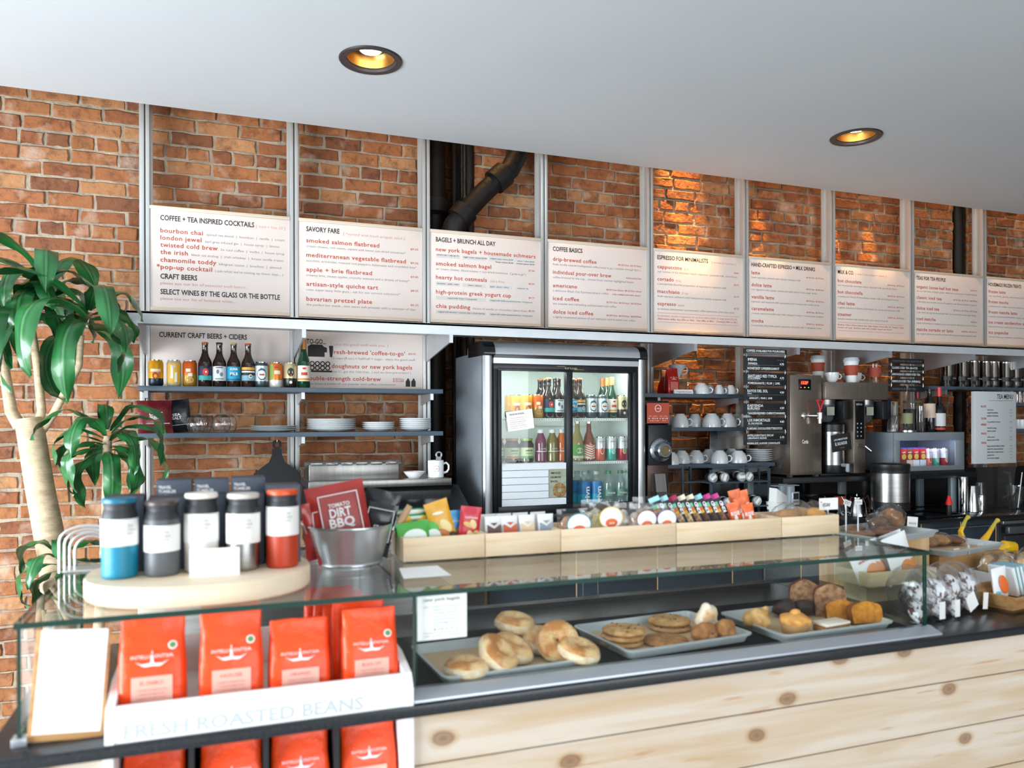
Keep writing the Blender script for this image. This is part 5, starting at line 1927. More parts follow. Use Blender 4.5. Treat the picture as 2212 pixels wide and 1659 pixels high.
# twin coffee brewer
BW = 3.72
bx0, bx1 = gx(1783, BW), gx(1918, BW)
t = thing('coffee_brewer', 'twin coffee brewer with steel header, brew baskets and a central button panel', 'coffee brewer', (bx0, BW, RZ))
hb = cz(826, BW, 1850)-RZ
hb0 = cz(863, BW, 1850)-RZ
Wb = bx1-bx0
BSTEEL = mat('brewer_bronze_steel', 'a1958a', .28, .8, var=.12, vscale=4, stretch=(12, 12, 1))
bm = nb()
bx(bm, 0, Wb, 0, .30, hb0, hb, 0, .003)
build('header', bm, BSTEEL, t)
bm = nb()
bx(bm, .0, Wb, .19, .34, .26, hb-.004, 0, .003)
bx(bm, .0, .19, .19, .34, .0, .26, 0, .003)
bx(bm, .0, .26, .04, .19, .0, .015, 0, .003)
build('rear_housing', bm, BLACK, t)
c0, c1 = gx(1841, BW)-bx0, gx(1866, BW)-bx0
bm = nb()
bx(bm, c0, c1, -.012, .19, .016, hb0-.001, 0, .003)
build('control_column', bm, BSTEEL, t)
bm = nb()
bx(bm, c0+.01, c1-.01, -.014, -.011, .22, hb0-.01, 0, .001)
build('button_panel', bm, BLACKG, t)
bm = nb()
for r in range(4):
    for c in range(2):
        bx(bm, c0+.022+c*.028, c0+.030+c*.028, -.0155, -.014, .235+r*.025, .243+r*.025, 0)
build('buttons', bm, mat('button_grey', 'a6abb0', .5), t)
text(t, 'logo_lettering', TXW, 'FETCO', c0+.018, hb0-.035, .010, y=-.0145, w=.045)
bm = nb()
tube(bm, [(c0+.045, -.012, .185), (c0+.055, -.045, .178), (c0+.085, -.06, .15)], [.010, .008, .006], 10)
build('spout', bm, CHROME, t)
for k, px in enumerate((1800, 1885)):
    x = gx(px, BW)-bx0
    bm = nb()
    lathe(bm, [(.040, -.135), (.052, -.12), (.064, -.03), (.066, -.001), (.001, -.001)], c=(x+.012, .09, hb0), seg=28, mis=[0, 0, 1, 1])
    bx(bm, x+.06, x+.10, -.02, .06, hb0-.12, hb0-.01, 2, .003)
    b = build('brew_basket', bm, [mat('basket_smoke', '5b6066', .2, .3), STEELH, BLACK], t)
    bm = nb()
    bx(bm, x-.035, x+.02, .012, .014, hb0-.095, hb0-.045)
    build('basket_sticker', bm, mat('sticker_grey', 'a9a99c', .6), b)
t = thing('airpot', 'steel coffee dispenser with black lid under the left brew basket', 'thermal dispenser', (gx(1800, 3.76)+.022, 3.80, RZ+.016))
zt = cz(913, 3.76, 1800)-RZ-.016
bm = nb()
lathe(bm, [(.07, 0), (.075, .01), (.075, .05)], seg=32, mi=0)
lathe(bm, [(.074, .050), (.074, zt-.055)], seg=32, mi=1, cap=(False, False))
lathe(bm, [(.075, zt-.055), (.075, zt-.012), (.06, zt), (.001, zt)], seg=32, mi=0)
build('dispenser_body', bm, [BLACK, STEEL], t)
bm = nb()
tube(bm, [(.015, -.074, .05), (.015, -.11, .05)], .011, 10)
lathe(bm, [(.008, -.035), (.012, -.03), (.012, .015)], c=(.015, -.115, .045), seg=14)
build('tap', bm, mat('grey_tap', '8f989d', .4), t)
t = thing('origin_sign', 'tilted black sign reading el salvador hung on the coffee dispenser', 'sign', (gx(1795, 3.68), 3.668, RZ+.145), 0)
M = R3('Y', -.13)
bm = nb()
bx(bm, 0, .145, 0, .002, 0, .10, 0, .001, M)
build('card', bm, BLACKM, t)
text(t, 'card_lettering', CHALK, 'LOS INMORTALES', .02, .065, .010, y=-.0006, w=.10, M=M, bold=.02)
text(t, 'card_lettering', CHALK, 'EL SALVADOR', .025, .036, .018, y=-.0006, w=.09, M=M, bold=.02)
text(t, 'card_lettering', mat('chalk_orange', 'd9743c', .8), 'roast', .06, .016, .007, y=-.0006, w=.03, M=M)
bm = nb()
tube(bm, [(.07, .001, .10), (.07, .01, .115), (.06, .045, .125)], .0015, 6, M=M)
build('hook', bm, CHROME, t)


# paper cups and cup on the machines
def paper_cup(label, loc, h, r, lidded=True, clear=False, logo_z=.62):
    t = thing('takeaway_cup', label, 'cup', loc, 0, 'takeaway cups on the machines')
    rb = r*.70
    rr = lambda z: rb+(r-rb)*z/h
    bm = nb()
    lathe(bm, [(rb, 0), (r, h), (r+.002, h+.002), (r-.001, h)], seg=28, cap=(True, False))
    build('cup_body', bm, CLEAR if clear else mat('paper_cup_white', 'eef0f0', .5), t)
    bm = nb()
    z0, z1 = h*.34, h*.80
    lathe(bm, [(rr(z0)+.0012, z0), (rr(z1)+.0012, z1)], seg=28, cap=(False, False))
    build('sleeve', bm, SLEEVE, t)
    bm = nb()
    logo_ring(bm, rr(h*.57)+.0030, .0135, h*.57, .0007, M=R3('Z', .45))
    build('logo_ring', bm, mat('sleeve_print', 'e3c2b4', .6), t)
    text(t, 'sleeve_lettering', mat('sleeve_print', 'e3c2b4', .6), 'coffee', 0, h*.56, .004, y=-rr(h*.57)-.0035, align='C', w=.017, M=R3('Z', .45), bold=.03)
    if lidded:
        bm = nb()
        lathe(bm, [(r+.003, h-.004), (r+.004, h+.004), (r, h+.012), (r-.002, h+.020), (r-.006, h+.020), (r-.008, h+.014), (.001, h+.014)], seg=28)
        build('lid', bm, mat('lid_white', 'c9d4d8', .4), t)
    return t


bt = RZ+hb
paper_cup('small white takeaway cup with brick-red sleeve behind the boiler', (gx(1767, 3.98), 3.98, RZ+hh_b), .12, .043)
paper_cup('tall white takeaway cup with brick-red sleeve and pale lid on the brewer', (gx(1839, 3.80), 3.80, bt), .135, .043)
paper_cup('clear plastic takeaway cup with brick-red sleeve at the brewer end', (gx(1889, 3.84), 3.84, bt), .125, .042, lidded=False, clear=True)
bm = nb()
bx(bm, gx(1768, 3.80)-.05, bx0-.004, 4.004, 4.05, RZ+.001, bt-.0205)
bm.free()
cup('white handled cup standing on the left of the brewer', (gx(1797, 3.79), 3.79, bt), .042, .06, rz=-.3, group='cups on the brewer', up=True)
cup('white handled cup behind the tall takeaway cup', (gx(1848, 3.90), 3.93, bt), .060, .07, rz=-.3, group='cups on the brewer', up=True)

# countertop display cooler
DY = 3.70
dx0, dx1 = gx(1932, DY), gx(2083, DY)
dz0, dz1 = 1.127, cz(934, DY, 2000)
t = thing('display_cooler', 'small silver countertop display cooler with canned drinks inside', 'display cooler', (dx0, DY, dz0))
Wd, Hd = dx1-dx0, dz1-dz0
bm = nb()
fr = .045
SIL = mat('cooler_silver', '9aa3a9', .4, .4, var=.05)
fz = .030
for q in ((0, Wd, Hd-.05, Hd), (0, Wd, 0, fz), (0, fr, fz, Hd-.05), (Wd-fr-.03, Wd, fz, Hd-.05)):
    bx(bm, q[0], q[1], 0, .012, q[2], q[3], 0, .001)
build('front_frame', bm, SIL, t)
bm = nb()
bx(bm, -.0, .008, .0125, .37, 0, Hd, 0, .001)
bx(bm, Wd-.008, Wd, .0125, .37, 0, Hd, 0, .001)
bx(bm, .008, Wd-.008, .0125, .37, Hd-.012, Hd)
bx(bm, .008, Wd-.008, .0125, .37, 0, .012)
bx(bm, .008, Wd-.008, .36, .37, .012, Hd-.012)
build('cooler_case', bm, mat('cooler_side', '8d99a3', .45, .2), t)
bm = nb()
bx(bm, .0085, Wd-.0085, .35, .359, .012, Hd-.012)
build('back_liner', bm, mat('violet_liner', '3b4258', .5), t)
bm = nb()
bx(bm, fr, Wd-fr-.03, .013, .0145, fz, Hd-.05)
build('glass_pane', bm, CLEAR, t)
lamp('display_cooler_light', 'AREA', (dx0+Wd/2, DY+.03, dz1-.02), (dx0+Wd/2, DY+.12, dz0), 1.0, (.7, .72, 1.0), shape='RECTANGLE', size=.4, size_y=.01)
bm = nb()
bx(bm, dx0, dx1, DY+.0, DY+.35, RZ+.0005, dz0-.0005)
tag(build('rubber_mat', bm, BLACKM), 'black rubber mat under the display cooler', 'mat')


def milk_box(label, loc, c1, c2):
    t = thing('drink_carton', label, 'carton', loc, 0, 'drinks in the display cooler')
    bm = nb()
    bx(bm, -.024, .024, -.02, .02, 0, .055, 1, .001)
    bx(bm, -.024, .024, -.02, .02, .0551, .125, 0, .001)
    build('carton_body', bm, [mat('carton_'+c1, c1, .4), mat('carton_'+c2, c2, .4)], t)
    bm = nb()
    lathe(bm, [(.018, 0), (.018, .001), (.001, .001)], seg=18, M=T(0, -.0205, .075) @ R3('X', PI/2))
    build('printed_badge', bm, mat('badge_yellow', 'e8c65a', .5), t)
    text(t, 'carton_lettering', TXW, 'milk', 0, .098, .010, y=-.0212, align='C', w=.03, bold=.03)
    bm = nb()
    bx(bm, -.022, .022, -.018, .018, .1251, .130)
    build('top_flap', bm, mat('flap_blue', '3a56b0', .4), t)
    return t


dzf = dz0+.0125
for px, l, a, b in ((1948, 'red and brown milk carton, first in the display cooler', 'c22a2c', '6b3420'), (1975, 'red and white milk carton, third in the display cooler', 'c22a2c', 'dfe6ea'), (1990, 'red and pale blue milk carton, fourth in the display cooler', 'c2302c', 'cfdde6')):
    milk_box(l, (gx(px, 3.76), 3.765, dzf), a, b)
milk_box('brown soy milk carton, second in the display cooler', (gx(1961, 3.76), 3.765, dzf), '8a4a2a', 'd9c8b0')
for px, c, f, l in ((2004, 'e0705c', 'd9473c', 'coral'), (2020, '4fb39c', '8fd0c0', 'mint green'), (2039, 'b5243f', 'a8c06a', 'crimson')):
    spindrift(l + ' and white sparkling water can in the display cooler', (gx(px, 3.76), 3.765, dzf), c, f, group='drinks in the display cooler')

# bottles and jars on the display cooler
TB = dz1+.0006


def spirit(label, px, y, h, r, col, lab, cap, labz=(.15, .5), shoulder=.62, glass=False, capc=None, foot=None):
    t = thing('glass_bottle', label, 'bottle', (gx(px, y), y, TB), 0, 'bottles on the display cooler')
    bm = nb()
    lathe(bm, [(r*.95, 0), (r, .004), (r, h*shoulder), (r*.75, h*(shoulder+.08)), (r*.38, h*(shoulder+.17)), (r*.34, h*.92), (r*.36, h*.94)], seg=24)
    build('bottle_body', bm, CLEAR if glass else mat('bottle_glass_'+col, col, .08, coat=.6), t)
    bm = nb()
    lathe(bm, [(r*.37, h*(.80 if capc == 'foil' else .925)), (r*.38, h), (.001, h)], seg=18)
    build('cap', bm, mat('cap_'+cap, cap, .35), t)
    if lab:
        bm = nb()
        lathe(bm, [(r+.0005, h*labz[0]), (r+.0005, h*labz[1])], seg=28, cap=(False, False))
        build('paper_label', bm, mat('label_'+lab, lab, .6), t)
    if foot:
        bm = nb()
        lathe(bm, [(r+.0005, h*.05), (r+.0005, h*.10)], seg=28, cap=(False, False))
        build('label_band', bm, mat('label_'+foot, foot, .6), t)
    return t


spirit('dark wine bottle with white label and red neck, rightmost on the cooler', 2029, 3.77, .285, .036, '0c0d10', 'cfd3d4', 'd8342c', (.13, .42), capc='foil', foot='c8402c', shoulder=.48)
spirit('dark wine bottle with cream and rust label beside the red-necked one', 2008, 3.79, .275, .034, '14100f', 'd8c2ac', '16161a', (.33, .66), shoulder=.66)
spirit('tall clear bottle with wine-red capsule in the middle of the cooler top', 1982, 3.87, .27, .033, '2a2620', None, '8a2630', glass=True, capc='foil')
spirit('clear glass bottle with paper label and glass stopper on the cooler', 1958, 3.81, .30, .036, 'x', '9a9a72', '6a7276', (.18, .40), glass=True, shoulder=.45)
spirit('small round clear bottle with gold stopper at left on the cooler', 1933, 3.81, .19, .038, 'x', None, 'a98a4c', glass=True, shoulder=.40)
t = thing('bean_jar', 'dark glass canister of coffee behind the vanilla pod tube', 'jar', (gx(1971, 3.97), 3.97, TB))
bm = nb()
lathe(bm, [(.05, 0), (.055, .005), (.055, .15)], seg=28)
lathe(bm, [(.055, .1502), (.055, .19)], seg=28, mi=1, cap=(False, False))
build('jar_body', bm, [mat('bean_dark', '15110f', .3), CLEAR], t)
bm = nb()
lathe(bm, [(.057, .19), (.057, .205), (.001, .205)], seg=28)
build('lid', bm, mat('lid_olive', '8d8f6f', .4), t)
t = thing('vanilla_tube', 'slim clear glass tube filled with dark pods on the cooler', 'jar', (gx(1989, 3.75), 3.75, TB))
bm = nb()
lathe(bm, [(.024, 0), (.025, .004), (.025, .165)], seg=24, cap=(True, False))
build('tube', bm, CLEAR, t)
bm = nb()
for k in range(7):
    a = k*.9
    tube(bm, [(.012*math.cos(a), .012*math.sin(a), .006), (.014*math.cos(a+.4), .014*math.sin(a+.4), .07), (.010*math.cos(a+.9), .010*math.sin(a+.9), .135)], .0035, 6)
build('pods', bm, mat('pod_brown', '1e1512', .4), t)
t = thing('pale_carton', 'white and navy carton behind the right brew basket', 'carton', (gx(1925, 3.99), 3.99, TB-.0))
bm = nb()
bx(bm, 0, .06, 0, .05, 0, .20, 0, .001)
build('carton_body', bm, mat('carton_grey', 'a8a29c', .6), t)
bm = nb()
bx(bm, -.03, -.001, 0, .05, 0, .22, 0, .001)
build('side_flap', bm, mat('carton_navy', '222c3c', .5), t)
bm = nb()
lathe(bm, [(.052, 0), (.054, .002), (.054, .012), (.001, .013)], seg=32)
tag(build('steel_disc', bm, CHROME, loc=(gx(1960, 3.76), 3.762, TB)), 'round steel lid lying at the front of the display cooler top', 'lid')
t = thing('glass_syrup_jar', 'clear faceted glass jar at the left end of the display cooler top', 'jar', (gx(1921, 3.77)+.03, 3.77, TB))
bm = nb()
lathe(bm, [(.030, 0), (.034, .004), (.034, .06), (.026, .072), (.026, .08)], seg=10, cap=(True, False))
build('jar_body', bm, CLEAR, t)
bm = nb()
tube(bm, [(.0, 0, .01), (.03, 0, .10)], .003, 6)
build('spoon', bm, CHROME, t)

# steel tea canisters on the dark shelf
k = 0
for i, (px, dx) in enumerate(((2045, 0), (2077, 0), (2101, 0), (2127, 0), (2143, 0), (2170, 0), (2191, 0), (2213, 0))):
    y = 3.93
    o = thing('tea_canister', 'tall steel tea canister with black label band, ' + ['leftmost on the tea shelf', 'second from left on the tea shelf', 'third from left on the tea shelf', 'fourth from left on the tea shelf', 'fifth from left on the tea shelf', 'sixth from left on the tea shelf', 'seventh from left on the tea shelf', 'rightmost on the tea shelf'][i], 'canister', (gx(px, y), y, 1.6655), 0, 'steel tea canisters')
    if i == 0:
        bm = nb()
        lathe(bm, [(.044, 0), (.045, .002), (.045, .165), (.0455, .166), (.0455, .178), (.042, .18), (.001, .18)], seg=32)
        c0_ = build('canister_body', bm, mat('polished_tin', 'b9b3ac', .12, 1, var=.5, vscale=3, stretch=(30, 30, .3)), o)
        bm = nb()
        band(.0456, .042, .072, -1.3, 1.3, bm)
        c1_ = build('label_band', bm, BLACK, o, sharp=80)
        tmpl = (c0_, c1_)
    else:
        for c in tmpl:
            q = c.copy(); COL.objects.link(q); q.parent = o
    text(o, 'label_lettering', CHALK, ['Earl Grey', 'Breakfast', 'Oolong', 'Jade', 'Sencha', 'Jasmine', 'Hibiscus', 'Mint'][i], .004, .053, .008, y=-.0464, w=.03)

# tea menu board
TY = 3.62
x0 = gx(2107, TY)
t = thing('tea_menu', 'tall pale tea menu board hanging under the canister shelf', 'menu board', (x0, TY, cz(1001, TY, 2150)))
W, Hh = gx(2195, TY)-x0, cz(846, TY, 2150)-cz(1001, TY, 2150)
bm = nb()
bx(bm, 0, W, 0, .03, 0, Hh, 0, .001)
build('panel', bm, mat('tea_menu_grey', 'c9ccce', .55), t)
text(t, 'heading', INKD, 'TEA MENU', .92*W, .90*Hh, .030, y=-.001, align='R', w=.40*W, bold=.008)
text(t, 'small_print', INKD, '* all of our teas are organic and hand blended *', .92*W, .87*Hh, .005, y=-.001, align='R', w=.60*W)
v = .78
for head, items in (('BLACK', ('earl grey', 'english breakfast', 'masala chai blend')), ('OOLONG', ('iron goddess of mercy',)), ('GREEN', ('emerald spring', 'jasmine green')), ('WHITE', ('white peony', 'jasmine pearl white')), ('TISANE', ('king crimson: hibiscus blend', 'blend 333: chamomile blend', 'field notes: rooibos blend', 'peppermint', 'hot turmeric ginger'))):
    text(t, 'section_names', INKR, head, .13*W, v*Hh, .013, y=-.001, w=.13*W, bold=.02)
    v -= .043
    for it in items:
        text(t, 'tea_names', INKD, it, .28*W, v*Hh, .010, y=-.001, w=min(.44, .014*len(it)+.03)*W, bold=.01)
        text(t, 'tea_prices', INKG, '3.50', .90*W, v*Hh, .009, y=-.001, align='R', w=.07*W)
        v -= .0415
for k in (.25, .75):
    bm = nb()
    tube(bm, [(k*W, .015, Hh-.002), (k*W, .03, 1.6425-cz(1001, TY, 2150)), (k*W, .235, 1.6425-cz(1001, TY, 2150))], .002, 6)
    build('hanging_wire', bm, CHROME, t)

t = thing('splashback', 'black splash panel on the wall under the raised black shelf', 'splashback', (2.86, 4.09, .861))
bm = nb()
bx(bm, 0, 2.9, 0, .02, 0, .245, 0, .001)
build('panel_sheet', bm, BLACKG, t)  # black sheet added so the wall under the riser looks dark

# big thermal dispenser in front
t = thing('thermal_dispenser', 'large brushed steel drinks dispenser with black lid, base and stand', 'thermal dispenser', (gx(1946, 3.50), 3.44+.14, .8605))
R_ = .108
zt = cz(1002, 3.52, 1946)-.86
bm = nb()
lathe(bm, [(R_*.98, .055), (R_, .06), (R_, .105)], seg=40, mi=0)
lathe(bm, [(R_*.985, .105), (R_*.985, zt-.055)], seg=40, mi=1, cap=(False, False))
lathe(bm, [(R_, zt-.055), (R_, zt-.03), (R_*1.01, zt-.028), (R_*1.01, zt-.004), (R_*.96, zt), (R_*.2, zt+.004), (.001, zt+.004)], seg=40, mi=0)
build('dispenser_body', bm, [BLACK, STEEL], t)
for a in (.6, 2.5, 4.7):
    bm = nb()
    lathe(bm, [(.018, 0), (.015, .056)], c=(R_*.75*math.cos(a), R_*.75*math.sin(a), 0), seg=12)
    build('foot', bm, BLACK, t)

# things on the worktop at right
t = thing('sink_basin', 'black square wash basin edge set in the back worktop', 'basin', (3.92, 3.50, .8605))
bm = nb()
for q in ((0, .34, 0, .02), (0, .34, .28, .30), (0, .02, .02, .28), (.32, .34, .02, .28)):
    bx(bm, q[0], q[1], q[2], q[3], 0, .012, 0, .002)
build('rim', bm, BLACKG, t)
t = thing('sauce_bottle', 'small black bottle with bright red tip on the back worktop', 'bottle', (gx(2034, 3.62), 3.57, .8605))
bm = nb()
lathe(bm, [(.016, 0), (.017, .003), (.014, .065)], seg=18)
build('bottle_body', bm, BLACK, t)
bm = nb()
lathe(bm, [(.019, .065), (.017, .085), (.010, .108), (.009, .12), (.001, .12)], seg=16)
build('tip', bm, mat('tip_red', 'e8281e', .5), t)
for px, h, r0, r1, l in ((2083, .225, .026, .028, 'tall shiny steel shaker cup, first beside the display cooler leg'), (2103, .165, .040, .027, 'steel mixing tumbler, second in the row of shiny cups'), (2121, .105, .026, .024, 'short steel cup, third in the row of shiny cups')):
    bm = nb()
    lathe(bm, [(r0*.97, 0), (r0, .002), (r1, h-.004), (r1*.95, h), (.001, h)], seg=28)
    tag(build('steel_tumbler', bm, CHROME, loc=(gx(px, 3.66), 3.67, .8605)), l, 'cup', 'shiny cups on the back worktop')
t = thing('mixing_glass', 'clear tapered glass upturned behind the short steel cup', 'glass', (gx(2128, 3.74), 3.78, .8605))
bm = nb()
lathe(bm, [(.043, 0), (.030, .17), (.001, .172)], seg=24, cap=(False, False))
build('glass_body', bm, CLEAR, t)
t = thing('water_pitcher', 'clear square plastic pitcher with handle under the tea menu', 'pitcher', (gx(2165, 3.80), 3.85, .8605))
bm = nb()
loft(bm, [[(-a, -a, z), (a, -a, z), (a, a, z), (-a, a, z)] for a, z in ((.062, 0), (.066, .01), (.082, .25), (.090, .275))], 0, (True, False))
build('pitcher_body', bm, ACRYL, t)
bm = nb()
tube(bm, [(.08, 0, .23), (.13, 0, .22), (.145, 0, .15), (.12, 0, .07), (.068, 0, .05)], .009, 8)
build('handle', bm, ACRYL, t)
bm = nb()
bx(bm, -.09, .09, -.09, .09, .276, .284, 0, .003)
build('lid', bm, ACRYL, t)
t = thing('measuring_glass', 'clear glass beaker with white stirring stick at the far right', 'glass', (gx(2203, 3.66), 3.68, .8605))
bm = nb()
lathe(bm, [(.05, 0), (.052, .004), (.064, .15)], seg=24, cap=(True, False))
build('glass_body', bm, CLEAR, t)
bm = nb()
tube(bm, [(-.02, -.02, .01), (.02, -.02, .24)], .003, 6)
build('stirrer', bm, WHITE, t)
for px, z, l in ((2203, 1.381, 'white cup stack on the lower short shelf at the far right'), ):
    bm = nb()
    lathe(bm, [(.05, 0), (.055, .06), (.055, .065), (.001, .065)], seg=24)
    tag(build('cup_stack', bm, CERAMIC, loc=(gx(px, 3.95), 3.95, z)), l, 'cups')
for k, px in enumerate((2200, 2209)):
    bm = nb()
    lathe(bm, [(.03, 0), (.034, .09), (.032, .09), (.028, .004), (.001, .004)], seg=20)
    tag(build('drinking_glass', bm, CLEAR, loc=(gx(px, 3.95+.06*k), 3.95+.06*k, 1.5605)), ('clear glass, front one', 'clear glass, back one')[k] + ' on the upper short shelf at the far right', 'glass', 'glasses on the short shelf')

# drip tray, kettle, dripper, timers, filters near the pour-over station
t = thing('drip_tray', 'black perforated drip tray before the kettles', 'tray', (3.0, 3.465, .8605))
bm = nb()
bx(bm, 0, .48, 0, .20, 0, .022, 0, .003)
build('tray_body', bm, BLACK, t)
bm = nb()
for r in range(7):
    for c in range(24):
        bx(bm, .012+c*.0196, .020+c*.0196, .016+r*.026, .022+r*.026, .022, .0226)
tag(build('grate_bars', bm, mat('grate_grey', '6d757a', .3, .7), t), kind='stuff')
KZ = .8605
t = thing('gooseneck_kettle', 'stainless kettle with lid knob and wooden handle side before the big dispenser', 'kettle', (gx(1853, 3.74), 3.75, KZ))
bm = nb()
lathe(bm, [(.060, 0), (.063, .004), (.050, .085), (.036, .11), (.036, .116)], seg=32)
lathe(bm, [(.037, .1165), (.030, .124), (.006, .127), (.006, .134), (.010, .14), (.001, .143)], seg=24)
build('kettle_body', bm, CHROME, t)
bm = nb()
tube(bm, [(.045, 0, .10), (.085, 0, .12), (.10, 0, .08), (.095, 0, .02)], .007, 8)
build('handle', bm, mat('kettle_wood', '7a5236', .5), t)
bm = nb()
tube(bm, [(-.058, 0, .02), (-.09, 0, .03), (-.095, 0, .09), (-.12, 0, .125)], [.007, .006, .005, .004], 8)
build('spout', bm, CHROME, t)
t = thing('drip_kettle', 'steel server with brick-red collar between the vegan card and the kettle', 'server', (gx(1816, 3.82), 3.83, KZ))
bm = nb()
lathe(bm, [(.046, 0), (.050, .004), (.048, .05), (.036, .07)], seg=28, cap=(True, False))
build('server_glass', bm, CLEAR, t)
bm = nb()
lathe(bm, [(.040, .065), (.033, .115), (.030, .118)], seg=28)
build('collar', bm, mat('collar_rust', 'c24a2c', .6, bump=.4, bscale=120), t)
bm = nb()
lathe(bm, [(.030, .1182), (.033, .124), (.030, .130), (.001, .132)], seg=24)
build('lid', bm, BLACKG, t)
t = thing('glass_dripper', 'wide clear glass coffee brewer bowl left of the brick-red collar', 'coffee maker', (gx(1763, 3.70), 3.72, KZ))
bm = nb()
lathe(bm, [(.050, 0), (.054, .01), (.040, .05), (.022, .07), (.030, .09), (.062, .125), (.066, .14), (.060, .135)], seg=28, cap=(True, False))
build('glass_body', bm, CLEAR, t)
t = thing('ceramic_dripper', 'white ceramic cone dripper upturned beside the grey timers', 'coffee dripper', (gx(1731, 3.52), 3.52, KZ))
bm = nb()
lathe(bm, [(.052, 0), (.036, .07), (.022, .082), (.046, .083), (.046, .088), (.018, .09), (.018, .10), (.001, .10)], seg=28)
build('cone', bm, mat('pale_grey_ceramic', 'ccd6da', .2), t)
t = thing('timer_post', 'pale grey stand carrying two small digital timers', 'timer stand', (gx(1710, 3.47), 3.46, .8605))
bm = nb()
bx(bm, -.018, .022, .012, .03, 0, .225, 0, .002)
bx(bm, -.10, .06, .02, .06, .226, .23)
build('post', bm, mat('leg_blue_grey', '9aa7ad'), t)
for z in (.045, .125):
    bm = nb()
    bx(bm, -.004, .044, .0, .0118, z, z+.07, 0, .003)
    d = build('timer', bm, SILVER, t)
    bm = nb()
    bx(bm, .003, .037, -.001, .001, z+.030, z+.062)
    for k in range(3):
        lathe(bm, [(.0045, 0), (.004, .0015)], seg=10, M=T(.008+.012*k, 0, z+.016) @ R3('X', PI/2))
    build('timer_screen', bm, BLACK, d)
t = thing('filter_holder', 'white square tapered holder with paper filters beside the timers', 'holder', (gx(1685, 3.56)-.002, 3.57, .8605))
t.scale = (1.15, 1.15, 1.35)
bm = nb()
loft(bm, [[(-a, -a, z), (a, -a, z), (a, a, z), (-a, a, z)] for a, z in ((.020, 0), (.036, .05), (.042, .098))], 0, (True, True))
build('holder_body', bm, WHITE, t)
bm = nb()
loft(bm, [[(-.038, -.03, .0985), (.038, -.03, .0985), (.038, .03, .0985), (-.038, .03, .0985)], [(-.034, -.03, .155), (.038, -.03, .115), (.038, .03, .115), (-.034, .03, .155)]])
build('filters', bm, PAPER, t)

# ------------------------------------------------------------------ service counter
CT = .924
t = thing('service_counter', 'long customer counter with dark granite top and pale knotty pine plank front', 'counter', (0, 0, 0))
bm = nb()
bx(bm, -.345, 3.3, 1.40, 2.05, CT-.021, CT, 0, .0015)
build('worktop', bm, GRANITE, t)
HX0, HX1 = -.176, .334      # shelf niche
for nme, a, b in (('plank_front', -.345, HX0-.001), ('plank_front', HX1+.001, 3.3)):
    bm = nb()
    z = CT-.0215
    while z > .02:
        z1 = max(z-(.098 if z > .9 else .1155), .02)
        bx(bm, a, b, 1.42, 1.438, z1+.0026, z, 0, .0012, seg=1)
        z = z1
    build(nme, bm, PLANK, t)
bm = nb()
bx(bm, -.34, HX0-.002, 1.439, 2.04, 0, CT-.022)
bx(bm, HX1+.002, 3.29, 1.439, 2.04, 0, CT-.022)
bx(bm, HX0-.001, HX1+.001, 1.80, 2.04, 0, CT-.022)
build('carcass', bm, mat('carcass_dark', '3a3430', .7), t)
t = thing('bean_cubby', 'white open cubby under the counter filled with orange coffee bags', 'shelf', (0, 0, 0))
bm = nb()
zt = CT-.0225
bx(bm, HX0, HX0+.016, 1.412, 1.79, .45, zt, 0, .001)
bx(bm, HX1-.018, HX1, 1.412, 1.79, .45, zt, 0, .001)
bx(bm, HX0+.0165, HX1-.0185, 1.44, 1.79, .725, .737, 0, .001)
bx(bm, HX0+.0165, HX1-.0185, 1.44, 1.79, .45, .462, 0, .001)
bx(bm, HX0+.0165, HX1-.0185, 1.775, 1.79, .4625, zt)
build('cubby_case', bm, WHITE, t)
for k in range(3):
    bm = nb()
    x = [-.045, .077, .200][k]
    bx(bm, x-.0045, x+.0045, 1.45, 1.77, .7375, zt, 0)
    build('divider', bm, BLACKM, t)

bag0 = []
low = ['first from the left', 'second from the left', 'third from the left', 'rightmost']
for k, (xc, w_) in enumerate(((-.104, .102), (.020, .106), (.137, .104), (.260, .104))):
    for row in range(2):
        coffee_bag('orange coffee bag in the cubby under the counter, ' + low[k] + (', front one' if row == 0 else ', the one behind'), (xc, 1.482+row*.075, .7375), w_, .150, .062, ORANGE_BAG, seed=20+k+row*7, hide=row > 0, title=('EL DIABLO', 'HOUSE', 'ORGANIC', 'DECAF')[k])

# white sloped-front bin with lettering
t = thing('bean_bin', 'white sloped display bin lettered fresh roasted beans, holding orange coffee bags', 'display bin', (0, 0, 0))
BX0, BX1 = -.172, .331
bm = nb()
side = [(1.404, CT), (1.404, CT+.030), (1.420, CT+.056), (1.50, CT+.075), (1.76, CT+.082), (1.76, CT)]
for a, b in ((BX0, BX0+.014), (BX1-.014, BX1)):
    loft(bm, [[(x, y, z) for y, z in side] for x in (a, b)])
loft(bm, [[(x, 1.4055, CT), (x, 1.4055, CT+.030), (x, 1.421, CT+.055), (x, 1.427, CT+.055), (x, 1.412, CT+.028), (x, 1.412, CT)] for x in (BX0+.0142, BX1-.0142)])
bx(bm, BX0+.0142, BX1-.0142, 1.412, 1.75, CT, CT+.006)
bx(bm, BX0+.0142, BX1-.0142, 1.7505, 1.76, CT, CT+.080)
build('bin_shell', bm, WHITE, t)
M = T(0, 1.4040, CT)
text(t, 'front_lettering', mat('ghost_grey', 'b9bfc2', .6), 'FRESH ROASTED BEANS', -.145, .006, .0225, y=.0008, w=.385, M=M, bold=.02)

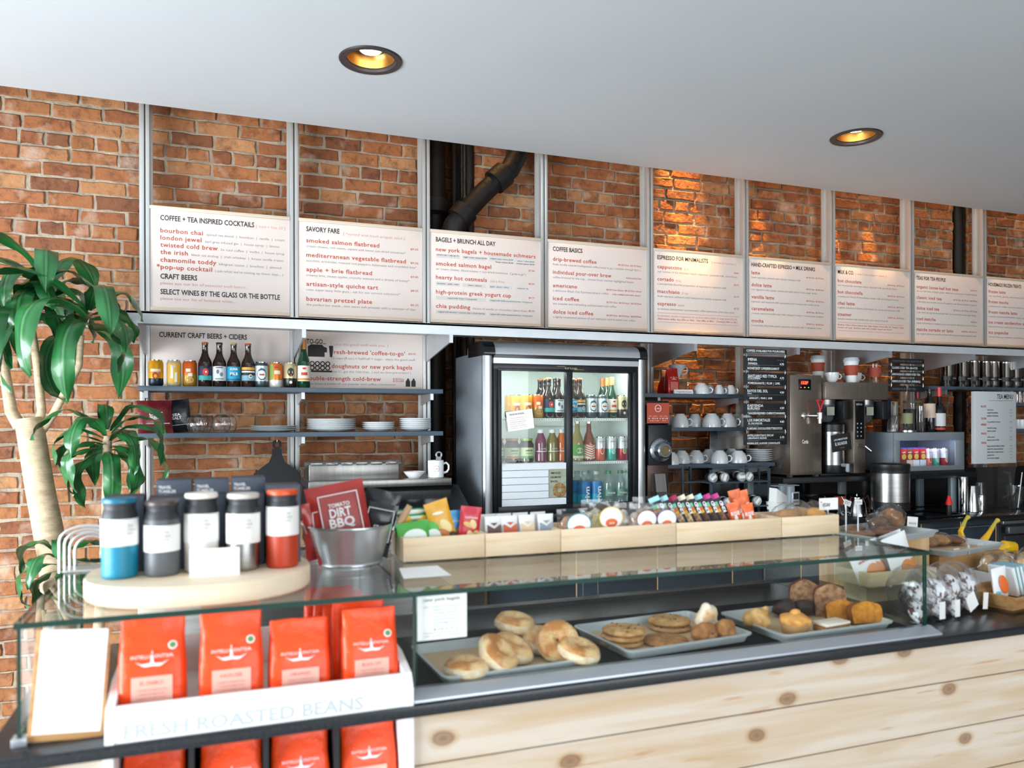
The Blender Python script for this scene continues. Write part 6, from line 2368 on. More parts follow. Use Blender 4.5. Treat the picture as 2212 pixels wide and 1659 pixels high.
for k, (x0, x1, zt_b, extra, badge, title) in enumerate(((-.159, -.053, 1.112, 0, 'g', 'EL DIABLO'), (-.033, .073, 1.108, 1, 'g', 'HOUSE'), (.083, .190, 1.082, 0, None, 'ORGANIC'), (.212, .316, 1.090, 4, 'g', 'BLACK CAT'))):
    w_ = x1-x0
    xc = (x0+x1)/2
    hgt = zt_b-CT-.006
    coffee_bag('orange coffee bag in the white bin, ' + ['first column from the left', 'front of the second column', 'single bag of the third column', 'front of the rightmost column'][k], (xc, 1.482, CT+.0062), w_, hgt, .062, ORANGE_BAG, seed=30+k, badge=badge, title=title)
    for j in range(extra):
        coffee_bag('orange coffee bag in the white bin, ' + ('behind the second column front bag' if k == 1 else ['second', 'third', 'fourth', 'fifth'][j] + ' bag back in the rightmost column'), (xc-.012*(j+1)*(k == 3), 1.482+(.064 if k == 1 else .05)*(j+1), CT+.0062), w_, hgt+.004*(k == 3), .048 if k == 3 else .06, ORANGE_BAG, seed=40+k*5+j, hide=True)

# clipboard with menu
t = thing('menu_clipboard', 'white menu sheet on a wooden clipboard leaning inside the left end of the case', 'clipboard', (-.232, 1.452, CT), 0)
M = R3('Y', .065) @ R3('X', -.12)
bm = nb()
bx(bm, -.058, .052, 0, .006, 0, .176, 0, .002, M)
build('board', bm, CRATEW, t)
bm = nb()
bx(bm, -.051, .047, -.0015, -.0003, .012, .176, 0, 0, M)
build('menu_sheet', bm, PAPER, t)
for k in range(12):
    text(t, 'menu_lettering', mat('ghost_grey', 'c9cccd'), 'our seasonal menu of drinks and bites', 0, .155-k*.0095, .0032, y=-.002, align='C', w=.062+.012*(k % 3), M=M)
t = thing('menu_stand', 'stack of white cards standing at the far left end of the case', 'cards', (-.283, 1.50, CT), 0)
bm = nb()
bx(bm, 0, .004, 0, .10, 0, .17, 0, 0, R3('Y', .10))
bx(bm, -.012, -.008, .02, .12, 0, .165, 0, 0, R3('Y', .10))
build('card_sheets', bm, PAPER, t)

# glass case
GX0, GD, GX1, GY0, GY1, GZT = -.302, .345, 1.622, 1.45, 2.075, 1.112
t = thing('glass_case', 'long low glass pastry case with green edges on the counter', 'glass case', (0, 0, 0))


def pane(name, x0, x1, y0, y1, z0, z1, ax):
    """thin glass sheet; broad faces clear, narrow faces show the green edge"""
    bm = nb()
    bx(bm, x0, x1, y0, y1, z0, z1)
    for f in bm.faces:
        f.material_index = 0 if abs(f.normal[ax]) > .9 or abs(f.calc_center_median()[ax] - (x0, y0, z0)[ax]) < 1e-5 or abs(f.calc_center_median()[ax] - (x1, y1, z1)[ax]) < 1e-5 else 1
    return build(name, bm, [PANE if ax == 2 else PANEV, PANEE], t)


pane('top_pane', GX0-.004, GX1+.006, GY0-.004, GY1, GZT, GZT+.0095, 2)
pane('end_pane', GX0, GX0+.006, GY0, GY1-.01, CT+.014, GZT-.0005, 0)
pane('end_pane', GX1-.006, GX1, GY0+.0065, GY1-.01, CT+.014, GZT-.0005, 0)
pane('divider_pane', GD-.003, GD+.003, GY0+.0065, GY1-.01, CT+.0005, GZT-.0005, 0)
pane('front_pane', GD+.004, GX1, GY0, GY0+.006, CT+.0155, GZT-.0005, 1)
pane('rear_sliding_pane', GD+.02, 1.02, GY1-.045, GY1-.040, CT+.012, GZT-.0005, 1)
pane('rear_sliding_pane', .98, GX1-.01, GY1-.030, GY1-.025, CT+.012, GZT-.0005, 1)
for x, y in ((GX0+.002, GY0+.008), (GX0+.002, GY1-.10)):
    bm = nb()
    bx(bm, x-.010, x+.012, y-.012, y+.012, CT, CT+.0135, 0, .001)
    build('foot_clamp', bm, SILVER, t)
bm = nb()
loft(bm, [[(x, 1.414, CT), (x, 1.415, CT+.004), (x, 1.424, CT+.007), (x, 1.446, CT+.0150), (x, 1.460, CT+.0150), (x, 1.460, CT)] for x in (GD-.010, GX1+.010)])
build('front_rail', bm, mat('rail_grey', 'b9bec6', .35, .5, var=.06, vscale=8), t)
bm = nb()
bx(bm, GD+.01, GX1-.01, GY1-.055, GY1-.018, CT, CT+.0115)
build('rear_track', bm, BLACK, t)
bm = nb()
bx(bm, GD+.006, GX1-.008, 1.461, 1.85, CT+.0002, CT+.003)
tag(build('display_mat', bm, mat('mat_black', '0f1316', .9, bump=.3, bscale=200, spec=.1)), 'thin black mat lining the floor of the pastry case', 'mat')
t = thing('price_card', 'white new york bagels price card hanging behind the case front glass', 'card', (.352, 1.4605, 1.024), 0)
bm = nb()
bx(bm, 0, .098, 0, .001, 0, .0865)
build('card', bm, PAPER, t)
text(t, 'card_heading', mat('ink_soft', '8a8888', .7), 'new york bagels', .012, .074, .006, y=-.0006, w=.072, bold=.02)
for k in range(10):
    text(t, 'card_lettering', mat('ink_soft', '8a8888'), ['plain, sesame or everything', 'original cream cheese', 'honey walnut', 'onion and chive', 'smoked salmon', 'vegan', 'peanut butter', 'jam', 'toasted on request', 'ask us for a dozen'][k], .030 if 0 < k < 8 else .012, .062-k*.0062, .0030, y=-.0006, w=(.05 if 0 < k < 8 else .07), bold=0)

# ------------------------------------------------------------------ trays of pastries inside
MZ = CT+.0032
TRAYM = mat('pan_metal', 'c9d3d5', .32, .3, var=.1, vscale=9)
KRAFT = mat('kraft_paper', 'd8bd95', .8, var=.12, vscale=9)


def tray(label, cx, cy, z, w, d, rot, group='sheet pans', liner=True, h=.020):
    t = thing('sheet_pan', label, 'tray', (cx, cy, z), rot, group)
    bm = nb()

    def rr(hw, hd, r, z_):
        o = []
        for sx_, sy_, a0 in ((1, 1, 0), (-1, 1, 90), (-1, -1, 180), (1, -1, 270)):
            for k in range(5):
                a = math.radians(a0+k*22.5)
                o.append((sx_*(hw-r)+r*math.cos(a), sy_*(hd-r)+r*math.sin(a), z_))
        return o
    hw, hd = w/2, d/2
    loft(bm, [rr(hw-.012, hd-.012, .014, 0), rr(hw-.004, hd-.004, .018, h-.003), rr(hw, hd, .020, h-.004), rr(hw+.001, hd+.001, .020, h), rr(hw-.004, hd-.004, .018, h+.001), rr(hw-.0055, hd-.0055, .018, h-.003), rr(hw-.013, hd-.013, .013, .0018)], 0, (True, True))
    build('pan', bm, TRAYM, t)
    if liner:
        bm = nb()
        loft(bm, [rr(hw-.016, hd-.016, .004, .0022), rr(hw-.016, hd-.016, .004, .0028)])
        build('paper_liner', bm, KRAFT, t)
    return t


tray('sheet pan of bagels, left one in the pastry case', .572, 1.593, MZ, .345, .245, .045)
tray('sheet pan of cookies, middle one in the pastry case', .975, 1.612, MZ+.004, .345, .245, .085)
tray('sheet pan of muffins and loaf slices, right one in the pastry case', 1.383, 1.600, MZ, .345, .245, .03)
PZ = MZ+.0032

CRUST = mat('bagel_crust', 'eac48c', .42, var=0, vscale=20, col2='bd7a38', bump=.15, bscale=60, coat=.15, lo=.40, hi=.54, sss=.1)
CRUMB = mat('bagel_crumb', 'efe0c4', .7, col2='dcc094', vscale=60, bump=.4, bscale=120, sss=.1)


def bagel(label, px, py, z, tilt=(0, 0, 0), R_=.0245, r_=.0225, group='bagels', seedy=False, seed=0, loc=None, lift=0):
    p = loc or at(px, py, Z=z+.012)
    t = thing('bagel', label, 'bagel', (p[0], p[1], z), 0, group)
    Mr = R3('Z', tilt[2]) @ R3('X', tilt[0]) @ R3('Y', tilt[1])
    bm = nb()
    torus(bm, R_, r_, c=(0, 0, 0), seg=30, ss=14, sq=.82, M=Mr, namt=.07)
    for f in bm.faces:
        pass
    mn = min(v.co.z for v in bm.verts)
    for v in bm.verts:
        v.co.z -= mn
    # split faces by side: cut band is pale crumb
    inv = Mr.inverted()
    for f in bm.faces:
        c = inv @ (f.calc_center_median()+Vector((0, 0, mn)))
        if abs(c.z+.002) < r_*.28 and math.hypot(c.x, c.y) > R_:
            f.material_index = 1
        if seed % 2 and c.z < -r_*.1 and math.hypot(c.x, c.y) > R_*.8:
            f.material_index = 1
    build('bagel_body', bm, [CRUST, CRUMB], t)
    if seedy:
        bm = nb()
        rnd = random.Random(seed)
        for k in range(60):
            a, b = rnd.uniform(0, 2*PI), rnd.uniform(.3, 2.6)
            q = Mr @ Vector(((R_+r_*1.02*math.cos(b))*math.cos(a), (R_+r_*1.02*math.cos(b))*math.sin(a), r_*.84*math.sin(b)))
            blob(bm, .0012, .0009, .0008, c=(q.x, q.y, q.z-mn), seg=5, rings=3)
        s = build('seeds', bm, mat('seed_brown', '8a5a2c', .6), t)
        s['kind'] = 'stuff'
    return t


bagel('plain bagel lying flat at the front left corner of the left pan', 0, 0, PZ, (0, 0, 0), loc=(.463, 1.505), seed=2)
bagel('pale bagel standing on edge beside the front left bagel', 0, 0, PZ, (.75, 0, .75), loc=(.533, 1.514), seed=3)
bagel('bagel leaning with its cut side showing behind the one on edge', 0, 0, PZ, (.35, .3, .2), loc=(.583, 1.562), seed=5)
bagel('golden bagel under the topmost one at the back of the left pan', 0, 0, PZ, (0, 0, 0), loc=(.628, 1.652), seed=4)
bagel('golden bagel on top of the stack in the left pan', 0, 0, PZ+.034, (.12, .1, 0), loc=(.624, 1.655), seed=6)
bagel('seeded bagel standing on edge in the right half of the left pan', 0, 0, PZ, (.85, .25, -.7), loc=(.680, 1.548), seedy=True, seed=7)
bagel('plain golden bagel behind the seeded one on edge', 0, 0, PZ, (.35, 0, .35), loc=(.668, 1.603), seed=9)
bagel('seeded bagel lying at the front right corner of the left pan', 0, 0, PZ, (.22, .15, 0), loc=(.712, 1.508), seedy=True, seed=10)


def cookie(label, loc, r, h, m, chips_=True, seed=0, group='cookies in the middle pan'):
    t = thing('cookie', label, 'cookie', loc, seed, group)
    bm = nb()
    rnd = random.Random(seed)
    rings = []
    for rf, z in ((.75, 0), (.97, h*.18), (1.0, h*.45), (.93, h*.75), (.75, h*.93), (.4, h), (.01, h)):
        rings.append([((r*rf*(1+.03*noise.noise(Vector((math.cos(a)*2, math.sin(a)*2, seed)))))*math.cos(a), r*rf*math.sin(a), z*(1+.10*noise.noise(Vector((math.cos(a)*3*rf, math.sin(a)*3*rf, seed+5))))) for a in [2*PI*k/28 for k in range(28)]])
    loft(bm, rings)
    build('cookie_body', bm, m, t)
    if chips_:
        bm = nb()
        for k in range(14):
            a, q = rnd.uniform(0, 6.28), rnd.uniform(.1, .93)*r
            blob(bm, .0028, .0024, .0016, c=(q*math.cos(a), q*math.sin(a), h*(1.0 if q < .6*r else .86)), seg=7, rings=4)
        build('chips', bm, mat('chocolate_chip', '3a2218', .35), t, kind='stuff')
    return t


CK1 = mat('cookie_pale', 'd8ac72', .75, var=0, col2='b57f44', vscale=60, bump=.5, bscale=90)
CK2 = mat('cookie_oat', 'c08a52', .8, col2='8a5a30', vscale=70, bump=.9, bscale=70)
zc = PZ+.004
for k in range(3):
    cookie('chocolate chip cookie, ' + ['lowest', 'middle', 'topmost'][k] + ' of the left stack of three', (.858+.003*k, 1.592, zc+k*.0128), .050, .0125, CK1, seed=k)
for k in range(2):
    cookie('nutty chip cookie, ' + ['lower', 'upper'][k] + ' of the back stack of two', (1.030, 1.665+.002*k, zc+k*.0138), .052, .0135, CK1, seed=5+k)
cookie('flat oatmeal cookie lying alone between the two stacks', (.955, 1.560, zc), .053, .014, CK2, chips_=False, seed=8)


def scone(label, loc, rx, ry, rz_, m, seed=0, bits=None):
    t = thing('scone', label, 'pastry', loc, 0, 'scones in the middle pan')
    bm = nb()
    blob(bm, rx, ry, rz_*.8, c=(0, 0, rz_*.55), seg=24, rings=14, noise_amt=.28, nsc=45, flat=.35)
    mn = min(v.co.z for v in bm.verts)
    for v in bm.verts:
        v.co.z -= mn
    build('scone_body', bm, m, t)
    if bits:
        bm = nb()
        for x, z in ((0.004, .62), (-.012, .45), (.014, .35)):
            blob(bm, .0035, .002, .003, c=(x, -ry*.86, rz_*z*1.2), seg=8, rings=5)
        build('berries', bm, mat('berry', '5a1a22', .3), t)
    return t


SC1 = mat('scone_brown', 'b57d48', .75, col2='8a5528', vscale=45, bump=.8, bscale=60)
SC2 = mat('scone_glazed', 'f2e3cb', .5, col2='d9a468', vscale=28, bump=.4, bscale=50, lo=.35, hi=.5)
scone('oat scone with a red berry at the front of the middle pan', (1.045, 1.537, zc), .032, .026, .032, SC1, bits=True)
scone('rounded oat scone in the right front corner of the middle pan', (1.098, 1.535, zc), .029, .025, .034, SC1, seed=3)
scone('pale glazed scone at the right of the middle pan', (1.092, 1.600, zc), .028, .026, .050, SC2, seed=4)

WRAPB = mat('baking_paper_brown', 'b98f5c', .7, var=.2, vscale=30)
t = thing('muffin', 'golden muffin in a brown paper case in the right pan', 'muffin', (1.296, 1.535, PZ), 0, 'muffins')
bm = nb()
n = 40
loft(bm, [[(r*(1+(.035 if k % 2 else 0))*math.cos(2*PI*k/n), r*(1+(.035 if k % 2 else 0))*math.sin(2*PI*k/n), z) for k in range(n)] for r, z in ((.029, 0), (.033, .030))])
build('paper_case', bm, WRAPB, t)
bm = nb()
blob(bm, .036, .036, .017, c=(0, 0, .032), seg=26, rings=12, noise_amt=.18, nsc=60)
blob(bm, .014, .012, .010, c=(.002, 0, .048), seg=14, rings=8, noise_amt=.2, nsc=80)
build('muffin_top', bm, mat('muffin_gold', 'e8a553', .5, col2='b8692a', vscale=40, bump=.4, bscale=60, lo=.3, hi=.5), t)
t = thing('popover', 'torn golden roll at the left of the right pan', 'pastry', (1.236, 1.600, PZ), 0, 'muffins')
bm = nb()
blob(bm, .034, .030, .026, c=(0, 0, .022), seg=24, rings=14, noise_amt=.22, nsc=55, flat=.15)
blob(bm, .012, .008, .016, c=(.026, 0, .035), seg=12, rings=8, noise_amt=.3, nsc=60)
mn = min(v.co.z for v in bm.verts)
for v in bm.verts:
    v.co.z -= mn
build('roll_body', bm, mat('roll_gold', 'eabf7c', .5, col2='b97f3c', vscale=45, bump=.4, bscale=60), t)


def slice_poly(w, h, n=12):
    o = [(-w/2, 0), (w/2, 0), (w/2*1.05, h*.62)]
    for k in range(n+1):
        a = PI*k/n
        o.append((w/2*1.03*math.cos(a), h*.66+h*.34*math.sin(a)*(1+.08*math.sin(5*a))))
    o.append((-w/2*1.05, h*.62))
    return o


def loaf_slice(label, loc, w, h, th, crumb, crust, rz=0, lean=0, group='loaf slices in the right pan'):
    t = thing('loaf_slice', label, 'cake slice', loc, rz, group)
    bm = nb()
    poly = slice_poly(w, h)
    M = R3('X', -lean)
    prism(bm, poly, 0, th, 0, M)
    bm.faces.ensure_lookup_table()
    for f in bm.faces:
        if len(f.verts) > 4:
            f.material_index = 1
    mn = min(v.co.z for v in bm.verts)
    for v in bm.verts:
        v.co.z -= mn
    build('slice_body', bm, [crust, crumb], t, sharp=50)
    return t


NUTC = mat('nut_bread_crumb', 'b98d66', .85, col2='7a5236', vscale=60, bump=.5, bscale=90)
NUTK = mat('nut_bread_crust', '8a5228', .6, col2='5f3418', vscale=35, bump=.4, bscale=60)
loaf_slice('thick brown nut bread slice, the front one standing at the back of the right pan', (1.490, 1.628, PZ), .075, .082, .030, NUTC, NUTK, rz=-.55, lean=.05)
loaf_slice('thick brown nut bread slice, the rear one leaning behind the front slice', (1.455, 1.680, PZ), .075, .084, .030, NUTC, NUTK, rz=-.55, lean=.10)
PUMC = mat('pumpkin_crumb', 'd08a1e', .8, col2='a8650f', vscale=70, bump=.4, bscale=100)
PUMK = mat('pumpkin_crust', '8f4e12', .6, col2='6a360c', vscale=35, bump=.3, bscale=60)
loaf_slice('orange pumpkin cake slice, front one at the right pan corner', (1.515, 1.525, PZ), .082, .052, .026, PUMC, PUMK, rz=-.15, lean=.25)
loaf_slice('orange pumpkin cake slice behind the front one', (1.478, 1.570, PZ), .078, .048, .026, PUMC, PUMK, rz=-.5, lean=.30)
t = thing('iced_cake_slice', 'cake slice with thick white icing lying at the front of the right pan', 'cake slice', (1.395, 1.520, PZ), .12)
bm = nb()
bx(bm, -.040, .040, -.020, .024, 0, .016, 0, .003)
build('sponge', bm, mat('sponge_brown', 'bd8048', .7, col2='8a5426', vscale=60, bump=.3, bscale=90), t)
bm = nb()
bx(bm, -.041, .041, -.021, .025, .0162, .024, 0, .003)
build('icing', bm, mat('cream_icing', 'f2e8d6', .5, bump=.5, bscale=60), t)
t = thing('chocolate_muffins', 'dark chocolate cake pieces lying behind the muffin in the right pan', 'pastry', (1.38, 1.655, PZ), 0)
t.scale = (.8, .8, .62)
bm = nb()
M = R3('Z', .3) @ R3('X', -.9)
lathe(bm, [(.030, 0), (.040, .026), (.042, .034), (.03, .046), (.001, .05)], seg=24, M=M)
mn = min(v.co.z for v in bm.verts)
for v in bm.verts:
    v.co.z -= mn
build('cake_body', bm, mat('dark_chocolate', '3a2622', .55, col2='2a1814', vscale=40, bump=.3, bscale=50), t)
t = thing('chocolate_muffin', 'second dark chocolate cake piece right of the first', 'pastry', (1.425, 1.650, PZ), 0)
t.scale = (.8, .8, .62)
bm = nb()
M = R3('Z', -.5) @ R3('X', -1.0)
lathe(bm, [(.026, 0), (.036, .026), (.038, .034), (.028, .042), (.001, .046)], seg=24, M=M)
mn = min(v.co.z for v in bm.verts)
for v in bm.verts:
    v.co.z -= mn
build('cake_body', bm, mat('dark_chocolate', '3a2622'), t)
for o in bpy.data.objects:
    if o.name.startswith('chocolate_muffins'):
        o.name = 'chocolate_muffin_piece'

# ------------------------------------------------------------------ on the glass top
GT = GZT+.0100
t = thing('display_board', 'thick oval pale wooden board carrying the travel tumblers', 'board', (-.030, 1.640, GT))
bm = nb()
P = ell(.202, .176, 56, p=.86)
loft(bm, [[(x, y, z) for x, y in [(px*s, py*s) for px, py in P]] for z, s in ((0, .985), (.004, 1), (.032, 1), (.036, .99))])
build('board_body', bm, BOARDW, t)
BT = GT+.0362

TUMB = [('teal', '147f9e', '1a6a86', 'teal'), ('charcoal', '55585c', '4a3f3f', 'charcoal'), ('white', 'e6e0d8', 'efe6da', 'white'), ('steel', None, 'c9c3bb', 'plain steel'), ('rust', 'b73a18', 'd8501f', 'rust orange')]
tp = [(-.170, 1.600, .145), (-.099, 1.597, .138), (-.031, 1.612, .148), (.044, 1.600, .146), (.117, 1.604, .150)]
pos = ['first from the left', 'second from the left', 'in the middle of the row', 'fourth in the row', 'rightmost in the row']
for k, ((nm_, body, lid, word), (x, y, h)) in enumerate(zip(TUMB, tp)):
    r = .0305
    t = thing('travel_tumbler', word + ' travel tumbler with white paper sleeve, ' + pos[k], 'tumbler', (x, y, BT), 0, 'travel tumblers on the oval board')
    bm = nb()
    lathe(bm, [(r*.86, 0), (r*.97, .003), (r, .009), (r, h*.74), (r*.985, h*.75)], seg=36)
    build('flask_body', bm, STEEL if body is None else mat('tumbler_'+nm_, body, .42), t)
    bm = nb()
    lathe(bm, [(r*.99, h*.7505), (r*.97, h*.80), (r*.88, h*.855), (r*.86, h*.87), (r*.89, h*.905), (r*.92, h*.935), (.001, h*.936)], seg=36)
    build('collar', bm, mat('collar_black', '2b2d30', .5), t)
    bm = nb()
    lathe(bm, [(r*.93, h*.9365), (r*.97, h*.945), (r*.98, h*.98), (r*.93, h), (.001, h)], seg=36)
    build('lid', bm, mat('lid_t_'+nm_, lid, .35), t)
    bm = nb()
    z0 = h*([.41, .33, .38, .36, .42][k])
    z1 = h*([.745, .68, .745, .745, .79][k])
    lathe(bm, [(r+.0008, z0), (r+.0008, z1)], seg=40, cap=(False, False))
    build('paper_sleeve', bm, PAPER, t)
    for j, s in enumerate(('TRAVEL', 'TUMBLER', 'KINTO')):
        text(t, 'sleeve_lettering', mat('ink_soft', '8a8888'), s, .002 if k else .008, z1-.014-j*.007, .0042, y=-r-.0012, w=.011+.003*(j == 1), M=R3('Z', .25 if k == 0 else 0))

t = thing('tumbler_box', '', 'box', (0, 0, 0))
bpy.data.objects.remove(t)
BOXD = mat('box_charcoal', '4a5260', .6)
BOXS = mat('box_black_side', '24262b', .6)


def tbox(label, x, y, h, w=.066, txt=True):
    t = thing('tumbler_box', label, 'box', (x, y, BT), 0, 'dark tumbler boxes on the oval board')
    bm = nb()
    bx(bm, -w/2, w/2, 0, w, 0, h, 0, .0008)
    for f in bm.faces:
        if abs(f.normal.x) > .5 or f.normal.z > .5:
            f.material_index = 1
    build('box_body', bm, [BOXD, BOXS], t)
    if txt:
        for j, s in enumerate(('TRAVEL', 'TUMBLER', 'KINTO')):
            text(t, 'box_lettering', TXW, s, -w*.44, h-.017-j*.0085, .006, y=-.0004, w=(.024, .033, .021)[j], bold=.03)
    return t


tbox('dark tumbler box right behind the teal tumbler', -.166, 1.640, .143, txt=False)
tbox('dark tumbler box right behind the charcoal tumbler', -.092, 1.638, .139, txt=False)
tbox('dark tumbler box right behind the white tumbler', -.020, 1.650, .139, txt=False)
tbox('dark tumbler box right behind the steel tumbler', .052, 1.640, .141, txt=False)
tbox('dark tumbler box right behind the rust orange tumbler', .122, 1.642, .156, txt=False)
tbox('tall lettered tumbler box in the back row behind charcoal tumbler', -.084, 1.722, .166)
tbox('tall lettered tumbler box in the back row behind white tumbler', -.013, 1.722, .166)
tbox('tall lettered tumbler box in the back row behind steel tumbler', .058, 1.720, .168)
t = thing('price_card', 'small white folded card leaning before the white and steel tumblers', 'card', (-.007, 1.545, BT), 0)
bm = nb()
loft(bm, [[(x, -.004, 0), (x, .006, .050), (x, .022, 0)] for x in (-.043, .043)])
build('card', bm, PAPER, t)
text(t, 'card_lettering', mat('ghost_grey', 'c9cccd'), 'travel tumblers', -.034, .034, .0045, y=-.0005, w=.045)
t = thing('wire_rack', 'white wire rack of nested arches at the left rear of the glass top', 'rack', (-.262, 1.90, GT), .0)
for k in range(4):
    bm = nb()
    w_, h_ = .055-.007*k, .098-.010*k
    pts = [(-w_, k*.018, 0)]+[(-w_*math.cos(a)*1.0, k*.018, h_-.03+.03*math.sin(a)) for a in [PI*j/10 for j in range(11)]]+[(w_, k*.018, 0)]
    tube(bm, pts, .003, 8)
    build('wire_arch', bm, mat('wire_pale', 'cfd0cf', .3, .5), t)
bm = nb()
bx(bm, -.05, .05, -.004, .060, .0, .004)
build('base_plate', bm, mat('wire_pale', 'cfd0cf'), t)
p = [at(*q, Z=GT) for q in ((872, 1250), (975, 1243), (945, 1222), (862, 1228))]
bm = nb()
prismz(bm, [(q.x, q.y) for q in p], GT, GT+.0006)  # thin flat white quad laid on the glass top
tag(build('white_quad', bm, PAPER), 'blank white paper lying flat on the glass before the first snack box', 'paper')

# galvanised bucket
GALV = mat('galvanised', 'd0d6d8', .24, .7, var=.2, vscale=7, bump=.05, bscale=20)
bc = (.279, 1.805)
t = thing('metal_bucket', 'shiny galvanised bucket full of red and black crisp bags on the glass top', 'bucket', (bc[0], bc[1], GT), .0)
bm = nb()
lathe(bm, [(.072, 0), (.0735, .001), (.0735, .004), (.072, .006), (.0945, .083), (.0975, .085), (.0975, .088), (.0935, .088), (.0915, .083), (.070, .008), (.001, .006)], seg=56, cap=(True, False))
build('bucket_body', bm, GALV, t)
for s in (-1, 1):
    bm = nb()
    lathe(bm, [(.008, 0), (.008, .003), (.001, .004)], seg=12, M=T(s*.096, 0, .070) @ R3('Y', s*PI/2))
    tube(bm, [(s*.097, -.016, .072), (s*.104, -.014, .090), (s*.108, 0, .097), (s*.104, .014, .090), (s*.097, .016, .072)], .002, 6)
    build('ear', bm, GALV, t)
bm = nb()
tube(bm, [(.106, -.006, .075), (.121, -.008, .097), (.137, -.008, .124)], [.006, .009, .007], 12)
build('wooden_grip', bm, mat('grip_wood', 'c8a27a', .5), t)
bm = nb()
tube(bm, [(-.106, .0, .098), (-.112, .0, .060), (-.104, -.006, .045)], [.006, .008, .006], 12)
build('wooden_grip', bm, mat('grip_wood', 'c8a27a'), t)
BZ = GT+.012
chips('large red crisp bag reading dirt bbq, front of the metal bucket', (bc[0]-.008, bc[1]-.030, BZ), .132, .172, REDB2, tilt=.16, roll=-.17, lines=(('DIRT', .56, .115, .36), ('BBQ', .43, .115, .42), ('TOMATO', .69, .05, .36)), frame=(-.33, .34, .2, .86), group='crisp bags in the bucket', seed=11, d=.040, panel=(-.325, .335, .2, .86, PANELR))
chips('smaller red crisp bag squeezed at the left rim of the bucket', (bc[0]-.058, bc[1]+.008, BZ), .085, .130, REDB2, rz=.35, tilt=-.05, roll=-.12, frame=(-.3, .3, .3, .86), group='crisp bags in the bucket', seed=12, d=.03)
chips('red crisp bag behind the large one in the bucket', (bc[0]-.015, bc[1]+.045, BZ), .120, .150, REDB2, tilt=-.05, roll=-.12, group='crisp bags in the bucket', seed=13, d=.03)
chips('black crisp bag leaning right in the bucket, front one', (bc[0]+.050, bc[1]+.006, BZ), .075, .122, BLKB, rz=-.15, tilt=.0, roll=.22, lines=(('SEA', .50, .09, .3), ('SALT', .39, .09, .34)), frame=(-.4, .4, .3, .9), group='crisp bags in the bucket', seed=14, d=.028)
chips('black crisp bag leaning right in the bucket, behind the front one', (bc[0]+.050, bc[1]+.047, BZ), .085, .150, BLKB, rz=-.2, tilt=-.03, roll=.26, lines=(('SEA', .62, .07, .3),), group='crisp bags in the bucket', seed=15, d=.028)

# ------------------------------------------------------------------ row of birch boxes with snacks
bxx = [.388, .583, .776, 1.100, 1.431, 1.628]
SY0, SY1, SH = 1.745, 1.875, .056
nmb = ['first from the left, with nut packets', 'second from the left, with small pouches', 'third from the left, with film bags', 'fourth from the left, with fruit and nut bars', 'fifth and rightmost, with wrapped muffins']
for k in range(5):
    a, b = bxx[k]+.0008, bxx[k+1]-.0008
    t = thing('snack_box', 'birch box on the glass top, ' + nmb[k], 'box', (a, SY0, GT), 0, 'birch snack boxes')
    bm = nb()
    W, D = b-a, SY1-SY0
    for s in (0, 1):
        for q in (0, 1):
            bx(bm, .012 if s == 0 else W-.024, .024 if s == 0 else W-.012, .012 if q == 0 else D-.024, .024 if q == 0 else D-.012, 0, .0025, 1)
    bx(bm, 0, W, 0, .007, .0025, SH, 0, .001)
    bx(bm, 0, W, D-.007, D, .0025, SH, 0, .001)
    bx(bm, 0, .007, .0072, D-.0072, .0025, SH, 0, .001)
    bx(bm, W-.007, W, .0072, D-.0072, .0025, SH, 0, .001)
    bx(bm, .0072, W-.0072, .0072, D-.0072, .0025, .008)
    build('box_shell', bm, [BIRCH, BLACK], t)
SZ = GT+.0083


def packet(label, x, y, w, h, col, roll=0, tilt=0, rz=0, group='nut packets', art=(), lines=(), seed=0, d=None, m=None, z=None, sub='snack_packet'):
    t = thing(sub, label, 'snack packet', (x, y, SZ if z is None else z), rz, group)
    M = R3('Y', roll) @ R3('X', -tilt)
    bm = nb()
    dd = d or w*.22
    pillow(bm, w, h, dd, seed=seed, M=M, wr=.0015)
    build('packet', bm, m or mat('foil_'+col, col, .38, .0, coat=.2, bump=.12, bscale=30), t)
    yy = -dd/2-.0022
    byc = {}
    for c, cx, cz_, rx, rz2, rot in art:
        byc.setdefault(c, []).append((cx, cz_, rx, rz2, rot))
    if byc:
        bm = nb()
        ms = []
        for i, (c, L_) in enumerate(byc.items()):
            ms.append(mat('art_'+c, c, .5))
            for cx, cz_, rx, rz2, rot in L_:
                u, v = cx, cz_
                prof = math.sin(PI*max(.01, min(.99, (v-.06)/.88)))**.55*math.sin(PI*(u+.5))**.5
                M2 = M @ T(cx*w, -dd/2*prof-.0026-.0004*i, cz_*h) @ R3('Y', rot)
                blob(bm, rx*w, .0016, rz2*w, seg=14, rings=8, mi=i, M=M2)
        build('printed_picture', bm, ms, t)
    for s, c, z_, hh_, ww in lines:
        text(t, 'packet_lettering', mat('art_'+c, c, .5), s, 0, z_*h, hh_, y=yy, align='C', w=ww*w, M=M, bold=.02)
    return t


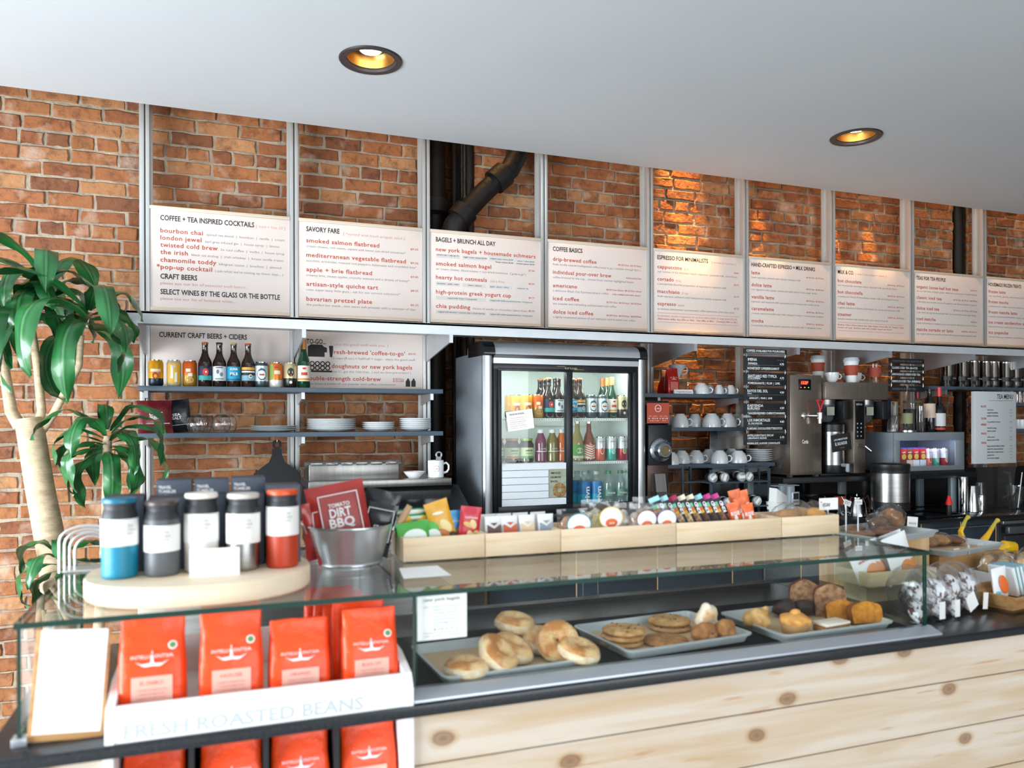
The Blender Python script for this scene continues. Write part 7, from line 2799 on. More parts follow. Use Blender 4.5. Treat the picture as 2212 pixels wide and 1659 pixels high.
yy = SY0+.045
packet('green and white packet with yellow lemons behind in the first box', .430, yy+.035, .085, .105, '1f9a58', roll=-.05, group='packets in the first box', art=(('f4f1ea', 0, .93, .5, .06, 0), ('f4f1ea', 0, .80, .5, .05, 0), ('f2c22a', -.2, .74, .2, .19, 0), ('f2c22a', .3, .72, .17, .16, 0)), seed=1)
packet('crinkled green packet with white oval, left front of the first box', .428, yy-.012, .078, .080, '4fae4a', roll=-.12, tilt=.12, group='packets in the first box', art=(('eef6ee', 0, .55, .36, .25, 0), ('9ad4a0', .05, .52, .15, .05, 0)), seed=2)
packet('second green packet with white oval beside the first', .470, yy-.002, .060, .076, '63bb4a', roll=-.18, tilt=.08, group='packets in the first box', art=(('e6f2ea', .1, .55, .32, .3, 0),), seed=3)
packet('tall yellow nut packet with chocolate nuts leaning left', .512, yy+.004, .058, .128, 'eaaa1e', roll=-.28, tilt=.05, group='packets in the first box', art=(('f6dfa0', .12, .52, .20, .32, -.5), ('c9783a', -.05, .40, .26, .17, .5), ('3a241c', .28, .30, .20, .17, 0), ('fff6d8', -.05, .78, .25, .07, .1)), seed=4)
packet('bright blue almond packet behind the red one', .537, yy+.028, .052, .098, '2f9ad6', roll=-.03, group='packets in the first box', art=(('c98a4a', .15, .42, .28, .35, .2),), lines=(('almonds', 'd8eefa', .72, .006, .6),), seed=5)
packet('red cashew packet standing at the right end of the first box', .553, yy+.004, .053, .108, 'cf1f38', roll=.13, tilt=.05, group='packets in the first box', art=(('e8c07a', -.1, .60, .26, .12, .3), ('f0d49a', .12, .62, .15, .22, -.4), ('f2d898', .05, .34, .17, .30, -.4), ('e0b46a', .28, .40, .15, .2, .3)), lines=(('cashews', 'f4dcd8', .74, .006, .6),), seed=6)

# small white pouches with chevron labels
for k, (px, c, l) in enumerate(((1067, '5e4038', 'brown'), (1102, 'c9582c', 'orange'), (1140, 'e8c8a0', 'peach'), (1180, '8d9aa8', 'grey blue'))):
    x = at(px, 1140, Y=yy).x
    t = thing('small_pouch', 'small white pouch with ' + l + ' chevron label in the second box', 'pouch', (x, yy, SZ), 0, 'small pouches in the second box')
    bm = nb()
    pillow(bm, .042, .082, .012, seed=k, M=R3('X', -.1), wr=.001)
    build('pouch', bm, mat('pouch_white', 'efeeec', .5, bump=.1), t)
    bm = nb()
    M = R3('X', -.1)
    prism(bm, [(-.017, .03), (.017, .03), (.017, .062), (0, .052), (-.017, .062)], -.0085, -.0075, 0, M)
    prism(bm, [(-.009, .066), (.009, .066), (0, .059)], -.0085, -.0075, 0, M)
    build('chevron_label', bm, mat('art_'+c, c, .5), t)
for k, px in enumerate((1052, 1086, 1122, 1160)):
    x = at(px, 1140, Y=yy+.04).x
    t = thing('small_pouch', 'small white pouch in the back row of the second box, ' + ['first', 'second', 'third', 'last'][k] + ' from the left', 'pouch', (x, yy+.035, SZ), .1, 'small pouches in the second box')
    bm = nb()
    pillow(bm, .042, .084, .012, seed=k+7, wr=.001)
    build('pouch', bm, mat('pouch_white', 'efeeec'), t)

# film bags with oval labels
def film_bag(label, px, py_top, w, h, fill, ring, y, label_z=.60, has_label=True, seed=0):
    x = at(px, 1130, Y=y).x
    t = thing('film_bag', label, 'snack bag', (x, y, SZ), 0, 'film bags in the third box')
    bm = nb()
    blob(bm, w*.42, .020, h*.36, c=(0, .0, h*.38), seg=22, rings=12, noise_amt=.35, nsc=70)
    mn = min(v.co.z for v in bm.verts)
    for v in bm.verts:
        v.co.z -= mn-.001
    build('contents', bm, mat('fill_'+fill, fill, .7, bump=.9, bscale=90, var=.35, vscale=60), t)
    bm = nb()
    pillow(bm, w, h, .050, seed=seed, wr=.006, crimp=.16)
    build('film', bm, FILM, t)
    if has_label:
        bm = nb()
        M = T(.006, -.028, h*label_z)
        for i, (rx, rz_, dy, mi) in enumerate(((.40, .34, 0, 1), (.37, .31, -.0006, 0), (.20, .13, -.0012, 2))):
            blob(bm, rx*w, .0009, rz_*w, c=(0, dy, -.012*(i == 2)), seg=26, rings=10, mi=mi, M=M)
        build('oval_label', bm, [PAPER, mat('art_'+ring, ring, .5), mat('art_e8682a', 'e8682a', .5)], t)
        text(t, 'label_lettering', TXW, 'NCM', .006, h*label_z-.015, .005, y=-.0312, align='C', w=.014, bold=.03)
    return t


film_bag('clear film bag with teal-ringed oval label, leftmost in the third box', 1236, 1100, .085, .092, 'c99a72', '2a8a9a', yy, .60)
film_bag('clear film bag with yellow-ringed oval label in the third box', 1305, 1095, .085, .105, 'f0dfa8', 'e8c24a', yy+.006, .64)
film_bag('clear film bag of pale sweets between the yellow and brown labels', 1345, 1095, .060, .100, 'e6dcd0', 'x', yy+.020, has_label=False, seed=3)
film_bag('clear film bag with brown-ringed oval label in the third box', 1381, 1095, .075, .098, 'e0c8b8', '8a4a38', yy, .60, seed=4)
film_bag('clear film bag with purple-ringed oval label at the right of the third box', 1424, 1100, .075, .096, 'd8bfa8', '6a3a8a', yy, .60, seed=5)
film_bag('clear film bag behind the yellow-ringed one in the third box', 1285, 1095, .08, .108, 'e8dcc4', 'x', yy+.045, has_label=False, seed=6)
film_bag('clear film bag behind the brown-ringed one in the third box', 1395, 1090, .08, .110, 'e0d4c8', 'x', yy+.045, has_label=False, seed=7)

# fruit and nut bars standing in the fourth box
BARS = [(1452, '9fd4e6', 'c09a6a', 'pale blue-topped'), (1470, '9fd4e6', '8a5a38', 'sky-blue-topped'), (1490, 'a02848', 'e0c09a', 'maroon-topped'), (1508, 'e8dcc0', 'e8c890', 'cream-topped'), (1526, 'e8dcc0', 'b08058', 'second cream-topped'), (1544, '8fd0dc', '6a4028', 'turquoise-topped'), (1562, 'c83a8a', '4a3028', 'pink-dotted'), (1580, 'c83a8a', '8a5a38', 'second pink-dotted')]
for k, (px, top, nut, l) in enumerate(BARS):
    y = yy-.012
    x = at(px, 1140, Y=y).x
    t = thing('nut_bar', l + ' fruit and nut bar, ' + ORD[k].replace('topmost', 'first').replace(' from the top', '').replace('seventh', 'seventh') + ' from the left in the fourth box' if k < 7 else l + ' fruit and nut bar, eighth from the left in the fourth box', 'snack bar', (x, y, SZ), 0, 'fruit and nut bars')
    M = R3('Z', -.55) @ R3('Y', -.42) @ R3('X', -.12)
    bm = nb()
    pillow(bm, .030, .118, .018, mis=None, M=M, nx=6, nz=12, wr=.001, seed=k)
    for f in bm.faces:
        pass
    q = build('wrapper', bm, mat('bar_black', '26262c', .3, coat=.3), t)
    bm = nb()
    for z0, z1, c in ((.010, .070, 0), (.0705, .079, 1), (.0795, .088, 2), (.0885, .100, 3)):
        bx(bm, -.013, .004 if c else .008, -.0112, -.0098, z0, z1, c, 0, M)
    build('front_print', bm, [mat('nut_'+nut, nut, .6, var=.6, vscale=120, lo=.42, hi=.58), mat('kind_yellow', 'f0b83a', .5), mat('kind_orange', 'e8702a', .5), mat('kind_aqua', '7cc8a8', .5)], t)
    text(t, 'wrapper_lettering', TXW, 'KIND', 0, .0, .008, y=-.0118, w=.032, bold=.03, M=M @ T(.016, 0, .066) @ R3('Y', -PI/2))
    bm = nb()
    bx(bm, -.0145, .0145, -.003, .003, .1075, .121, 0, .0008, M)
    build('top_seal', bm, mat('seal_'+top, top, .4), t)
for k, (px, dy, hh_) in enumerate(((1596, 0, .09), (1612, .01, .10), (1626, 0, .085), (1620, .04, .118), (1604, .045, .12))):
    y = yy+dy
    x = at(px, 1140, Y=y).x
    packet('orange and white protein bar, ' + ['front left', 'front middle', 'front right', 'back right', 'back left'][k] + ' at the end of the fourth box', x, y, .036, hh_, 'ea6a28', roll=-.20, tilt=.05, rz=-.2, group='orange bars', art=(('f6ede6', 0, .50, .15, .3, 0),), lines=(('RISE', 'fbf6f2', .62, .010, .7),), seed=k, d=.012, sub='snack_bar')

# wrapped muffins in the fifth box
for k, (px, c, l) in enumerate(((1700, 'c08a52', 'brown speckled film-wrapped muffin, left one in the fifth box'), (1757, 'eaa43c', 'golden film-wrapped muffin, right one in the fifth box'), (1727, 'c99a5e', 'brown film-wrapped muffin between the two front ones'))):
    y = yy+(.02 if k == 2 else 0)
    x = at(px, 1120, Y=y).x
    t = thing('wrapped_muffin', l, 'muffin', (x, y, SZ), 0, 'film-wrapped muffins')
    bm = nb()
    lathe(bm, [(.026, 0), (.032, .035)], seg=24)
    blob(bm, .036, .034, .022, c=(0, 0, .043), seg=22, rings=12, noise_amt=.12, nsc=50)
    build('muffin_body', bm, mat('muffin_'+c, c, .55, bump=.4, bscale=60, var=.4, vscale=50), t)
    bm = nb()
    blob(bm, .041, .038, .040, c=(0, 0, .041), seg=26, rings=16, noise_amt=.22, nsc=60)
    build('film', bm, FILM, t)


# little signs on sticks
def stick_sign(label, p, w, h, lines, z0, rz=0, tilt=0, base_xy=None):
    t = thing('sign_card', label, 'sign', (p.x, p.y, z0), rz, 'small sign cards')
    hz = p.z-z0
    bm = nb()
    tube(bm, [(0, .003, 0), (0, .003, hz+.004)], .0022, 6)
    bx(bm, -.010, .010, -.002, .006, 0, .002)
    build('clip_stick', bm, mat('clip_clear', 'dfe3e6', .2), t)
    M = T(0, 0, hz) @ R3('Y', tilt)
    bm = nb()
    bx(bm, -w/2, w/2, -.0005, .0005, 0, h, 0, 0, M)
    build('card', bm, PAPER, t)
    for s, x, z, hh_, ww, m_ in lines:
        text(t, 'card_lettering', m_, s, x*w, z*h, hh_, y=-.0011, w=ww*w, M=M, bold=.01)
    return t


stick_sign('white card reading vegan with a red asterisk above the wrapped muffins', at(1790, 1101, Y=1.768), .066, .033, (('VEGAN!', -.35, .28, .010, .42, INKD), ('*', -.44, .50, .008, .07, REDTXT)), SZ)
stick_sign('small tilted white card on a stick just right of the vegan card', at(1829, 1092, Y=1.93), .028, .017, (('cranberry walnut', -.42, .6, .0024, .8, INKD), ('vegan cookie', -.42, .3, .0024, .6, INKD)), 1.0785, tilt=.35)
stick_sign('small white card on a stick before the kettle', at(1855, 1090, Y=1.88), .026, .015, (('lemon poppy', -.4, .6, .0024, .7, INKD), ('zucchini bread', -.4, .3, .0024, .8, INKD)), 1.0785)

# ------------------------------------------------------------------ right end of the counter
def crate(label, x0, x1, y0, y1, z0, z1, slot=True):
    t = thing('wooden_crate', label, 'crate', (x0, y0, z0), 0, 'wooden crates')
    W, D, Hh = x1-x0, y1-y0, z1-z0
    bm = nb()
    th = .009
    zs0, zs1 = Hh*.60, Hh*.78
    for a, b in ((0, th), (W-th, W)):
        if slot:
            m0, m1 = D*.32, D*.62
            for q in ((0, m0, 0, Hh), (m1, D, 0, Hh), (m0, m1, 0, zs0), (m0, m1, zs1, Hh)):
                bx(bm, a, b, q[0], q[1], q[2], q[3])
        else:
            bx(bm, a, b, 0, D, 0, Hh)
    for a, b in ((0, th), (D-th, D)):
        bx(bm, th, W-th, a, b, 0, Hh)
    bx(bm, th, W-th, th, D-th, Hh-.008, Hh)
    build('crate_body', bm, CRATEW if not slot else wood('beech_crate', 'dcb98a', 'c49c68', 2, 1.2), t)
    return t


crate('upright beech crate with a slot handle behind the nut bread slices', 1.825, 2.075, 1.845, 2.045, CT, 1.076)
t1 = tray('shallow metal tray of film-wrapped pastries on the upright beech crate', 1.940, 1.925, 1.0765, .32, .235, .20, liner=False)
crate('brown wooden crate under the rightmost metal tray', 2.10, 2.38, 1.83, 2.04, CT, 1.020, slot=False)
t2 = tray('pale metal tray with name cards clipped on, on the brown crate', 2.225, 1.925, 1.0205, .32, .235, .20, liner=True)


def wrapped(label, x, y, z, rx, ry, rz_, c, rot=0, group='film-wrapped pastries'):
    t = thing('wrapped_pastry', label, 'pastry', (x, y, z), rot, group)
    bm = nb()
    blob(bm, rx, ry, rz_, c=(0, 0, rz_), seg=20, rings=12, noise_amt=.18, nsc=50)
    mn = min(v.co.z for v in bm.verts)
    for v in bm.verts:
        v.co.z -= mn-.002
    build('pastry_body', bm, mat('pastry_'+c, c, .6, var=.5, vscale=45, bump=.5, bscale=60), t)
    bm = nb()
    blob(bm, rx*1.2, ry*1.15, rz_*1.2, c=(0, 0, rz_*1.2), seg=24, rings=14, noise_amt=.25, nsc=60)
    mn = min(v.co.z for v in bm.verts)
    for v in bm.verts:
        v.co.z -= mn-.0005
    build('film', bm, FILM, t)
    return t


z1 = 1.0765+.003
for x, y, rx, ry, rz_, c, l in ((1.850, 1.895, .050, .035, .010, 'b07a48', 'flat brown wrapped cookie at the left of the upper tray'), (1.935, 1.880, .050, .032, .014, '8a5030', 'dark flat wrapped pastry in the middle of the upper tray'), (1.985, 1.955, .035, .032, .026, '6f5440', 'rounded brown wrapped bun right of the middle in the upper tray'), (2.045, 1.965, .038, .036, .036, 'a06a38', 'tall golden-brown wrapped bun at the right of the upper tray'), (1.90, 1.975, .045, .028, .012, '96683e', 'flat wrapped pastry at the back of the upper tray')):
    wrapped(l, x, y, z1, rx, ry, rz_, c)
z2 = 1.0205+.004
for x, y, rx, ry, rz_, c, l in ((2.155, 1.935, .042, .032, .016, 'b07a48', 'wrapped brown pastry at the left of the pale tray'), (2.235, 1.950, .040, .030, .018, 'c99050', 'wrapped golden pastry in the middle of the pale tray'), (2.300, 1.945, .035, .030, .014, '8a4a2c', 'wrapped dark pastry at the right of the pale tray')):
    wrapped(l, x, y, z2, rx, ry, rz_, c)


def tag_card(label, px, py, Y, w, h, rz=0, roll=0, lines=(), z0=None, tilt=0):
    p = at(px, py, Y=Y)
    t = thing('name_tag', label, 'card', (p.x, p.y, p.z), rz, 'white name cards')
    M = R3('Y', roll) @ R3('X', -tilt)
    bm = nb()
    bx(bm, -w/2, w/2, -.0005, .0005, 0, h, 0, 0, M)
    build('card', bm, PAPER, t)
    for s, z, hh_, ww in lines:
        text(t, 'card_lettering', INKD, s, 0, z*h, hh_, y=-.0011, align='C', w=ww*w, M=M)
    return t


tag_card('small white card clipped to the front rim of the pale tray, left one', 2066, 1200, 1.808, .030, .022, rz=.2, lines=(('oat bar', .5, .004, .6),))
tag_card('small white card clipped at the corner of the pale tray, middle one', 2092, 1196, 1.812, .024, .028, rz=.9)
tag_card('small white card clipped to the back right of the pale tray', 2118, 1188, 1.90, .026, .022, rz=0, lines=(('blondie', .5, .004, .6),))
tag_card('upright white card at the back of the upper tray', 1970, 1148, 2.03, .032, .050, rz=-.7, roll=.05, lines=(('SNACKS', .5, .006, .7),))
tag_card('flat white card leaning on the right rim of the upper tray', 1965, 1160, 1.838, .040, .012, rz=.2, tilt=.9)
# white wafer pouches in a pale box
t = thing('pouch_box', 'pale wooden box holding white wafer pouches behind the right case glass', 'box', (1.690, 1.700, CT), 0)
bm = nb()
bx(bm, .03, .24, .04, .125, 0, .052)
bx(bm, 0, .25, 0, .007, .054, .092)
bx(bm, 0, .25, .126, .133, .054, .115)
bx(bm, 0, .007, .0072, .1258, .054, .092)
bx(bm, .243, .25, .0072, .1258, .054, .092)
bx(bm, .0, .25, .0, .133, .0525, .0538)
build('box_shell', bm, wood('pale_box', 'e2d3aa', 'd3c08f', 0, 1.0), t)
for k, (dx, dy, roll, l) in enumerate(((.045, .035, -.38, 'front left'), (.075, .050, -.36, 'second from the left'), (.10, .065, -.34, 'third from the left'), (.165, .030, -.26, 'front right'), (.19, .048, -.26, 'second from the right'), (.20, .075, -.24, 'back right'))):
    t = thing('wafer_pouch', 'white wafer pouch with red lettering, ' + l + ' in the pale box', 'pouch', (1.690+dx, 1.700+dy, CT+.0545), 0, 'white wafer pouches')
    M = R3('Y', roll) @ R3('X', -.12)
    hh_ = .115 if k < 3 else .135
    bm = nb()
    pillow(bm, .085, hh_, .010, seed=k, M=M, wr=.0008, nx=8)
    build('pouch', bm, mat('pouch_matt_white', 'e9ecec', .5), t)
    text(t, 'pouch_lettering', REDTXT, 'RIP VAN', 0, hh_*.72, .006, y=-.0075, align='C', w=.022, M=M, bold=.03)
    text(t, 'pouch_lettering', REDTXT, 'WAFELS', 0, hh_*.58, .008, y=-.0075, align='C', w=.045, M=M, bold=.02)
    bm = nb()
    blob(bm, .024, .0012, .024, c=(.018, -.0062, hh_*.26), seg=22, rings=8, M=M)
    build('wafer_picture', bm, mat('art_d98a4a', 'd98a4a', .5), t)

# cellophane bags of powdered crinkle cookies
POWD = mat('powdered_cookie', 'eef1f4', .8, col2='553028', vscale=42, bump=.8, bscale=50, lo=.415, hi=.475)
cb = [(1.677, 1.540, .047, .062, .072, -.15, 'leftmost, half behind the case glass'), (1.757, 1.555, .038, .060, .068, -.22, 'second from the left'), (1.832, 1.568, .037, .058, .070, -.28, 'third from the left'), (1.903, 1.585, .034, .056, .070, -.34, 'rightmost beside the wooden tray')]
for k, (x, y, rx, ry, rz_, lean, l) in enumerate(cb):
    t = thing('cookie_bag', 'clear cellophane bag of powdered crinkle cookies, ' + l, 'bag', (x, y, CT), 0, 'cellophane cookie bags')
    M = R3('Z', .25) @ R3('Y', lean)
    bm = nb()
    blob(bm, rx, ry, rz_, c=(0, 0, rz_), seg=34, rings=22, noise_amt=.10, nsc=36, M=M)
    mn = min(v.co.z for v in bm.verts)
    for v in bm.verts:
        v.co.z -= mn-.0003
    build('cellophane', bm, FILM, t)
    bm = nb()
    q = M @ Vector((rx*.95, -ry*.45, rz_*.75))
    q.z -= mn
    for a in range(5):
        tube(bm, [(q.x, q.y, q.z), (q.x-.012-.004*a, q.y-.004, q.z+.030+.006*a), (q.x-.030-.008*a, q.y+.006, q.z+.055+.004*a)], .0011, 5)
    build('ribbon', bm, mat('ribbon_silver', '8f8a86', .3, .4), t)
    bm = nb()
    W_ = .022 if k < 1 else (.038 if k == 2 else .020)
    M3 = T(q.x-.006, q.y-.030, q.z-.052) @ R3('Z', .1) @ R3('Y', (0, 0, -.5, .1)[k])
    bx(bm, 0, W_, 0, .0008, 0, .044, 0, 0, M3)
    build('paper_tag', bm, PAPER, t)
    rnd = random.Random(k)
    n_ = 0
    for layer, (zz, spots) in enumerate(((.012, ((-.015, -.018), (.015, .016))), (.036, ((-.012, -.012), (.012, .022))), (.060, ((.0, -.014),)))):
        for (dx, dy) in spots:
            o = nb()
            M4 = R3('X', rnd.uniform(-.3, .3)+1.0) @ R3('Y', rnd.uniform(-.3, .3)+.2)
            blob(o, .031, .031, .0135, c=(0, 0, 0), seg=20, rings=12, noise_amt=.15, nsc=60, M=M4)
            c_ = build('crinkle_cookie', o, POWD, loc=(x+dx*.9-.003*layer, y+dy*1.1, CT+.020+zz*.95))
            tag(c_, 'powdered crinkle cookie in the cellophane bag %s, %s' % (('behind the case glass', 'second from left', 'third from left', 'farthest right')[k], ('lowest front', 'lowest back', 'middle front', 'middle back', 'top')[n_]), 'cookie', 'powdered crinkle cookies')
            n_ += 1

# wooden tray with boxes at the right photo edge
t = thing('wooden_tray', 'shallow light wood tray at the right end holding small boxes', 'tray', (1.995, 1.50, CT), .15)
bm = nb()
loft(bm, [[(0, 0, .012), (.37, 0, .012), (.37, .14, .012), (0, .14, .012)], [(-.02, -.015, .045), (.37, -.015, .045), (.37, .155, .045), (-.02, .155, .045)], [(-.012, -.007, .045), (.36, -.007, .045), (.36, .147, .045), (-.012, .147, .045)], [(.008, .008, .018), (.355, .008, .018), (.355, .132, .018), (.008, .132, .018)]])
bx(bm, .02, .34, .02, .12, 0, .0119)
build('tray_body', bm, CRATEW, t)
for k in range(4):
    t = thing('wafer_box', 'flat white box with teal outline in the wooden tray, ' + ['front', 'second', 'third', 'back'][k] + ' one', 'box', (2.085+.020*k, 1.560+.004*k, CT+.0185), .15, 'teal outlined boxes')
    M = R3('Y', -.35)
    bm = nb()
    bx(bm, 0, .012, -.0, .07, 0, .085, 0, .001, M)
    bx(bm, .0121, .016, .0, .07, 0, .085, 1, 0, M)
    build('box_body', bm, [mat('box_pale', 'e6ecee', .5), mat('box_teal', '3f9fae', .5)], t, M=T(0, 0, .006))
packet('white and orange packet with wafer picture leaning in the wooden tray', 2.005, 1.55, .055, .085, 'e9ecec', roll=-.15, group='packets in the wooden tray', art=(('e06a2a', .1, .45, .28, .5, -.3), ('5ac0c8', -.25, .2, .14, .1, 0)), seed=3, d=.012, z=CT+.0305)
t = thing('pastry_bin', 'white bin of film-wrapped pale pastries at the far right', 'bin', (2.20, 1.690, CT), .0)
bm = nb()
bx(bm, 0, .5, 0, .006, 0, .050)
bx(bm, 0, .5, .129, .135, 0, .050)
bx(bm, 0, .006, .0062, .1288, 0, .050)
bx(bm, .494, .5, .0062, .1288, 0, .050)
bx(bm, .0062, .4938, .0062, .1288, 0, .005)
build('bin_shell', bm, WHITE, t)
for k in range(6):
    wrapped('pale film-wrapped pastry in the white bin at right, ' + ('front ' if k < 3 else 'back ') + ['left', 'middle', 'right'][k % 3], 2.245+.080*(k % 3)+.01*(k > 2), 1.728+.058*(k > 2), CT+.006, .034, .025, .042, 'e0b98a', group='pastries in the white bin')
tag_card('tall narrow white card standing among the pale wrapped pastries', 2186, 1228, 1.735, .022, .038, rz=.9)
# bananas on a small dish
t = thing('banana_dish', 'small white footed dish holding the bananas', 'dish', (2.49, 1.955, CT))
bm = nb()
lathe(bm, [(.03, 0), (.02, .01), (.02, .035), (.055, .052), (.062, .060), (.058, .060), (.05, .054), (.001, .048)], seg=32)
build('dish_body', bm, CERAMIC, t)
BAN = mat('banana_skin', 'f0bb12', .45, col2='d9a010', vscale=20, lo=.3, hi=.5)
BANG = mat('banana_stem', 'b9a83a', .6)
for k, (pts, l) in enumerate((([(-.01, -.02, .0), (.02, -.03, .018), (.07, -.02, .012), (.115, .0, -.018)], 'banana pointing right on the white dish'),
                             ([(-.02, .01, .0), (-.03, .0, .03), (-.015, -.01, .058), (.004, -.01, .080)], 'upright banana with its stem up at the right'),
                             ([(-.05, .02, .0), (-.085, .02, .03), (-.095, .02, .065), (-.080, .02, .088)], 'upright banana with curled stem seen behind the pale tray'))):
    t = thing('banana', l, 'banana', (2.475, 1.945+.012*k, CT+.072), 0, 'bananas')
    bm = nb()
    tube(bm, pts, [.017, .020, .018, .006] if k == 0 else [.017, .013, .008, .006], 10)
    for v in bm.verts:
        pass
    build('fruit', bm, BAN, t)
    bm = nb()
    a = Vector(pts[-1]); d = (Vector(pts[-1])-Vector(pts[-2])).normalized()
    tube(bm, [a-d*.012, a+d*.018, a+d*.030+Vector((.006, 0, 0))], [.0075, .0050, .008] if k else [.006, .004, .003], 8)
    build('stem', bm, BANG, t)

# ------------------------------------------------------------------ corn plant in front of the brick wall, left
LEAF = bpy.data.materials.new('leaf_green')
LEAF.use_nodes = True
_n, _l = LEAF.node_tree.nodes, LEAF.node_tree.links
_b = _n['Principled BSDF']
_b.inputs['Roughness'].default_value = .32
_b.inputs['Coat Weight'].default_value = .2
_uv = _n.new('ShaderNodeAttribute'); _uv.attribute_name = 'across'
_sp = _n.new('ShaderNodeSeparateColor'); _l.new(_uv.outputs['Color'], _sp.inputs[0])
_r_ = _n.new('ShaderNodeValToRGB')
_e = _r_.color_ramp.elements
_e[0].position, _e[0].color = 0, srgb('1c5a2c')
_e[1].position, _e[1].color = 1, srgb('1c5a2c')
for _p, _c in ((.3, '246a33'), (.42, '144a26'), (.5, '3c8240'), (.58, '144a26'), (.7, '246a33')):
    _q = _e.new(_p); _q.color = srgb(_c)
_l.new(_sp.outputs[0], _r_.inputs[0])
_tc = _n.new('ShaderNodeTexCoord')
_nn = _n.new('ShaderNodeTexNoise'); _nn.inputs['Scale'].default_value = 5
_l.new(_tc.outputs['Object'], _nn.inputs['Vector'])
_mx = _n.new('ShaderNodeMixRGB'); _mx.blend_type = 'MULTIPLY'; _mx.inputs[0].default_value = .5
_rr = _n.new('ShaderNodeValToRGB'); _rr.color_ramp.elements[0].position = .3; _rr.color_ramp.elements[0].color = (.55, .6, .5, 1); _rr.color_ramp.elements[1].position = .65
_l.new(_nn.outputs['Fac'], _rr.inputs[0])
_l.new(_r_.outputs[0], _mx.inputs[1]); _l.new(_rr.outputs[0], _mx.inputs[2])
_l.new(_mx.outputs[0], _b.inputs['Base Color'])
_b.inputs['Subsurface Weight'].default_value = .0
STEMM = mat('cane_bark', 'cbb393', .75, var=.3, vscale=12, bump=.5, bscale=30, stretch=(1, 1, 4))


def leaf(bm, lay, base, az, L_, W_, up, droop, seed):
    """arching strap leaf with wavy margins"""
    n, m = 16, 6
    d = Vector((math.cos(az), math.sin(az), 0))
    side = Vector((-math.sin(az), math.cos(az), 0))
    pos = Vector(base)
    ang = up
    rows = []
    for i in range(n+1):
        u = i/n
        w_ = W_*(.25+.75*min(1, u*4))*(1-max(0, (u-.72)/.28)**1.8) if u < 1 else .0008
        w_ = max(w_, .0008)
        t_ = Vector((d.x*math.cos(ang), d.y*math.cos(ang), math.sin(ang)))
        nrm = side.cross(t_)
        row = []
        for k in range(m+1):
            s = k/m*2-1
            wave = math.sin(u*15+seed*2+(1.7 if s > 0 else 0))*.011*abs(s)**2*min(1, u*3)
            q = pos+side*(s*w_/2)+nrm*(-abs(s)**1.3*w_*-.16*(1-u*.3)+wave)
            row.append(bm.verts.new(q))
        rows.append(row)
        pos = pos+t_*(L_/n)
        ang -= droop/n*(0.5+1.5*u if u < .6 else .8)
    for i in range(n):
        for k in range(m):
            f = face(bm, [rows[i][k], rows[i][k+1], rows[i+1][k+1], rows[i+1][k]])
            if f:
                us = (k/m, (k+1)/m, (k+1)/m, k/m)
                for l, uu in zip(f.loops, us):
                    l[lay] = (uu, i/n, 0, 1)


def rosette(c, n, L_, seed, upr=(.2, 1.2), parent=None, W_=.075, az0=None, az1=None, keep=None):
    bm = nb()
    lay = bm.loops.layers.float_color.new('across')
    rnd = random.Random(seed)
    for k in range(n):
        az = 2.399*k+rnd.uniform(-.3, .3) if az0 is None else rnd.uniform(az0, az1)
        f = k/n
        lim = L_*rnd.uniform(.85, 1.1)
        if keep and math.cos(az) > .45:
            lim *= keep
        up = upr[0]+(upr[1]-upr[0])*f
        base = (c[0]+.012*math.cos(az), c[1]+.012*math.sin(az), c[2]-.10*(1-f))
        leaf(bm, lay, base, az, lim, W_*rnd.uniform(.8, 1.15), up, rnd.uniform(2.5, 3.4), seed+k)
    return build('leaf_rosette', bm, LEAF, parent, sharp=180)


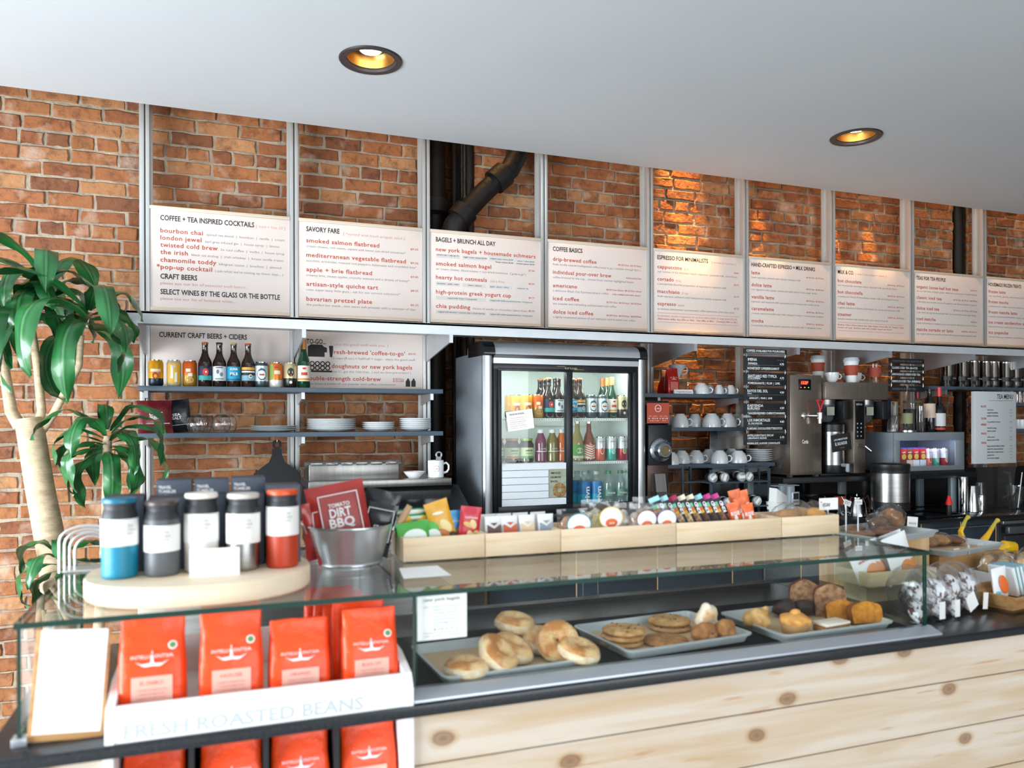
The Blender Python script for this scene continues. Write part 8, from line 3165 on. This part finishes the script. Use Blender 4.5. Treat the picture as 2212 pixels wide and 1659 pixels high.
PXc, PYc = -.66, 3.55
t = thing('corn_plant', 'tall potted corn plant with thick cane and arching green leaves before the bricks', 'plant', (0, 0, 0))
bm = nb()
a = at(118, 1215, Y=3.55); b = at(62, 905, Y=3.6)
tube(bm, [(-.56, 3.50, .30), (a.x, 3.55, a.z), ((a.x+b.x)/2-.004, 3.575, (a.z+b.z)/2), (b.x, 3.6, b.z)], [.062, .056, .052, .050], 20)
build('cane', bm, STEMM, t)
bm = nb()
tube(bm, [(b.x-.03, 3.60, b.z-.03), (b.x-.06, 3.6, b.z+.03), (b.x-.075, 3.6, b.z+.14), (b.x-.10, 3.6, b.z+.30), (b.x-.11, 3.6, b.z+.42)], [.025, .023, .02, .018, .017], 12)
build('branch', bm, STEMM, t)
bm = nb()
tube(bm, [(b.x+.03, 3.60, b.z-.03), (b.x+.045, 3.6, b.z+.03), (b.x+.03, 3.61, b.z+.20), (b.x-.0, 3.62, b.z+.42), (b.x+.02, 3.62, b.z+.52)], [.018, .017, .016, .014, .012], 12)
build('branch', bm, STEMM, t)
p = at(175, 735, Y=3.5)
bm = nb()
tube(bm, [(b.x+.045, 3.60, b.z-.05), (b.x+.09, 3.58, b.z+.02), (p.x-.01, 3.52, p.z-.1), (p.x, 3.5, p.z+.02)], [.016, .015, .013, .012], 12)
build('branch', bm, STEMM, t)
q1 = at(30, 640, Y=3.55); q2 = at(95, 600, Y=3.55); q3 = at(190, 655, Y=3.45)
rosette((q1.x, 3.55, q1.z), 14, .58, 3, parent=t, W_=.085, keep=.6)
rosette((q2.x, 3.62, q2.z), 13, .44, 17, parent=t, upr=(.3, 1.3), W_=.085, keep=.6)
rosette((q3.x, 3.45, q3.z), 14, .54, 29, parent=t, upr=(.0, 1.0), W_=.09, keep=.5)
r4 = at(232, 925, Y=3.45)
bm = nb()
tube(bm, [(-.47, 3.48, .31), (r4.x-.005, 3.455, 1.0), (r4.x, 3.45, r4.z-.03)], [.022, .020, .016], 12)
build('thin_cane', bm, STEMM, t)
rosette((r4.x, 3.45, r4.z), 20, .33, 41, parent=t, upr=(-.1, 1.2), W_=.058)
r5 = at(128, 1195, Y=3.40)
rosette((r5.x, 3.42, r5.z+.02), 11, .26, 57, parent=t, upr=(-.2, 1.0), W_=.055)
bm = nb()
lathe(bm, [(.12, 0), (.13, .01), (.158, .31), (.168, .32), (.168, .35), (.152, .35), (.148, .30), (.001, .30)], c=(-.53, 3.50, 0), seg=36)
build('pot', bm, mat('pot_grey', '6f6c68', .7), t)
bm = nb()
lathe(bm, [(.147, .301), (.14, .315), (.001, .32)], c=(-.53, 3.50, 0), seg=30)
build('soil', bm, mat('soil', '2c221b', .95, bump=.8, bscale=60), t)

finish_text()
